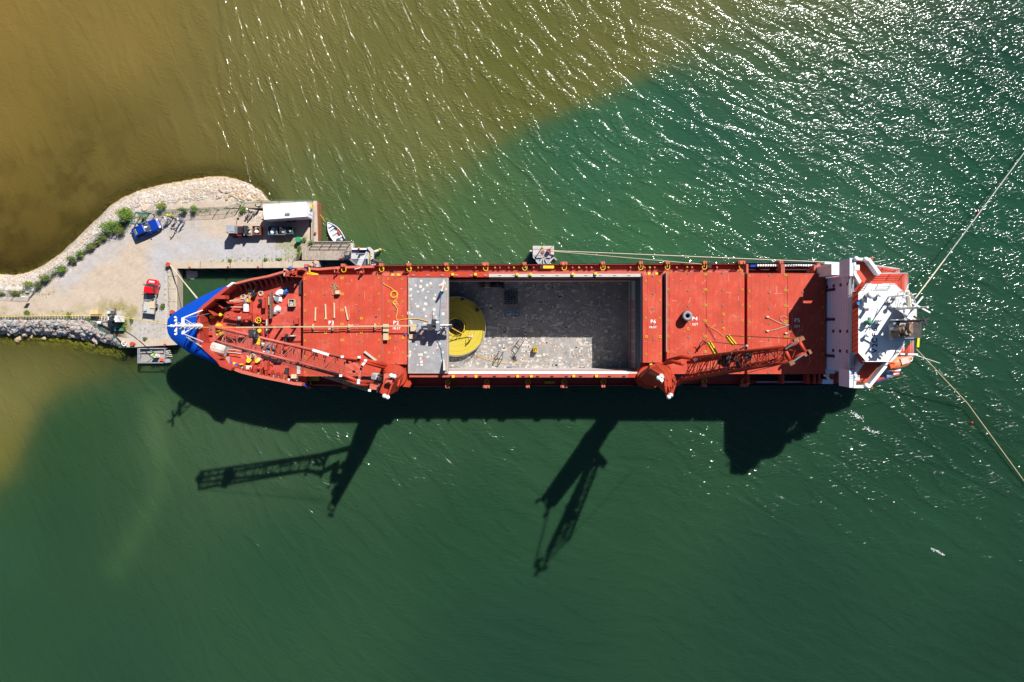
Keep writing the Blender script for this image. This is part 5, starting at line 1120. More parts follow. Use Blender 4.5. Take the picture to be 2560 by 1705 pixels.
def pallet(x0, y0, x1, y1, z, lab, n=7, lay=3, vert=True):
    c = P((x0 + x1) / 2, (y0 + y1) / 2, z); t = T('timber_stack', (c.x, c.y, z), lab, 'pallet', 'stacked timber pallets by the tray')
    zt = z + .16 * lay
    for L_ in range(lay):
        for k in range(n):
            a = x0 + (x1 - x0) * k / n; B().pr(a, y0, a + (x1 - x0) / n * .82, y1, z + .16 * L_, z + .16 * L_ + .12).to('plank', WOOD, t)
        for y in (y0 + 1, (y0 + y1) / 2, y1 - 2): B().pr(x0, y, x1, y + 1.3, z + .16 * L_ + .12, z + .16 * L_ + .16).to('batten', WOOD, t) if L_ < lay - 1 else None
    return t
pallet(957.5, 810, 972, 829, 9.95, 'pale timber pallet under the cable tray between P3 and P2', lay=4)
pallet(958, 831, 971, 850, 9.95, 'pale timber pallet just below the tray between P3 and P2', lay=2)
pallet(1026, 810, 1040, 829, 9.25, 'pale timber pallet under the tray on the grey hatch panel', lay=4)
pallet(1023, 835, 1042, 847, 9.25, 'low timber pallet on the grey panel next to the blue jacket', lay=2)
# cable machine
cm = T('cable_laying_machine', P(1088, 815, 9.25), 'white framed cable machine straddling the end of the tray over the hold', 'machine')
for dy in (-3.2, 3.2): B().bar(P(1046, 815.5 + dy, 11.2), P(1129, 815.5 + dy, 11.2), .16, .25).to('side_beam', WHITE, cm)
for x in (1047, 1072, 1100, 1120, 1129): B().bar(P(x, 812, 11.2), P(x, 819, 11.2), .14, .2).to('cross_beam', WHITE, cm)
for x in (1053, 1085, 1110): 
    for y in (812.5, 819):
        p = P(x, y, 11); B().box((p.x, p.y, 10.15), (.14, .14, 1.9)).to('leg', SILV, cm)
for (x, y, s, m) in [(1079, 807, (.9, .7, 1.1), SILV), (1086, 806, (.6, .9, 1.4), DARK), (1092, 808, (.6, .6, 1.2), WHITE), (1096, 816, (.5, 1.0, 1.6), GRY), (1076, 818, (.7, .9, 1.2), DARK), (1050, 814, (.4, .9, .8), SILV), (1126, 815.5, (.5, .35, .3), DARK), (1084, 814, (1.4, .8, .6), GRY), (1060, 815, (.8, .5, .4), SILV)]:
    p = P(x, y, 11.4); B().box((p.x, p.y, 11.3), s).to('drive_unit', m, cm)
for x in (1058, 1068, 1106, 1114): B().ring(P(x, 815.5, 11.2), .5, .07, 'Y', n=14, m=5).to('guide_wheel', DARK, cm)
for x in (1062, 1110): B().ring(P(x, 815.5, 10.6), .75, .08, 'Y', n=14, m=5, a0=math.pi, a1=2 * math.pi).to('bow_guide', DARK, cm)
# tall spar with cross wires standing by the machine
B().tube([P(1097, 806, 11.5), P(1103, 732, 12.3)], .05, 5).to('tag_line', BLUP, label='thin pale blue tag line from the machine up to the far edge', cat='line')
B().tube([P(1086, 838, 9.3), P(1103, 870, 9.4), P(1109, 925, 9.4)], .04, 5).to('tag_line', BLUP, label='thin blue tag line from the machine to the lower fin', cat='line')
for (a, b_, lab) in [((1108, 704), (1104, 728), 'tall pale fin standing at the upper edge of the grey panel'), ((1106, 900), (1111, 926), 'tall pale fin standing at the lower edge of the grey panel')]:
    A_, B__ = P(*a, 11.2), P(*b_, 11.0); A_.z = B__.z = 9.25
    bb2 = B().loft([[A_ + Vector((-.06, 0, 0)), A_ + Vector((.06, 0, 0)), A_ + Vector((.06, 0, .5)), A_ + Vector((-.06, 0, .5))], [B__ + Vector((-.15, 0, 0)), B__ + Vector((.15, 0, 0)), B__ + Vector((.15, 0, 1.9)), B__ + Vector((-.15, 0, 1.9))]])
    bb2.to('cable_guide_fin', CONG, label=lab, cat='guide fin')
for (x, y, lab, m) in [(1012, 836, 'crumpled blue jacket dropped at the edge of hatch P2', BLUT), (1097, 836, 'crumpled blue sheet under the cable machine', BLUT)]:
    b = B()
    for k in range(12): b.add([P(x + U(-4, 4), y + U(-3, 3), 9.6) + Vector((0, 0, U(-.05, .2))) for _ in range(4)], [(0, 1, 2, 3)])
    b.to('blue_cloth', m, label=lab, cat='cloth')
# yellow rope on P2 with two coils
yr = B().tube([P(x, y, 9.6 if x < 1019 else 9.3) for x, y in [(944, 684), (945, 698), (952, 705), (965, 713), (978, 720), (988, 729), (994, 735), (994, 743), (988, 752), (987, 762), (994, 773), (993, 783), (990, 792), (992, 799), (998, 801), (1010, 798), (1024, 797), (1045, 797), (1062, 801), (1078, 806)]], .055, 5)
for (x, y, r) in [(986, 735, .5), (985, 736, .42), (984, 737, .5), (987, 757, .28), (988, 757, .22)]: yr.ring(P(x, y, 9.62), r, .05, n=18, m=4)
yr.to('yellow_rope', ROPEY, label='yellow rope with two coils lying over hatch P2', cat='rope')
# crate and net on P3
B().pr(838, 726, 848, 735, 9.92, 10.7).to('cardboard_box', mat('cardboard', (.58, .44, .28), .8), label='small cardboard box with rope on hatch P3', cat='box')
nb = B()
for k in range(26): a = P(836 + random.gauss(0, 2), 716 + random.gauss(0, 3.5), 9.98); nb.tube([a, a + Vector((U(-.5, .5), U(-.6, .6), U(0, .1)))], .03, 4)
nb.tube([P(x, y, 10) for x, y in [(836, 724), (832, 728), (830, 734), (832, 737), (838, 737)]], .05, 5)
nb.to('rope_tangle', mat('khaki_rope', (.32, .30, .16), .9), label='khaki tangle of rope beside the box on hatch P3', cat='rope')
B().cyl(P(941, 790, 10.05), .12, 9.93, 10.15, 8).to('blue_bucket', BLUT, label='tiny blue bucket on hatch P3 near the gap', cat='bucket')
# fender on P4, slings on P5
fp = P(1717, 790, 10.8); fd = T('rubber_fender', (fp.x, fp.y, 9.95), 'round grey rubber fender standing on hatch P4', 'fender')
for z in (.3, .75, 1.2): loc_obj(B().ring((0, 0, z), .5, .23, n=18, m=8), 'ring', GRY if z > 1 else BLACK, fd, smooth=True)
loc_obj(B().box((-.15, .65, 1.0), (.25, .4, .3)), 'shackle', RUSTM, fd)
def sling(pts, lab, z=10.02, r=.035, m=ROPE, name='wire_sling', cat='sling', ends=()):
    b = B().tube([P(x, y, z) for x, y in pts], r, 4)
    for (x, y) in ends: b.box(P(x, y, z + .05), (.35, .2, .15))
    return b.to(name, m, label=lab, cat=cat)
sling([(1918, 792), (1930, 798), (1950, 808), (1968, 813), (1975, 814)], 'upper wire sling lying on hatch P5', ends=[(1919, 792)])
sling([(1918, 827), (1935, 825), (1955, 819), (1968, 814)], 'lower wire sling lying on hatch P5', ends=[(1919, 827)])
sling([(1965, 833), (1976, 830), (1980, 820), (1972, 812), (1960, 807), (1951, 798), (1952, 793), (1960, 790), (1968, 795)], 'looped wire sling at the shadow edge on hatch P5', ends=[(1965, 833)])
sling([(1763, 808), (1769, 818), (1780, 835), (1790, 852)], 'dark wire running over hatch P4 towards the jib', m=DARK)
sling([(1764, 808), (1780, 820), (1795, 828), (1808, 840)], 'pale cord running over hatch P4 to the yellow sheave', m=ROPEY, r=.03)

# ---------------------------------------------------------------- cranes
def tower(base, topp, zb, zt, t, m=REDC, name='tower'):
    b = B(); bp = [P(x, y, zb) for x, y in base]; tp = [P(x, y, zt) for x, y in topp]
    b.loft([bp, tp]); return b.to(name, m, t)
def truss(t, A0, A1, B0, B1, C0, C1, D0, D1, n, rc=.22, rbz=.09, m=REDC):
    # four chords A,B (upper pair), C,D (lower pair), each from foot to tip
    ch = [(A0, A1), (B0, B1), (C0, C1), (D0, D1)]
    for a, b_ in ch: B().tube([a, b_], [rc, rc * .85], 8).to('jib_chord', m, t, smooth=True)
    pt = lambda c, k: c[0].lerp(c[1], k / n)
    for k in range(n + 1):
        for a, b_ in ((0, 1), (2, 3), (0, 2), (1, 3)): B().tube([pt(ch[a], k), pt(ch[b_], k)], rbz, 5).to('jib_brace', m, t)
        if k < n:
            for a, b_ in ((0, 1), (2, 3), (0, 2), (1, 3)):
                q = (pt(ch[a], k), pt(ch[b_], k + 1)) if k % 2 else (pt(ch[b_], k), pt(ch[a], k + 1)); B().tube(q, rbz * .8, 5).to('jib_brace', m, t)
D_ = Vector((0, 0, -1.9))
# forward crane
fc = T('deck_crane', P(990, 935, 8.2), 'forward red deck crane with its lattice jib lying over the foredeck', 'crane', 'red deck cranes')
S(B().cyl(P(992, 938, 8), 1.7, 2, 9.5, 24, 1.7), 'crane_pedestal', REDC)
base = [(956, 916), (970, 912), (988, 912), (1001, 919), (1009, 932), (1007, 947), (996, 972), (972, 976), (958, 960)]
mid = [(962, 932), (972, 930), (984, 932), (992, 938), (996, 946), (994, 956), (984, 978), (968, 984), (955, 972)]
tb = B(); tb.loft([[P(x, y, 9.5) for x, y in base], [P(x, y, 13.5) for x, y in [(957, 914), (970, 911), (988, 912), (1000, 917), (1008, 930), (1008, 946), (994, 978), (970, 980), (957, 962)]], [P(x, y, 17) for x, y in [(960, 922), (972, 921), (984, 925), (992, 933), (996, 944), (994, 954), (985, 982), (968, 984), (956, 970)]], [P(x, y, 24.5) for x, y in [(962, 950), (972, 942), (978, 943), (982, 945), (985, 947), (985, 952), (971, 989), (960, 987), (950, 976)]]])
tb.to('tower', REDC, fc)
for (x0, y0, x1, y1, z, m) in [(960, 934, 983, 962, 24.6, REDL), (930, 932, 945, 950, 21, CONG), (944, 936, 956, 941, 22, BLACK), (942, 966, 960, 983, 22.5, mat('shade_recess', (.03, .01, .015), .6)), (959, 971, 970, 984, 23.2, mat('blue_glass', (.08, .18, .30), .2, var=.3)), (925, 958, 948, 975, 20.5, REDL), (943, 943, 960, 952, 19, MATS['shade_recess'])]:  # the darkest boxes stand for recesses, with shade as their colour
    B().pp([(x0, y0 + 1), (x1, y0 + 3), (x1 - 3, y1), (x0 - 2, y1 - 2)], z - 1.2, z).to('machinery_box', m, fc)
for k in range(6): B().bar(P(931 + k * 1.8, 933 + k * .6, 21.1), P(928 + k * 1.8, 947 + k * .6, 21.1), .06).to('grating_bar', SILV, fc)
for (x, y) in [(978, 939), (985.5, 941), (961, 990), (969, 993)]: B().ball(P(x, y, 26.2), .29).to('floodlight', WHITE, fc, smooth=True)
for (a, b_) in [((985, 948), (970, 988)), ((965, 947), (951, 980)), ((985, 948), (965, 947)), ((970, 989), (951, 980)), ((978, 941), (978, 950))]: B().bar(P(*a, 25.6), P(*b_, 25.6), .2).to('head_frame', REDC, fc)
B().bar(P(999, 950, 16), P(995, 966, 17), .22).to('hand_rail', REDC, fc)
# jib: elbow part then long straight part
zf, zm, zt = 17, 19.5, 29.5
UA = [P(965, 913, zf), P(906, 898.5, zm - .2), P(862, 894, zm + 1), P(532, 816, zt)]
UB = [P(961, 919, zf), P(905, 902.5, zm - .2), P(868, 897, zm + .4), P(536, 818, zt - 1.4)]
LA = [P(932, 956, zf), P(892, 953, zm), P(853, 934, zm + 1), P(535, 852, zt)]
LB = [P(931, 965, zf), P(888, 958, zm), P(852, 941, zm + .4), P(539, 853, zt - 1.4)]
for pth in (UA, UB, LA, LB): B().tube(pth[:3], .27, 8).to('jib_foot', REDC, fc, smooth=True)
truss(fc, UA[2], UA[3], LA[2], LA[3], UB[2], UB[3], LB[2], LB[3], 12, .2, .07, REDD)
for (x0, y0, x1, y1, w_) in [(627, 828, 614, 887, 1.0), (643, 835, 630, 882, .5), (533, 815, 538, 853, .35), (741, 872, 746, 905, .2)]:
    z = np.interp(x0, [532, 862], [zt, zm + 1]) + .2; B().bar(P(x0, y0, z), P(x1, y1, z), w_, .25).to('cross_plate', REDD, fc)
for (x0, y0, x1, y1) in [(862, 904, 856, 930), (906, 905, 898, 950), (866, 903, 890, 935), (880, 903, 906, 925), (868, 930, 900, 928)]:
    B().bar(P(x0, y0, 19.5), P(x1, y1, 19.5), .3).to('knee_plate', REDL, fc)
B().bar(P(781, 874.5, 23.6), P(822, 887, 22.2), .32, .1).to('white_marking', WHITE, fc)
B().bar(P(906, 913, 19.9), P(913, 905, 19.9), .3, .2).to('white_marking', WHITE, fc)
for (x, y, z) in [(852, 939, 21), (896, 957, 20.2), (897, 951, 20.2), (856, 892, 21), (914, 901, 20), (924, 976, 21), (898, 893, 20)]: B().box(P(x, y, z), (.35, .3, .3)).to('clamp', WHITE, fc)
B().box(P(632, 833, 27.2), (.9, .9, .4)).to('sheave_block', DARK, fc)
B().ring(P(640, 838, 27.2), .5, .16, 'X', n=14, m=5).to('sheave', DARK, fc)
# luffing ropes back to the tower head
for k in range(5):
    y0 = 823 + k * 3.6; B().tube([P(545, y0, zt + .4), P(760, 886 + k * 6, 26), P(960 - k * 2, 950 + k * 5.2, 25.8)], .016, 4).to('luffing_rope', mat('rope_grey', (.05, .05, .055), .8, spec=.1), fc)
for k in range(3):
    B().tube([P(540, 852 + k * 2.2, zt), P(925, 972 + k * 4, 24)], .022, 4).to('hoist_rope', MATS['rope_grey'], fc)
hk = B().box(P(531, 819, 29.3), (.5, .5, .7)); hk.box(P(533, 824, 29.2), (.5, .3, .6)); hk.to('hook_block', mat('hook_brown', (.2, .12, .08), .6), fc)
for (x, y) in [(545, 815), (541, 836), (548, 826)]: B().box(P(x, y, 28.7), (.45, .2, .6)).to('yellow_sheave', YEL, fc)
B().box(P(646, 853, 26.6), (.4, .8, .3)).to('yellow_sheave', YEL, fc)
for k in range(3): B().pr(733 - k, 900 + k * 14, 742 - k, 909 + k * 14, 20.8, 21.0) if False else None

# after crane
ac = T('deck_crane', P(1625, 938, 8.2), 'after red deck crane with its steep lattice jib pointing aft', 'crane', 'red deck cranes')
S(B().cyl(P(1618, 942, 8), 1.7, 2, 9.5, 24, 1.7), 'crane_pedestal', REDC)
tb = B(); tb.loft([[P(x, y, 9.5) for x, y in [(1596, 948), (1603, 930), (1617, 920), (1634, 917), (1648, 925), (1650, 945), (1640, 962), (1612, 962)]], [P(x, y, 14) for x, y in [(1617, 930), (1622, 918), (1640, 909), (1658, 906), (1672, 914), (1676, 935), (1665, 960), (1645, 966)]], [P(x, y, 24.5) for x, y in [(1647, 944), (1650, 936), (1664, 934), (1676, 936), (1688, 942), (1692, 955), (1683, 985), (1670, 990)]]])
tb.to('tower', REDC, ac)
B().pp([(1619, 930), (1626, 916), (1652, 908), (1672, 912), (1662, 934), (1648, 943)], 13.5, 15.2).to('machine_house', REDC, ac)
for (x, y) in [(1628, 922), (1637, 917), (1628, 932), (1637, 927), (1646, 922)]: B().cyl(P(x, y, 15.3), .12, 15.2, 15.26, 8).to('bolt_hole', BLACK, ac)
B().tube([P(1650, 926, 15.6), P(1660, 936, 17)], .8, 12).to('winch_drum', REDC, ac)
B().pp([(1650, 943), (1660, 941), (1664.5, 952), (1655, 956), (1650, 951)], 24.6, 25.6).to('white_cabinet', mat('cream_cabinet', (.75, .70, .60), .5), ac)
for (x, y) in [(1653, 940), (1646, 945), (1677.5, 988), (1672, 992.5)]: B().ball(P(x, y, 26.2), .29).to('floodlight', WHITE, ac, smooth=True)
B().pp([(1662, 968), (1675, 966), (1682, 972), (1670, 991), (1666, 988)], 24.6, 25.2).to('head_plate', REDC, ac)
for (a, b_) in [((1662, 950), (1692, 955)), ((1672, 935), (1688, 962)), ((1667, 990), (1690, 955)), ((1680, 932), (1682, 975)), ((1665, 940), (1678, 990))]: B().bar(P(*a, 25.9), P(*b_, 25.9), .14).to('head_frame', REDC, ac)
z0, z1 = 17.5, 43.0
UA = [P(1670, 902, 16), P(1704, 892, 18), P(1735, 895.5, 20.5)]; UB = [P(1662, 908, 16), P(1682, 904, 17.5), P(1706, 909, 20.5)]
for pth in (UA, UB): B().tube(pth, .28, 8).to('jib_foot', REDC, ac, smooth=True)
LA = [P(1695, 960, 16), P(1705, 945, 19.5)]; LB = [P(1680, 970, 16), P(1706, 950, 20)]
for pth in (LA, LB): B().tube(pth, .28, 8).to('jib_foot', REDC, ac, smooth=True)
truss(ac, P(1735, 895, 21), P(1963, 866, z1 - 2), P(1706, 950, 20), P(1975, 903, z1 - 1), P(1720, 906, 19), P(1960, 872, z1 - 5), P(1720, 940, 18), P(1960, 896, z1 - 6), 13, .24, .06)
q = [P(1962, 873, z1), P(1997, 853, z1 + 1), P(2012, 879, z1 + 1), P(1976, 904, z1)]
for i in range(4): B().tube([q[i], q[(i + 1) % 4]], .2, 8).to('jib_head', REDC, ac, smooth=True)
B().tube([q[0], q[2]], .08, 6).to('jib_brace', REDC, ac); B().tube([q[3], q[1]], .08, 6).to('jib_brace', REDC, ac)
for (x, y) in [(2002, 847), (2020, 881), (1978, 907), (1990, 850), (2014, 884)]: B().box(P(x, y, z1 + .5), (.5, .4, .5), rz=.5).to('head_sheave', RUSTM, ac)
B().bar(P(1964, 872, z1 + .4), P(1996, 852, z1 + 1.2), .13).to('silver_rod', SILV, ac); B().bar(P(1980, 905, z1 + .4), P(2012, 884, z1 + 1), .13).to('silver_rod', SILV, ac)
for (x0, y0, x1, y1, z, w_) in [(1833, 876, 1858, 926, 31, .9), (1806, 884, 1820, 925, 28.5, .6), (1815, 900, 1835, 895, 29, .8)]: B().bar(P(x0, y0, z), P(x1, y1, z), w_, .5).to('cross_plate', mat('dark_red', (.12, .02, .015), .5), ac)
for (x, y, z) in [(1822, 892, 29), (1812, 908, 29), (1872, 886, 33), (1800, 905, 28), (1868, 895, 33)]: B().box(P(x, y, z), (U(.5, .9), U(.4, .8), .6), rz=U(0, 1)).to('sheave_block', DARK, ac)
B().bar(P(1735, 901, 21.8), P(1768, 889, 23.5), .35, .1).to('white_marking', WHITE, ac)
for k in range(8): B().tube([P(1682 + k, 944 + k * 3, 25.8), P(1962, 873 + k * 3.6, z1 + .2)], .022, 4).to('luffing_rope', MATS['rope_grey'], ac)
for (a, b_, z, w_) in [((1771, 854), (1789, 885), 22, .5), ((1817, 838.5), (1835, 861), 24, .4)]:
    for s_ in (-.14, .14):
        A_, B__ = P(*a, z), P(*b_, z); d = (B__ - A_).normalized(); nrm = Vector((-d.y, d.x, 0)) * s_
        B().bar(A_ + nrm, B__ + nrm, .12, 1.1).to('yellow_sheave', YEL, ac)
    B().bar(P(*a, z), P(*b_, z), .1, .9).to('sheave_wheel', BLACK, ac)
for (a, b_) in [((1773, 854, 22), (1858, 863, 30)), ((1818, 839, 24), (1975, 846, 40)), ((1835, 861, 24), (1862, 862, 31)), ((1858, 935, 20), (1962, 908, 41))]: B().tube([P(*a), P(*b_)], .04, 4).to('hoist_rope', DARK, ac)
B().bar(P(1850, 873, 31), P(1868, 864, 32), .2).to('silver_rod', SILV, ac)

# ---------------------------------------------------------------- lifeboat
lbp = P(2248, 906, 18.5); lbt = T('lifeboat', (lbp.x, lbp.y, 16.6), 'enclosed orange lifeboat hanging at the starboard quarter', 'lifeboat', rz=.32)
rings = []
for t_ in np.linspace(-1, 1, 11):
    w_ = .95 * (1 - abs(t_) ** 3.2) + .04; hh = 1.0 * (1 - abs(t_) ** 4) + .1; rings.append([(t_ * 1.95, w_ * math.cos(a), 1.3 + hh * math.sin(a) * (1 if math.sin(a) > 0 else 1.1)) for a in np.linspace(0, 2 * math.pi, 14, endpoint=False)])
b = B(); b.loft(rings); loc_obj(b, 'hull', ORNG, lbt, smooth=True)
loc_obj(B().box((.5, .1, 2.35), (1.0, .8, .3)), 'canopy_hatch', mat('pale_orange', (.78, .5, .42), .5), lbt)
loc_obj(B().box((-1.2, 0, 2.2), (.6, .7, .35)), 'conning_hatch', ORF, lbt)
loc_obj(B().ring((1.45, 0, 2.0), .3, .08, n=10, m=5), 'bow_ring', WHITE, lbt)
# ---------------------------------------------------------------- people
def skin(verts, edges, radii, sub_=1):
    me = bpy.data.meshes.new('figure'); me.from_pydata(verts, edges, []); o = bpy.data.objects.new('figure', me); COL.objects.link(o)
    sk = o.modifiers.new('s', 'SKIN'); sv = me.skin_vertices[0].data
    for i, r in enumerate(radii): sv[i].radius = r if isinstance(r, tuple) else (r, r)
    sv[0].use_root = True; ss_ = o.modifiers.new('u', 'SUBSURF'); ss_.levels = sub_; ss_.render_levels = sub_
    r = bpy.data.meshes.new_from_object(o.evaluated_get(bpy.context.evaluated_depsgraph_get())); bpy.data.objects.remove(o); return r
def body(pose):
    if pose == 'stand': armL, armR, st, lean = (.30, .05, 1.12, .30, .22, .88), (-.30, .05, 1.12, -.27, .25, .95), .12, 0
    elif pose == 'reach': armL, armR, st, lean = (.34, .20, 1.15, .36, .50, 1.1), (-.30, .18, 1.1, -.20, .46, 1.0), .22, .12
    else: armL, armR, st, lean = (.32, -.05, 1.12, .34, .10, .85), (-.32, .12, 1.14, -.36, .30, 1.2), .28, .04
    V = [(0, 0, .95), (0, lean * .4, 1.15), (0, lean * .8, 1.38), (0, lean, 1.5), (0, lean + .02, 1.56), (0, lean + .03, 1.68), (0, lean + .02, 1.76),
         (.19, lean * .8, 1.42), (armL[0], armL[1] + lean * .7, armL[2]), (armL[3], armL[4] + lean, armL[5]), (-.19, lean * .8, 1.42), (armR[0], armR[1] + lean * .7, armR[2]), (armR[3], armR[4] + lean, armR[5]),
         (.1, 0, .88), (.12, st * .5, .48), (.13, st * .2 - .02, .09), (.13, st * .2 + .16, .04), (-.1, 0, .88), (-.12, -st * .2, .48), (-.13, -st * .6 - .02, .09), (-.13, -st * .6 + .15, .04)]
    E = [(0, 1), (1, 2), (2, 3), (3, 4), (4, 5), (5, 6), (2, 7), (7, 8), (8, 9), (2, 10), (10, 11), (11, 12), (0, 13), (13, 14), (14, 15), (15, 16), (0, 17), (17, 18), (18, 19), (19, 20)]
    Rr = [(.17, .12), (.16, .11), (.19, .12), .07, .06, (.095, .11), (.07, .08), .075, .055, .045, .075, .055, .045, .09, .065, .05, .045, .09, .065, .05, .045]
    V = [(x, y, z) for x, y, z in V]
    me = skin(V, E, [(r * 1.0 if not isinstance(r, tuple) else r) for r in Rr], 1)
    return me
bodies = {k: body(k) for k in ('stand', 'reach', 'walk')}
SKIN = mat('skin', (.55, .32, .22), .6, var=.05)
HAIRD = mat('dark_hair', (.03, .02, .015), .7); 
cm_ = {}
def cloth(k, c): return mat('cloth_' + k, c, .8, var=.15, scale=6)
def person(x, y, z, rz, pose, topm, trous, headm, lab, hat=False, prt=None, tilt=0):
    p = P(x, y, z + 1.4); p.z = z; t = T('person', p, lab, 'person', None, rz)
    me = bodies[pose].copy(); me.materials.clear()
    for m in (trous, topm, SKIN, DARK): me.materials.append(m)
    for f in me.polygons:
        c = f.center; i = 0 if c.z < .96 else 1
        if c.z > 1.52: i = 2
        if c.z < .12: i = 3
        if (abs(c.x) > .26 and c.z < 1.02) or (c.y > .36 and c.z > .6): i = 2
        f.material_index = i; f.use_smooth = True
    o = bpy.data.objects.new('body', me); COL.objects.link(o); o.parent = t
    ln = {'stand': .03, 'reach': .15, 'walk': .07}[pose]
    b = B()
    if hat: b.cyl((0, ln + .02), .17, 1.74, 1.765, 14); b.ball((0, ln, 1.76), .135, sq=.9)
    else: b.ball((0, ln - .02, 1.74), .115, sq=.85)
    loc_obj(b, 'helmet' if hat else 'hair', headm, t, smooth=True)
    f = B(); f.box((.035, ln + .125, 1.70), (.025, .01, .012)); f.box((-.035, ln + .125, 1.70), (.025, .01, .012)); f.box((0, ln + .12, 1.615), (.05, .01, .01)); f.box((0, ln + .135, 1.655), (.022, .03, .035)); loc_obj(f, 'face', HAIRD, t)
    hn = B()
    am = {'stand': ((.30, .22 + 0, .88), (-.27, .25, .95)), 'reach': ((.36, .62, 1.1), (-.20, .58, 1.0)), 'walk': ((.34, .14, .85), (-.36, .34, 1.2))}[pose]
    for s_, (hx, hy, hz) in zip((1, -1), am):
        hn.ball((hx, hy + .03, hz - .03), .042, 8, 5)
        for k in range(4): hn.tube([(hx + (k - 1.5) * .018, hy + .06, hz - .04), (hx + (k - 1.5) * .02, hy + .10, hz - .055), (hx + (k - 1.5) * .019, hy + .12, hz - .08)], [.009, .008, .006], 5)
        hn.tube([(hx - s_ * .035, hy + .03, hz - .03), (hx - s_ * .055, hy + .07, hz - .05)], [.011, .008], 5)
    loc_obj(hn, 'hands', SKIN, t, kind='stuff')
    return t
GQ = QZ
cW, cK, cB, cR, cG, cT = cloth('white', (.65, .65, .68)), cloth('black', (.03, .03, .035)), cloth('blue', (.06, .09, .18)), cloth('red', (.5, .05, .03)), cloth('teal', (.25, .42, .36)), cloth('tan', (.35, .26, .18))
person(411, 545.5, GQ, -.6, 'stand', cW, cB, HAIRD, 'person in white top, leftmost of the group beside the blue car')
person(422, 541, GQ, .4, 'reach', LIME, cK, LIME, 'person in lime jacket and helmet in the group by the blue car', True)
person(432, 544.5, GQ, 2.6, 'stand', cK, cK, HAIRD, 'person in black standing between the lime jacket and the white shirt')
person(443, 549, GQ, 1.2, 'stand', cW, cB, HAIRD, 'person in pale shirt with orange trim, second from the right of the group', False)
person(450.5, 552.5, GQ, -1.8, 'stand', cB, cK, HAIRD, 'person in dark blue at the right end of the group by the blue car')
person(431, 571.5, GQ, .9, 'walk', cT, cK, HAIRD, 'person in brown walking alone below the group by the blue car')
person(618.5, 524.5, GQ, -.7, 'stand', cK, cK, WHITE, 'person in black with a white helmet near the trailer', True)
person(625.5, 529, GQ, .6, 'walk', cG, cB, HAIRD, 'person in pale green shirt beside the white helmeted one')
person(641, 514, GQ, 0, 'stand', cW, cK, HAIRD, 'person in white standing at the fence left of the trailer')
person(380, 889, .9, -1.2, 'reach', LIME, LIME, cW, 'person in lime workwear on the raft below the quay', False)
person(1178, 844, -.45, .4, 'reach', cW, cW, SKIN, 'person in white standing on the yellow cable coil')
person(1764, 855, 9.95, 2.0, 'reach', cK, cW, HAIRD, 'person in dark jacket and white on hatch P4 beside the yellow sheave')
person(842, 683, 9.2, .5, 'reach', cR, cR, HAIRD, 'person in red overalls bending at the edge of hatch P3')
person(782, 658, GQ, -1.0, 'reach', cR, cB, HAIRD, 'person in red handling lines at the quay tip beside the hull')
person(904, 682, 9.2, .3, 'stand', cR, cR, ORF, 'person in red at the ladder head on the port rail', True)
# ---------------------------------------------------------------- vehicles on the quay
def car_body(L_, W_, secs, z0=.25):
    # secs: (x fraction, half width, bottom z, belt z, roof z, roof half width)
    b = B(); rings = []
    for (x, w_, zb, zl, zr, rw) in secs: rings.append([(x * L_, -w_, zb), (x * L_, -w_, zl), (x * L_, -rw, zr), (x * L_, rw, zr), (x * L_, w_, zl), (x * L_, w_, zb)])
    b.loft(rings); return b
def wheels(t, xs, W_, r=.33):
    for x in xs:
        for s_ in (-1, 1):
            w = loc_obj(B().tube([(x, s_ * (W_ - .2), r), (x, s_ * (W_ + .01), r)], r, 16), 'wheel', BLACK, t)
            loc_obj(B().tube([(x, s_ * (W_ - .1), r), (x, s_ * (W_ + .03), r)], r * .6, 10), 'rim', SILV, t).parent = w
p0, p1 = P(338, 583, QZ + .9), P(393, 559.5, QZ + .7); d = p1 - p0; ang = math.atan2(d.y, d.x); c = (p0 + p1) / 2
bc = T('parked_car', (c.x, c.y, QZ), 'dark blue car parked by the bushes with a dazzling windscreen', 'car', None, ang)
L_ = 4.6
b = car_body(L_, .9, [(-.5, .72, .35, .75, .82, .62), (-.47, .86, .25, .85, .95, .74), (-.33, .9, .2, .9, .98, .78), (-.1, .9, .2, .9, .98, .8), (.2, .9, .2, .88, .96, .78), (.42, .86, .2, .74, .82, .7), (.49, .72, .3, .6, .66, .55)])
loc_obj(b, 'body', CARB, bc, smooth=False)
loc_obj(B().loft([[(-1.95, -.66, .95), (-1.95, .66, .95), (.70, .72, .95), (.70, -.72, .95)], [(-1.25, -.55, 1.44), (-1.25, .55, 1.44), (-.12, .58, 1.42), (-.12, -.58, 1.42)]]), 'cabin', mat('tinted_glass', (.02, .03, .04), .35, spec=.2), bc)
loc_obj(B().loft([[(-1.3, -.57, 1.44), (-1.3, .57, 1.44), (0, .6, 1.46), (0, -.6, 1.46)], [(-1.2, -.5, 1.5), (-1.2, .5, 1.5), (-.12, .52, 1.52), (-.12, -.52, 1.52)]]), 'roof', CARB, bc)
loc_obj(B().loft([[(-1.9, -.5, .99), (-1.9, .5, .99), (-1.35, .46, 1.41), (-1.35, -.46, 1.41)], [(-1.93, -.5, 1.03), (-1.93, .5, 1.03), (-1.38, .46, 1.45), (-1.38, -.46, 1.45)]]), 'rear_window', mat('pale_glass', (.30, .40, .38), .15, spec=.8), bc)
_ws = B(); _ws.loft([[(.80 - .16 * (v / 4) ** 2 - .66 * u, v / 4 * (.66 - .1 * u), .98 + .50 * u - .05 * u * u - .03 * (v / 4) ** 2) for v in range(-4, 5)] for u in (0, .25, .5, .75, 1)], closed=False, cap=False); loc_obj(_ws, 'windscreen', mat('shiny_glass', (.05, .06, .08), .07, spec=1), bc, smooth=True)
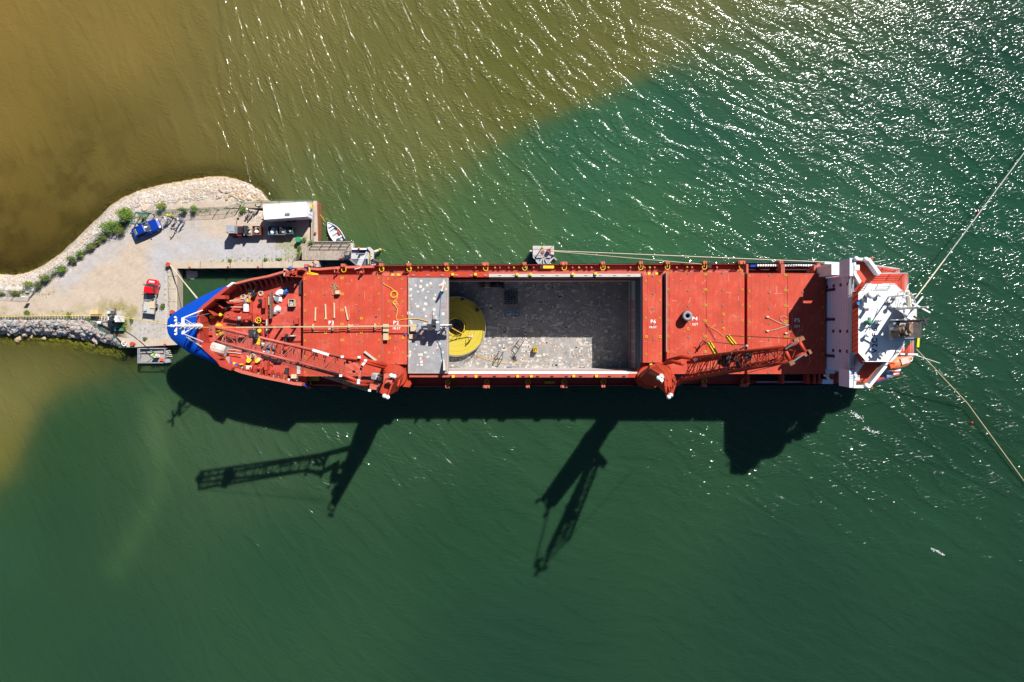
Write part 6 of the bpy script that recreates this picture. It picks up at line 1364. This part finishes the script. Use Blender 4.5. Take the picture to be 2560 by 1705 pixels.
for s_ in (-1, 1):
    loc_obj(B().box((2.1, s_ * .62, .72), (.3, .3, .14)), 'headlight', WHITE, bc); loc_obj(B().box((-2.2, s_ * .66, .78), (.15, .25, .12)), 'tail_light', CARR, bc)
    loc_obj(B().box((.55, s_ * 1.0, 1.0), (.15, .2, .12)), 'mirror', CARB, bc)
wheels(bc, (-1.4, 1.45), .88)
# red flatbed pickup
p0, p1 = P(372, 780, QZ + 1), P(379, 698, QZ + 1.2); d = p1 - p0; ang = math.atan2(d.y, d.x); c = (p0 + p1) / 2; L_ = d.length
rt = T('flatbed_truck', (c.x, c.y, QZ), 'red cab flatbed truck loaded with a small pallet', 'truck', None, ang)
f0 = L_ / 2
loc_obj(B().loft([[(x, -w_, zb), (x, -w_, zl), (x, -rw, zr), (x, rw, zr), (x, w_, zl), (x, w_, zb)] for (x, w_, zb, zl, zr, rw) in [(f0 - 2.25, .88, .5, 1.1, 1.25, .8), (f0 - 1.0, .9, .4, 1.1, 1.2, .8), (f0 - .35, .88, .4, .98, 1.05, .78), (f0, .7, .5, .8, .85, .6)]]), 'body', CARR, rt)
loc_obj(B().loft([[(f0 - 2.2, -.8, 1.2), (f0 - 2.2, .8, 1.2), (f0 - .75, .78, 1.2), (f0 - .75, -.78, 1.2)], [(f0 - 2.15, -.68, 1.8), (f0 - 2.15, .68, 1.8), (f0 - 1.25, .66, 1.82), (f0 - 1.25, -.66, 1.82)]]), 'cabin', GLASS, rt)
loc_obj(B().loft([[(f0 - 2.25, -.74, 1.8), (f0 - 2.25, .74, 1.8), (f0 - 1.22, .7, 1.82), (f0 - 1.22, -.7, 1.82)], [(f0 - 2.2, -.68, 1.88), (f0 - 2.2, .68, 1.88), (f0 - 1.3, .65, 1.9), (f0 - 1.3, -.65, 1.9)]]), 'roof', CARR, rt)
loc_obj(B().box((f0 - .4, 0, 1.09), (.3, .9, .03)), 'bonnet_lettering', mat('pale_marking', (.7, .5, .5), .6), rt)
loc_obj(B().box((f0 - 4.2 + .3, 0, .95), (3.1, 1.85, .1)), 'flatbed', mat('pale_truck_bed', (.46, .42, .37), .8, var=.15, scale=3), rt)
for s_ in (-1, 1): loc_obj(B().box((f0 - 3.9, s_ * .93, 1.1), (3.1, .05, .3)), 'side_board', SILV, rt); loc_obj(B().box((f0 - 1.0, s_ * 1.03, 1.3), (.15, .2, .14)), 'mirror', BLACK, rt); loc_obj(B().box((f0 - .12, s_ * .6, .8), (.15, .3, .12)), 'headlight', WHITE, rt)
loc_obj(B().box((f0 - 2.55, 0, 1.5), (.08, 1.8, .9)), 'headboard', BLACK, rt)
loc_obj(B().tube([(f0 - 2.9, -.8, 1.3), (f0 - 3.3, -.4, 1.3), (f0 - 3.3, .8, 1.3)], .05, 5), 'tie_rail', SILV, rt)
wheels(rt, (f0 - .9, f0 - 4.2), .88, .36)
for k in range(5):
    pass
pc = P(380, 762, QZ + 1.3); pl = T('timber_stack', (pc.x, pc.y, QZ + 1.0), 'pallet of short planks on the truck bed', 'pallet')
for k in range(5): loc_obj(B().box((-.34 + k * .17, 0, .12), (.14, 1.1, .1)), 'plank', WOOD, pl)
for y in (-.4, .4): loc_obj(B().box((0, y, .04), (.85, .1, .07)), 'batten', WOOD, pl)
B().box(P(363, 776, QZ + 1.15), (.45, .25, .2)).to('blue_bag', mat('cyan_bag', (.15, .45, .6), .6), label='light blue bag at the tail of the truck bed', cat='bag')
B().box(P(365, 740, QZ + 1.2), (.35, .5, .4)).to('white_canister', WHITE, label='white canister behind the truck cab', cat='canister')
# white trailer
c4 = [(657, 512), (765.5, 504.5), (768, 541), (660, 549)]
w4 = [P(x, y, 5.0) for x, y in c4]; cc4 = sum(w4, Vector()) / 4
tr = T('site_trailer', (cc4.x, cc4.y, QZ), 'long white site trailer with a small roof vent on the pier', 'trailer')
B().prism(w4, QZ + .5, 5.0).to('body', WHITE, tr)
dd = (w4[1] - w4[0]).normalized(); nn_ = Vector((-dd.y, dd.x, 0))
B().prism([P(x, y, 5.07) for x, y in [(712, 533), (724, 532), (724, 538.5), (712, 539)]], 4.99, 5.1).to('roof_vent', mat('vent_navy', (.05, .06, .1), .4), tr)
for k in range(4): p = P(714 + k * 2.8, 532.8, 5.14); B().bar(p, P(714 + k * 2.8, 538.8, 5.14), .06).to('vent_slat', SILV, tr)
B().pr(704, 529, 711, 535, 5.0, 5.03).to('roof_hatch', WALLW, tr); B().pr(679, 530, 686, 537, 5.0, 5.03).to('roof_hatch', WALLW, tr)
for k in range(1, 9):
    a = w4[0].lerp(w4[1], k / 9); b_ = w4[3].lerp(w4[2], k / 9); B().bar(a + Vector((0, 0, .01)), b_ + Vector((0, 0, .01)), .03, .03).to('roof_seam', WALLW, tr)
rend = (w4[1] + w4[2]) / 2; B().box((rend.x + .02, rend.y, 3.2), (.06, 1.2, 2.0), rz=math.atan2(dd.y, dd.x)).to('end_door', WALLW, tr)
B().box((rend.x + .05, rend.y, 3.2), (.04, .25, .5)).to('window', DARK, tr)
lend = (w4[0] + w4[3]) / 2; B().bar((lend.x, lend.y - .4, QZ + .5), (lend.x - 1.3, lend.y - .7, QZ + .5), .15).to('drawbar', DARK, tr); B().box((lend.x - .3, lend.y + .5, QZ + .9), (.6, .7, .5)).to('gas_locker', SILV, tr)
for k in (.42, .55):
    for e in (w4[0].lerp(w4[1], k), w4[3].lerp(w4[2], k)): B().tube([(e.x, e.y - .12, QZ + .38), (e.x, e.y + .12, QZ + .38)], .38, 12).to('wheel', BLACK, tr)
B().pr(777.5, 509, 779.5, 521, QZ + .8, QZ + 1.6).to('yellow_sign', YEL, label='yellow board leaning at the trailer end', cat='board')
# skips
rub = [WHITE, CONG, mat('rub_pink', (.55, .42, .38), .8), DARK]
crate_open(630.5, 564.5, 649, 586.5, QZ, 1.3, 'rusty skip of white rubbish beside the forklift', RUSTM, DARK, 'skip', 'skip', 'skips below the trailer', rub)
crate_open(670, 565, 690, 586.5, QZ, 1.3, 'skip with pale rubbish standing apart below the trailer', mat('skip_blue', (.08, .2, .3), .6), DARK, 'skip', 'skip', 'skips below the trailer', rub)
crate_open(691.5, 564, 712, 586.5, QZ, 1.3, 'skip heaped with white bags, middle of the three below the trailer', GRY, DARK, 'skip', 'skip', 'skips below the trailer', rub)
crate_open(713, 566, 731, 584.5, QZ, 1.3, 'nearly empty dark skip nearest the pier edge', mat('skip_teal', (.06, .16, .18), .6), DARK, 'skip', 'skip', 'skips below the trailer', [DARK, DARK, BROWNW, CONG])
# telehandler
fkp = P(600, 578, QZ + 1); fk = T('telehandler', (fkp.x, fkp.y, QZ), 'grey and red telehandler lifting beside the rusty skip', 'forklift')
loc_obj(B().box((-.6, 0, .9), (1.9, 1.5, 1.0)), 'chassis', mat('dark_red_chassis', (.3, .02, .02), .5), fk); loc_obj(B().box((-.85, .1, 2.0), (1.3, 1.2, 1.2)), 'cab', mat('cab_grey', (.30, .32, .36), .4), fk)
loc_obj(B().box((-.6, .1, 2.63), (.6, .7, .06)), 'roof_window', SILV, fk); loc_obj(B().box((.35, .1, 1.4), (.9, 1.0, .5)), 'engine_deck', BLACK, fk)
loc_obj(B().box((1.15, 0, 1.2), (.25, 1.3, 1.4)), 'mast', DARK, fk)
for y in (-.4, .4): loc_obj(B().box((1.6, y, .3), (1.1, .14, .08)), 'fork', SILV, fk)
loc_obj(B().tube([(-.3, .9, 1.6), (-.05, 1.6, 2.0), (.1, 1.75, 2.0)], .05, 5), 'arm', RUSTM, fk); loc_obj(B().ball((.12, 1.8, 2.0), .2), 'mirror', BLACK, fk)
for y in (-.3, 0, .3): loc_obj(B().tube([(.2, y, 1.5), (1.1, y, 1.8)], .06, 5), 'hydraulic_hose', BLACK, fk)
loc_obj(B().box((-1.3, -.3, 2.65), (.14, .14, .12)), 'beacon', ORF, fk)
for x in (-1.0, .6):
    for s_ in (-.78, .78): loc_obj(B().tube([(x, s_ - .13, .42), (x, s_ + .13, .42)], .42, 14), 'wheel', BLACK, fk)
crate_open(616, 572, 630, 588, QZ, 1.2, 'white pallet load on the forks of the telehandler', CONG, CONG, 'pallet_load', 'pallet load', None, [WHITE, CONG])
gb = P(746, 600, QZ + .8); gt = T('green_bin', (gb.x, gb.y, QZ), 'green round bin beside the jetty weeds', 'bin'); loc_obj(B().cyl((0, 0), .38, 0, 1.0, 14, .42), 'body', mat('bin_green', (.02, .28, .12), .5), gt); loc_obj(B().cyl((0, .05), .45, 1.0, 1.1, 14, .4), 'lid', MATS['bin_green'], gt)
# crate and cable machine at the left
B().pr(224, 774, 245, 786, QZ, QZ + 1.0).to('plywood_box', mat('plywood', (.58, .43, .24), .7), label='plywood box at the roadside beside the yellow cable', cat='box')
mc = P(288, 794, QZ + 1); mt = T('cable_roller_machine', (mc.x, mc.y, QZ), 'white wheeled machine guiding the yellow cable at the rocks', 'machine')
for (dx, dy, w_, h_, z, hh, m) in [(0, .3, 1.2, 1.4, .4, 1.6, mat('offwhite', (.6, .58, .53), .6)), (-.8, .0, .7, .7, .3, 1.0, WHITE), (.5, 1.0, .5, .9, 1.9, .4, BROWNW), (.2, 1.2, .9, .3, 2.2, .2, SILV), (1.0, -.2, .3, 1.0, .4, 2.1, WHITE), (.1, -.2, .6, .7, 2.0, .3, DARK), (-.2, .8, .5, .4, 2.0, .5, MATS['offwhite'] if 'offwhite' in MATS else WHITE)]:
    loc_obj(B().box((dx, dy, z + hh / 2), (w_, h_, hh)), 'frame_unit', m, mt)
loc_obj(B().tube([(-.7, -.5, 1.6), (-2.6, -.8, .5)], .16, 6), 'drawbar', SILV, mt); loc_obj(B().tube([(-2.5, -.8, .5), (-3.1, -.8, .45)], .25, 8), 'nose_drum', WHITE, mt)
for k in range(3): loc_obj(B().ring((.2 + k * .25, .5, 2.2), .3, .06, 'X', n=12, m=5), 'roller', DARK, mt)
for x in (-.5, .6): loc_obj(B().tube([(x, -.9, .4), (x, -.6, .4)], .4, 12), 'wheel', BLACK, mt)
for (x, y, s) in [(-.3, -1.6, .5), (.3, -1.9, .4)]: loc_obj(B().box((x, y, .3), (1.4, s, .5)), 'shaded_step', GREENF, mt)
b = B().tube([P(-120, 793, QZ + .5)] + [P(x, y, QZ + z) for x, y, z in [(0, 791.3, .5), (60, 790.5, .5), (120, 790, .5), (200, 789.5, .55), (260, 789.5, 1.0), (285, 790, 2.0), (302, 792, 2.2)]] + [P(335, 797, 5.2), P(416, 810, 9.6), P(503, 817.5, 11.6)], .06, 5)
b.to('shore_cable', mat('cable_yellow', (.78, .56, .10), .6), label='yellow cable running from the shore machine over to the bow', cat='cable')
tb_ = B()
for k in range(40): p = P(-20 + k * 7.3, 790.5 + 1.5, QZ + .25); tb_.box((p.x, p.y, QZ + .22), (.08, .5, .3))
tb_.to('cable_support', PLANK, label='row of small wooden blocks carrying the yellow cable', cat='cable support')
# fences
def fence(pts, lab, z0, hgt=1.8, step=2.6, meshm=True, grp=None, zoff=None):
    wp = []
    for (a, b_) in zip(pts[:-1], pts[1:]):
        A_, B__ = P(*a, z0), P(*b_, z0); n_ = max(1, round((B__ - A_).length / step))
        for k in range(n_): wp.append(A_.lerp(B__, k / n_))
    wp.append(P(*pts[-1], z0)); t = T('mesh_fence', wp[0], lab, 'fence', grp)
    for p in wp: B().tube([p, p + Vector((0, 0, hgt))], .045, 5).to('post', GREENF, t)
    b = B()
    for a, c in zip(wp[:-1], wp[1:]):
        for z in (.1, hgt * .5, hgt): b.tube([a + Vector((0, 0, z)), c + Vector((0, 0, z))], .022, 4)
        n_ = int((c - a).length / .14)
        for k in range(n_): q = a.lerp(c, (k + .5) / n_); b.box((q.x, q.y, q.z + hgt / 2), (.014, .014, hgt))
    b.to('wire_mesh', GREENF, t); return t
fence([(354, 535), (372, 533), (455, 528), (490, 526), (545, 524), (575, 522), (603, 514), (606, 507)], 'green mesh fence between the shingle and the quay yard', QZ)
fence([(612, 508), (700, 505), (783, 504)], 'green mesh fence on the pier edge behind the trailer', QZ)
fence([(84, 728), (107, 706), (150, 672), (200, 640), (255, 590), (292, 572), (322, 545)], 'fence of slim posts along the bushes and the track', QZ, 1.7, 3.0)
fence([(-120, 727), (0, 727), (84, 730)], 'green fence beside the road at the left edge', QZ)
fence([(-120, 798), (0, 799), (216, 797), (240, 806), (268, 829), (292, 845), (312, 868), (345, 868)], 'green mesh fence above the boulders down to the quay corner', QZ, 1.5, 2.4)
t = T('goal_frame', P(350, 548, QZ), 'dark tubular frame leaning by the green fence above the car', 'frame')
w_ = [P(x, y, QZ + 1.6) for x, y in [(340, 532), (374, 533), (358, 558), (325, 558)]]
for i in range(4): B().bar(w_[i], w_[(i + 1) % 4], .12).to('bar', GREENF, t)
for q_ in w_: B().bar(q_, (q_.x, q_.y, QZ), .1).to('leg', DARK, t)
B().pp([(340, 532), (374, 532), (372, 538), (348, 540)], QZ + 1.6, QZ + 1.66).to('cloth', GREENF, t)
B().pr(53, 740, 62, 742, QZ + 1.2, QZ + 2.0).to('road_sign', WHITE, label='small white sign at the road fence', cat='sign')
B().pr(63, 727, 71, 731, QZ, QZ + .3).to('white_box', WHITE, label='flat white box under the roadside fence', cat='box')
lr = P(310, 859, QZ + 1); t = T('lifebuoy_stand', (lr.x, lr.y, QZ), 'red and white lifebuoy on the fence at the quay corner', 'lifebuoy')
loc_obj(B().ring((0, 0, 1.0), .36, .1, n=16, m=6), 'ring', WHITE, t, smooth=True); loc_obj(B().ring((0, 0, 1.04), .36, .08, n=8, m=6, a0=.3, a1=1.2), 'red_band', CARR, t); loc_obj(B().ring((0, 0, 1.04), .36, .08, n=8, m=6, a0=3.4, a1=4.3), 'red_band', CARR, t); loc_obj(B().cyl((0, 0), .04, 0, 1, 6), 'post', WHITE, t)
# grey rain circle of gravel
B().cyl(P(361, 519, QZ), .95, QZ - .6, QZ + .10, 20, .5).to('gravel_heap', mat('gravel_tan', (.55, .42, .32), .9, var=.3, scale=6, bump=.5), label='small tan heap of gravel above the green frame', cat='gravel heap')

# ---------------------------------------------------------------- jetty
jp = T('wooden_jetty', P(815, 628, 1.7), 'plank jetty with railings leading to the steel platform', 'jetty')
n_ = 34
for k in range(n_):
    x = 755 + (877 - 755) * k / n_; y0 = 610 if x < 778 else 604.5; B().pr(x, y0, x + (122 / n_) * .88, 650, 1.66, 1.8 + .015 * (k % 3)).to('plank', PLANK, jp)
for y in (611, 630, 646): B().pr(756, y, 876, y + 2, 1.3, 1.65).to('beam', BROWNW, jp)
for x in (780, 810, 845, 872):
    for y in (609, 645): p = P(x, y, 1.5); B().cyl(p, .2, -3, 1.5, 8).to('pile', BROWNW, jp)
ra = []
for x in (783, 808, 831, 855, 876):
    p = P(x - 1.5, 611, 1.8); B().box((p.x, p.y, 2.35), (.09, .09, 1.1)).to('rail_post', DARK, jp); ra.append(p)
for z in (2.3, 2.88): B().tube([Vector((p.x, p.y, z)) for p in ra], .055, 5).to('hand_rail', DARK, jp)
B().pr(778, 603.2, 877, 604.2, 1.82, 2.0).to('kerb_board', CONG, jp)
B().pr(877.3, 607, 883, 620, .9, 1.8).to('white_fender', CONG, jp)
# steel platform
sp = T('steel_platform', P(905, 640, 2.2), 'steel landing platform with cage and ladder at the jetty end', 'platform')
B().pp([(878, 622), (928, 621), (934, 630), (934, 650), (918, 664), (893, 664), (877, 650)], 2.0, 2.25).to('deck_plate', mat('light_plate', (.46, .46, .45), .6, var=.15), sp)
B().pp([(873, 650), (933, 648), (919, 664.5), (892, 664.5)], 2.26, 2.32).to('grated_apron', mat('grate_dark', (.10, .11, .12), .6, var=.3, scale=5), sp)
B().pr(879, 620, 916, 624, 2.3, 2.8).to('white_beam', WHITE, sp)
B().pp([(917, 619), (924, 617), (934, 626), (934, 646), (926, 650), (926, 630)], 2.3, 2.7).to('fender_frame', CONG, sp)
B().pp([(899, 628), (915, 626), (910, 640), (893, 646)], 2.26, 2.3).to('dark_opening', mat('opening_navy', (.02, .025, .04), .6), sp)
for a, b_ in [((875, 648), (892, 664)), ((926, 628), (926, 664)), ((920, 634), (921, 664)), ((878, 634), (932, 634)), ((878, 622), (878, 650))]: B().bar(P(*a, 3.2), P(*b_, 3.2), .07).to('hand_rail', SILV, sp)
B().tube([P(921, 631, 3.3), P(922, 645, 3.3), P(921, 660, 3.3)], .07, 5).to('yellow_hose', YEL, sp)
B().ball(P(897, 620.5, 3.1), .2).to('beacon', ORF, sp)
for (x, y, x2, y2) in [(934, 630, 952, 624), (934, 650, 948, 655)]:
    B().tube([P(x, y, 1.8), P(x2, y2, .3)], .22, 8).to('mooring_pile', CONG if y < 640 else BROWNW, sp)
B().ball(P(950, 624, .9), .25).to('pile_cap', YELD, sp)
for x, y in ((885, 630), (925, 628), (900, 655), (922, 655)): p = P(x, y, 2); B().cyl(p, .25, -3, 2, 8).to('pile', GRY, sp)
bag_ = bag([(907, 652), (917, 651), (919, 660), (908, 661)], FD, PINK, 'pink tarpaulin bundle on the steel platform beside the ladder', 'pink_bundle', 'bundle'); 
bag_.location.z = 2.35
cg = T('crane_cage', P(866, 636, 1.85), 'dark wire basket on the jetty planks before the platform', 'cage')
for a, b_ in [((852, 640), (861, 629)), ((861, 629), (873, 628)), ((852, 640), (862, 647)), ((862, 647), (875, 646)), ((861, 629), (862, 647)), ((873, 628), (875, 646)), ((867, 628), (868, 647))]: B().bar(P(*a, 2.9), P(*b_, 2.9), .06).to('cage_bar', DARK, cg)
for x, y in ((861, 629), (873, 628), (862, 647), (875, 646)): q = P(x, y, 2.9); B().bar(q, (q.x, q.y, 1.85), .06).to('cage_bar', DARK, cg)
B().pr(861, 638, 874, 646, 1.86, 2.2).to('cage_floor', mat('navy_box', (.02, .03, .06), .5), cg)
B().bar(P(848, 645.5, 2), P(860, 645, 2), .12).to('red_pole', REDL, label='short red pole lying on the jetty', cat='pole')
# boarding ladder
la = T('boarding_ladder', P(900, 660, 5), 'aluminium boarding ladder from the platform to the ship rail', 'ladder')
A0, A1 = P(909, 638, 3.2), P(894, 672, 7.2); sd = Vector((.42, .12, 0))
for s_ in (-1, 1): B().bar(A0 + sd * s_, A1 + sd * s_, .09, .14).to('side_rail', SILV, la)
for k in range(13): q = A0.lerp(A1, (k + .5) / 13); B().bar(q - sd, q + sd, .07).to('rung', WHITE, la)
S(B().pr(892, 668, 908, 684, 5.6, 6.3), 'ladder_landing', REDL)
for k in range(6): a = P(898 + U(-4, 12), 676 + U(-8, 6), 7); S(B().bar(a, a + Vector((U(-.5, .5), U(-.5, .5), .2)), .07), 'landing_bar', REDD)
# dinghy
dgp = P(836, 580, .6); dg = T('dinghy', (dgp.x, dgp.y, 0), 'small white open motorboat moored beside the jetty', 'boat', None, math.radians(124))
Ld, Wd = 3.7, .95
rings, rin = [], []
for t_ in np.linspace(0, 1, 9):
    x = -Ld / 2 + Ld * t_; w_ = Wd * (1 - max(0, (t_ - .35) / .65) ** 2.2) * (.88 + .12 * min(1, t_ / .3)) + .02
    rings.append([(x, w_, .62 + .12 * t_), (x, w_ * .92, .25), (x, w_ * .35, -.05), (x, -w_ * .35, -.05), (x, -w_ * .92, .25), (x, -w_, .62 + .12 * t_)])
    wi = max(.01, w_ - .09); rin.append([(x + (.06 if t_ == 0 else -.12 * (t_ == 1)), wi, .62 + .12 * t_), (x + (.06 if t_ == 0 else -.12 * (t_ == 1)), wi * .8, .22), (x + (.06 if t_ == 0 else -.12 * (t_ == 1)), -wi * .8, .22), (x + (.06 if t_ == 0 else -.12 * (t_ == 1)), -wi, .62 + .12 * t_)])
b = B(); b.loft(rings, closed=False, cap=True); loc_obj(b, 'hull', WHITE, dg)
b = B(); b.loft(rin, closed=False, cap=False); loc_obj(b, 'inner_hull', mat('boat_grey', (.50, .50, .47), .6), dg)
for s_ in (-1, 1): loc_obj(B().tube([(r[0][0], s_ * (r[0][1] - .04), r[0][2] + .02) for r in rings], .06, 6), 'gunwale', WALLW, dg)
for x in (-1.1, -.1, .75): loc_obj(B().box((x, 0, .42), (.28, 1.5 if x < .5 else 1.1, .05)), 'thwart', WALLW, dg)
loc_obj(B().box((1.35, 0, .62), (.6, .6, .05)), 'bow_deck', WALLW, dg)
loc_obj(B().box((-1.95, 0, .75), (.4, .35, .5)), 'outboard_motor', BROWNW, dg); loc_obj(B().box((-1.35, .2, .4), (.5, .45, .35)), 'fuel_tank', mat('slate', (.05, .09, .13), .5), dg)
loc_obj(B().tube([(-.9, -.5, .5), (.1, -.6, .55)], .1, 6), 'orange_oar', ORF, dg)
sling([(793, 528), (803, 540), (813, 554)], 'yellow painter from the pier to the white dinghy', z=.9, r=.04, m=ROPEY, name='mooring_rope', cat='rope')
# raft below the quay
rf_ = T('work_raft', P(380, 889, .4), 'grey railed work raft moored below the quay corner', 'raft')
for k in range(15): B().pr(352 + k * 4.1, 876, 355.7 + k * 4.1, 905, .72, .84).to('deck_plank', mat('grey_plank', (.33, .29, .27), .8, var=.15), rf_)
B().pr(346, 872, 415, 907, .1, .7).to('pontoon', SILV, rf_)
for a, b_ in [((345, 871), (414, 871)), ((345, 871), (345, 907)), ((345, 907), (412, 907)), ((413, 871), (410, 908)), ((349, 872), (349, 907)), ((345, 883), (350, 883)), ((345, 895), (350, 895))]: B().bar(P(*a, 1.9), P(*b_, 1.9), .12).to('hand_rail', SILV, rf_)
for x, y in ((345, 871), (345, 889), (345, 907), (412, 871), (411, 907), (380, 871)): q = P(x, y, 1.9); B().bar(q, (q.x, q.y, .8), .1).to('rail_post', SILV, rf_)
B().pr(413, 876, 422, 883, .3, 1.1).to('outboard_bracket', CONG, rf_); B().pr(410, 896, 425, 906, .2, .8).to('float', SILV, rf_)
for (x, y, x2, y2) in [(413, 884, 430, 887), (414, 890, 431, 891), (413, 880, 425, 876)]: B().bar(P(x, y, 1.2), P(x2, y2, 1.2), .12).to('arm', CONG, rf_)
B().box(P(405, 899, 1.0), (.6, .42, .35)).to('red_toolbox', ORF, label='bright red box on the deck of the raft', cat='toolbox')
B().box(P(392, 889, 1.3), (.6, .6, .9)).to('white_bucket', WHITE, label='white drum beside the lime dressed person on the raft', cat='drum')
for (a, b_, lab) in [((368, 903), (382, 893), 'pale green pole lying low on the raft deck'), ((376, 876), (392, 884), 'pale green pole lying high on the raft deck')]: B().bar(P(*a, .95), P(*b_, .95), .08).to('green_pole', mat('mint', (.25, .55, .45), .5), label=lab, cat='pole')
# dolphin platform
dp = T('mooring_dolphin', P(1361, 640, 0), 'concrete mooring dolphin with a steel truss walkway beside the hull', 'dolphin')
B().pr(1332, 614.5, 1385, 641, -2, 2.6).to('concrete_block', CONG, dp)
B().pp([(1336, 641.5), (1384, 641.5), (1369, 661), (1348, 661)], 2.2, 2.3).to('walkway_plate', mat('plate_blue', (.28, .32, .38), .6), dp)
for a, b_ in [((1333, 642), (1348, 661)), ((1385, 642), (1369, 661)), ((1348, 660), (1358, 643)), ((1358, 643), (1359, 660)), ((1369, 660), (1360, 643)), ((1341, 643), (1377, 643)), ((1346, 661), (1371, 661))]: B().bar(P(*a, 2.5), P(*b_, 2.5), .16).to('truss_bar', CONG, dp)
for k in range(5): B().bar(P(1340 + k * 9, 642, 2.4), P(1346 + k * 6, 661, 2.4), .07).to('plate_rib', GRY, dp)
B().pr(1324, 625, 1331.5, 629, 1.6, 2.4).to('side_arm', CONG, dp)
b2_ = P(1372, 627, 3); B().cyl(b2_, .35, 2.6, 3.4, 12, .3).to('bollard', MATS['red_bollard_paint'], dp); B().cyl(P(1357, 630, 2.7), .3, 2.6, 2.75, 12).to('eye_plate', RUSTM, dp)
B().cyl(P(1355, 619, 3), .08, 2.6, 4.6, 8).to('lamp_post', DARK, dp); B().ball(P(1356, 619, 4.7), .2).to('lamp', YELD, dp)
for a, b_ in [((1333, 623), (1384, 623)), ((1374, 623), (1382, 615)), ((1378, 640), (1376, 630))]: B().tube([P(*a, 3.6), P(*b_, 3.6)], .035, 4).to('hand_rail', DARK, dp)
B().bar(P(1384, 643, .5), P(1391, 650, .3), .25).to('timber_pile', PLANK, dp)
# ---------------------------------------------------------------- mooring lines
def line(pts, lab, r=.06, m=ROPE, sag=.0, grp=None):
    w_ = [P(*p) for p in pts]; out = []
    for a, b_ in zip(w_[:-1], w_[1:]):
        for k in range(12): t_ = k / 12; q = a.lerp(b_, t_); q.z -= sag * 4 * t_ * (1 - t_); out.append(q)
    out.append(w_[-1]); B().tube(out, r, 5).to('mooring_line', m, label=lab, cat='mooring line', group=grp)
line([(1374, 626.5, 3.2), (2062, 655, 8)], 'upper pale line from the dolphin to the ship quarter', .07)
line([(1374, 627.5, 3.2), (1762, 661, 7.2)], 'lower tan line from the dolphin meeting the hull amidships', .06, mat('tan_rope', (.5, .4, .26), .9))
line([(2288, 746, 8), (2362, 648, 4)], 'thick near section of the white stern line running up to the right', .10)
line([(2362, 648, 4), (2575, 362, .8)], 'long grey far section of the stern line reaching the top right edge', .085, mat('grey_rope', (.42, .42, .42), .8))
line([(2291, 873, 7), (2420, 1010, .9), (2580, 1230, .3)], 'tan stern line running down to the right edge', .07, MATS['tan_rope'])
line([(2284, 886, 12), (2350, 908, 8)], 'short white spar line sticking out from the starboard quarter', .04, WHITE)
line([(425, 661, 2.3), (492, 746, 9.0)], 'first of the two pale bow lines from the corner bollard', .07)
line([(424, 662, 2.3), (494, 745, 9.0)], 'second of the two pale bow lines from the corner bollard, touching the first', .06)
line([(425, 664, 2.2), (430, 690, 2.0), (431, 790, 2.0)], 'slack line lying straight down the short quay', .05, MATS['grey_rope'])
line([(426, 664, 2.2), (436, 695, 2.0), (441, 720, 1.9), (440, 780, 2.0)], 'slack line curving along the dock side of the short quay', .06)
line([(2184, 655, 14), (2213, 650, 14)], 'thin white spar pointing aft from the port wing', .03, WHITE)
for (x, y, lab) in [(2446, 530, 'red buoy floating beside the long upper stern line'), (2430, 1057, 'red buoy floating beside the lower stern line')]:
    p = P(x, y, .2); t = T('mooring_buoy', (p.x, p.y, 0), lab, 'buoy'); loc_obj(B().ball((0, 0, .12), .22, 12, 8), 'float', ORF if False else CARR, t, smooth=True); loc_obj(B().cyl((0, 0), .06, .4, .6, 8), 'eye', DARK, t)
# pale boulder lying sunken in the dock, built as a low slab
B().pp([(464, 677), (480, 675), (493, 677), (494, 690), (484, 698), (468, 697)], -.5, .03).to('sunken_boulder', CONG, label='pale sunken boulder in the dock near the quay corner', cat='board')
# drop the placeholder empty left over from the beach stones
for o in list(bpy.data.objects):
    if o.type == 'EMPTY' and o.name.startswith('beach_pebbles'): bpy.data.objects.remove(o)
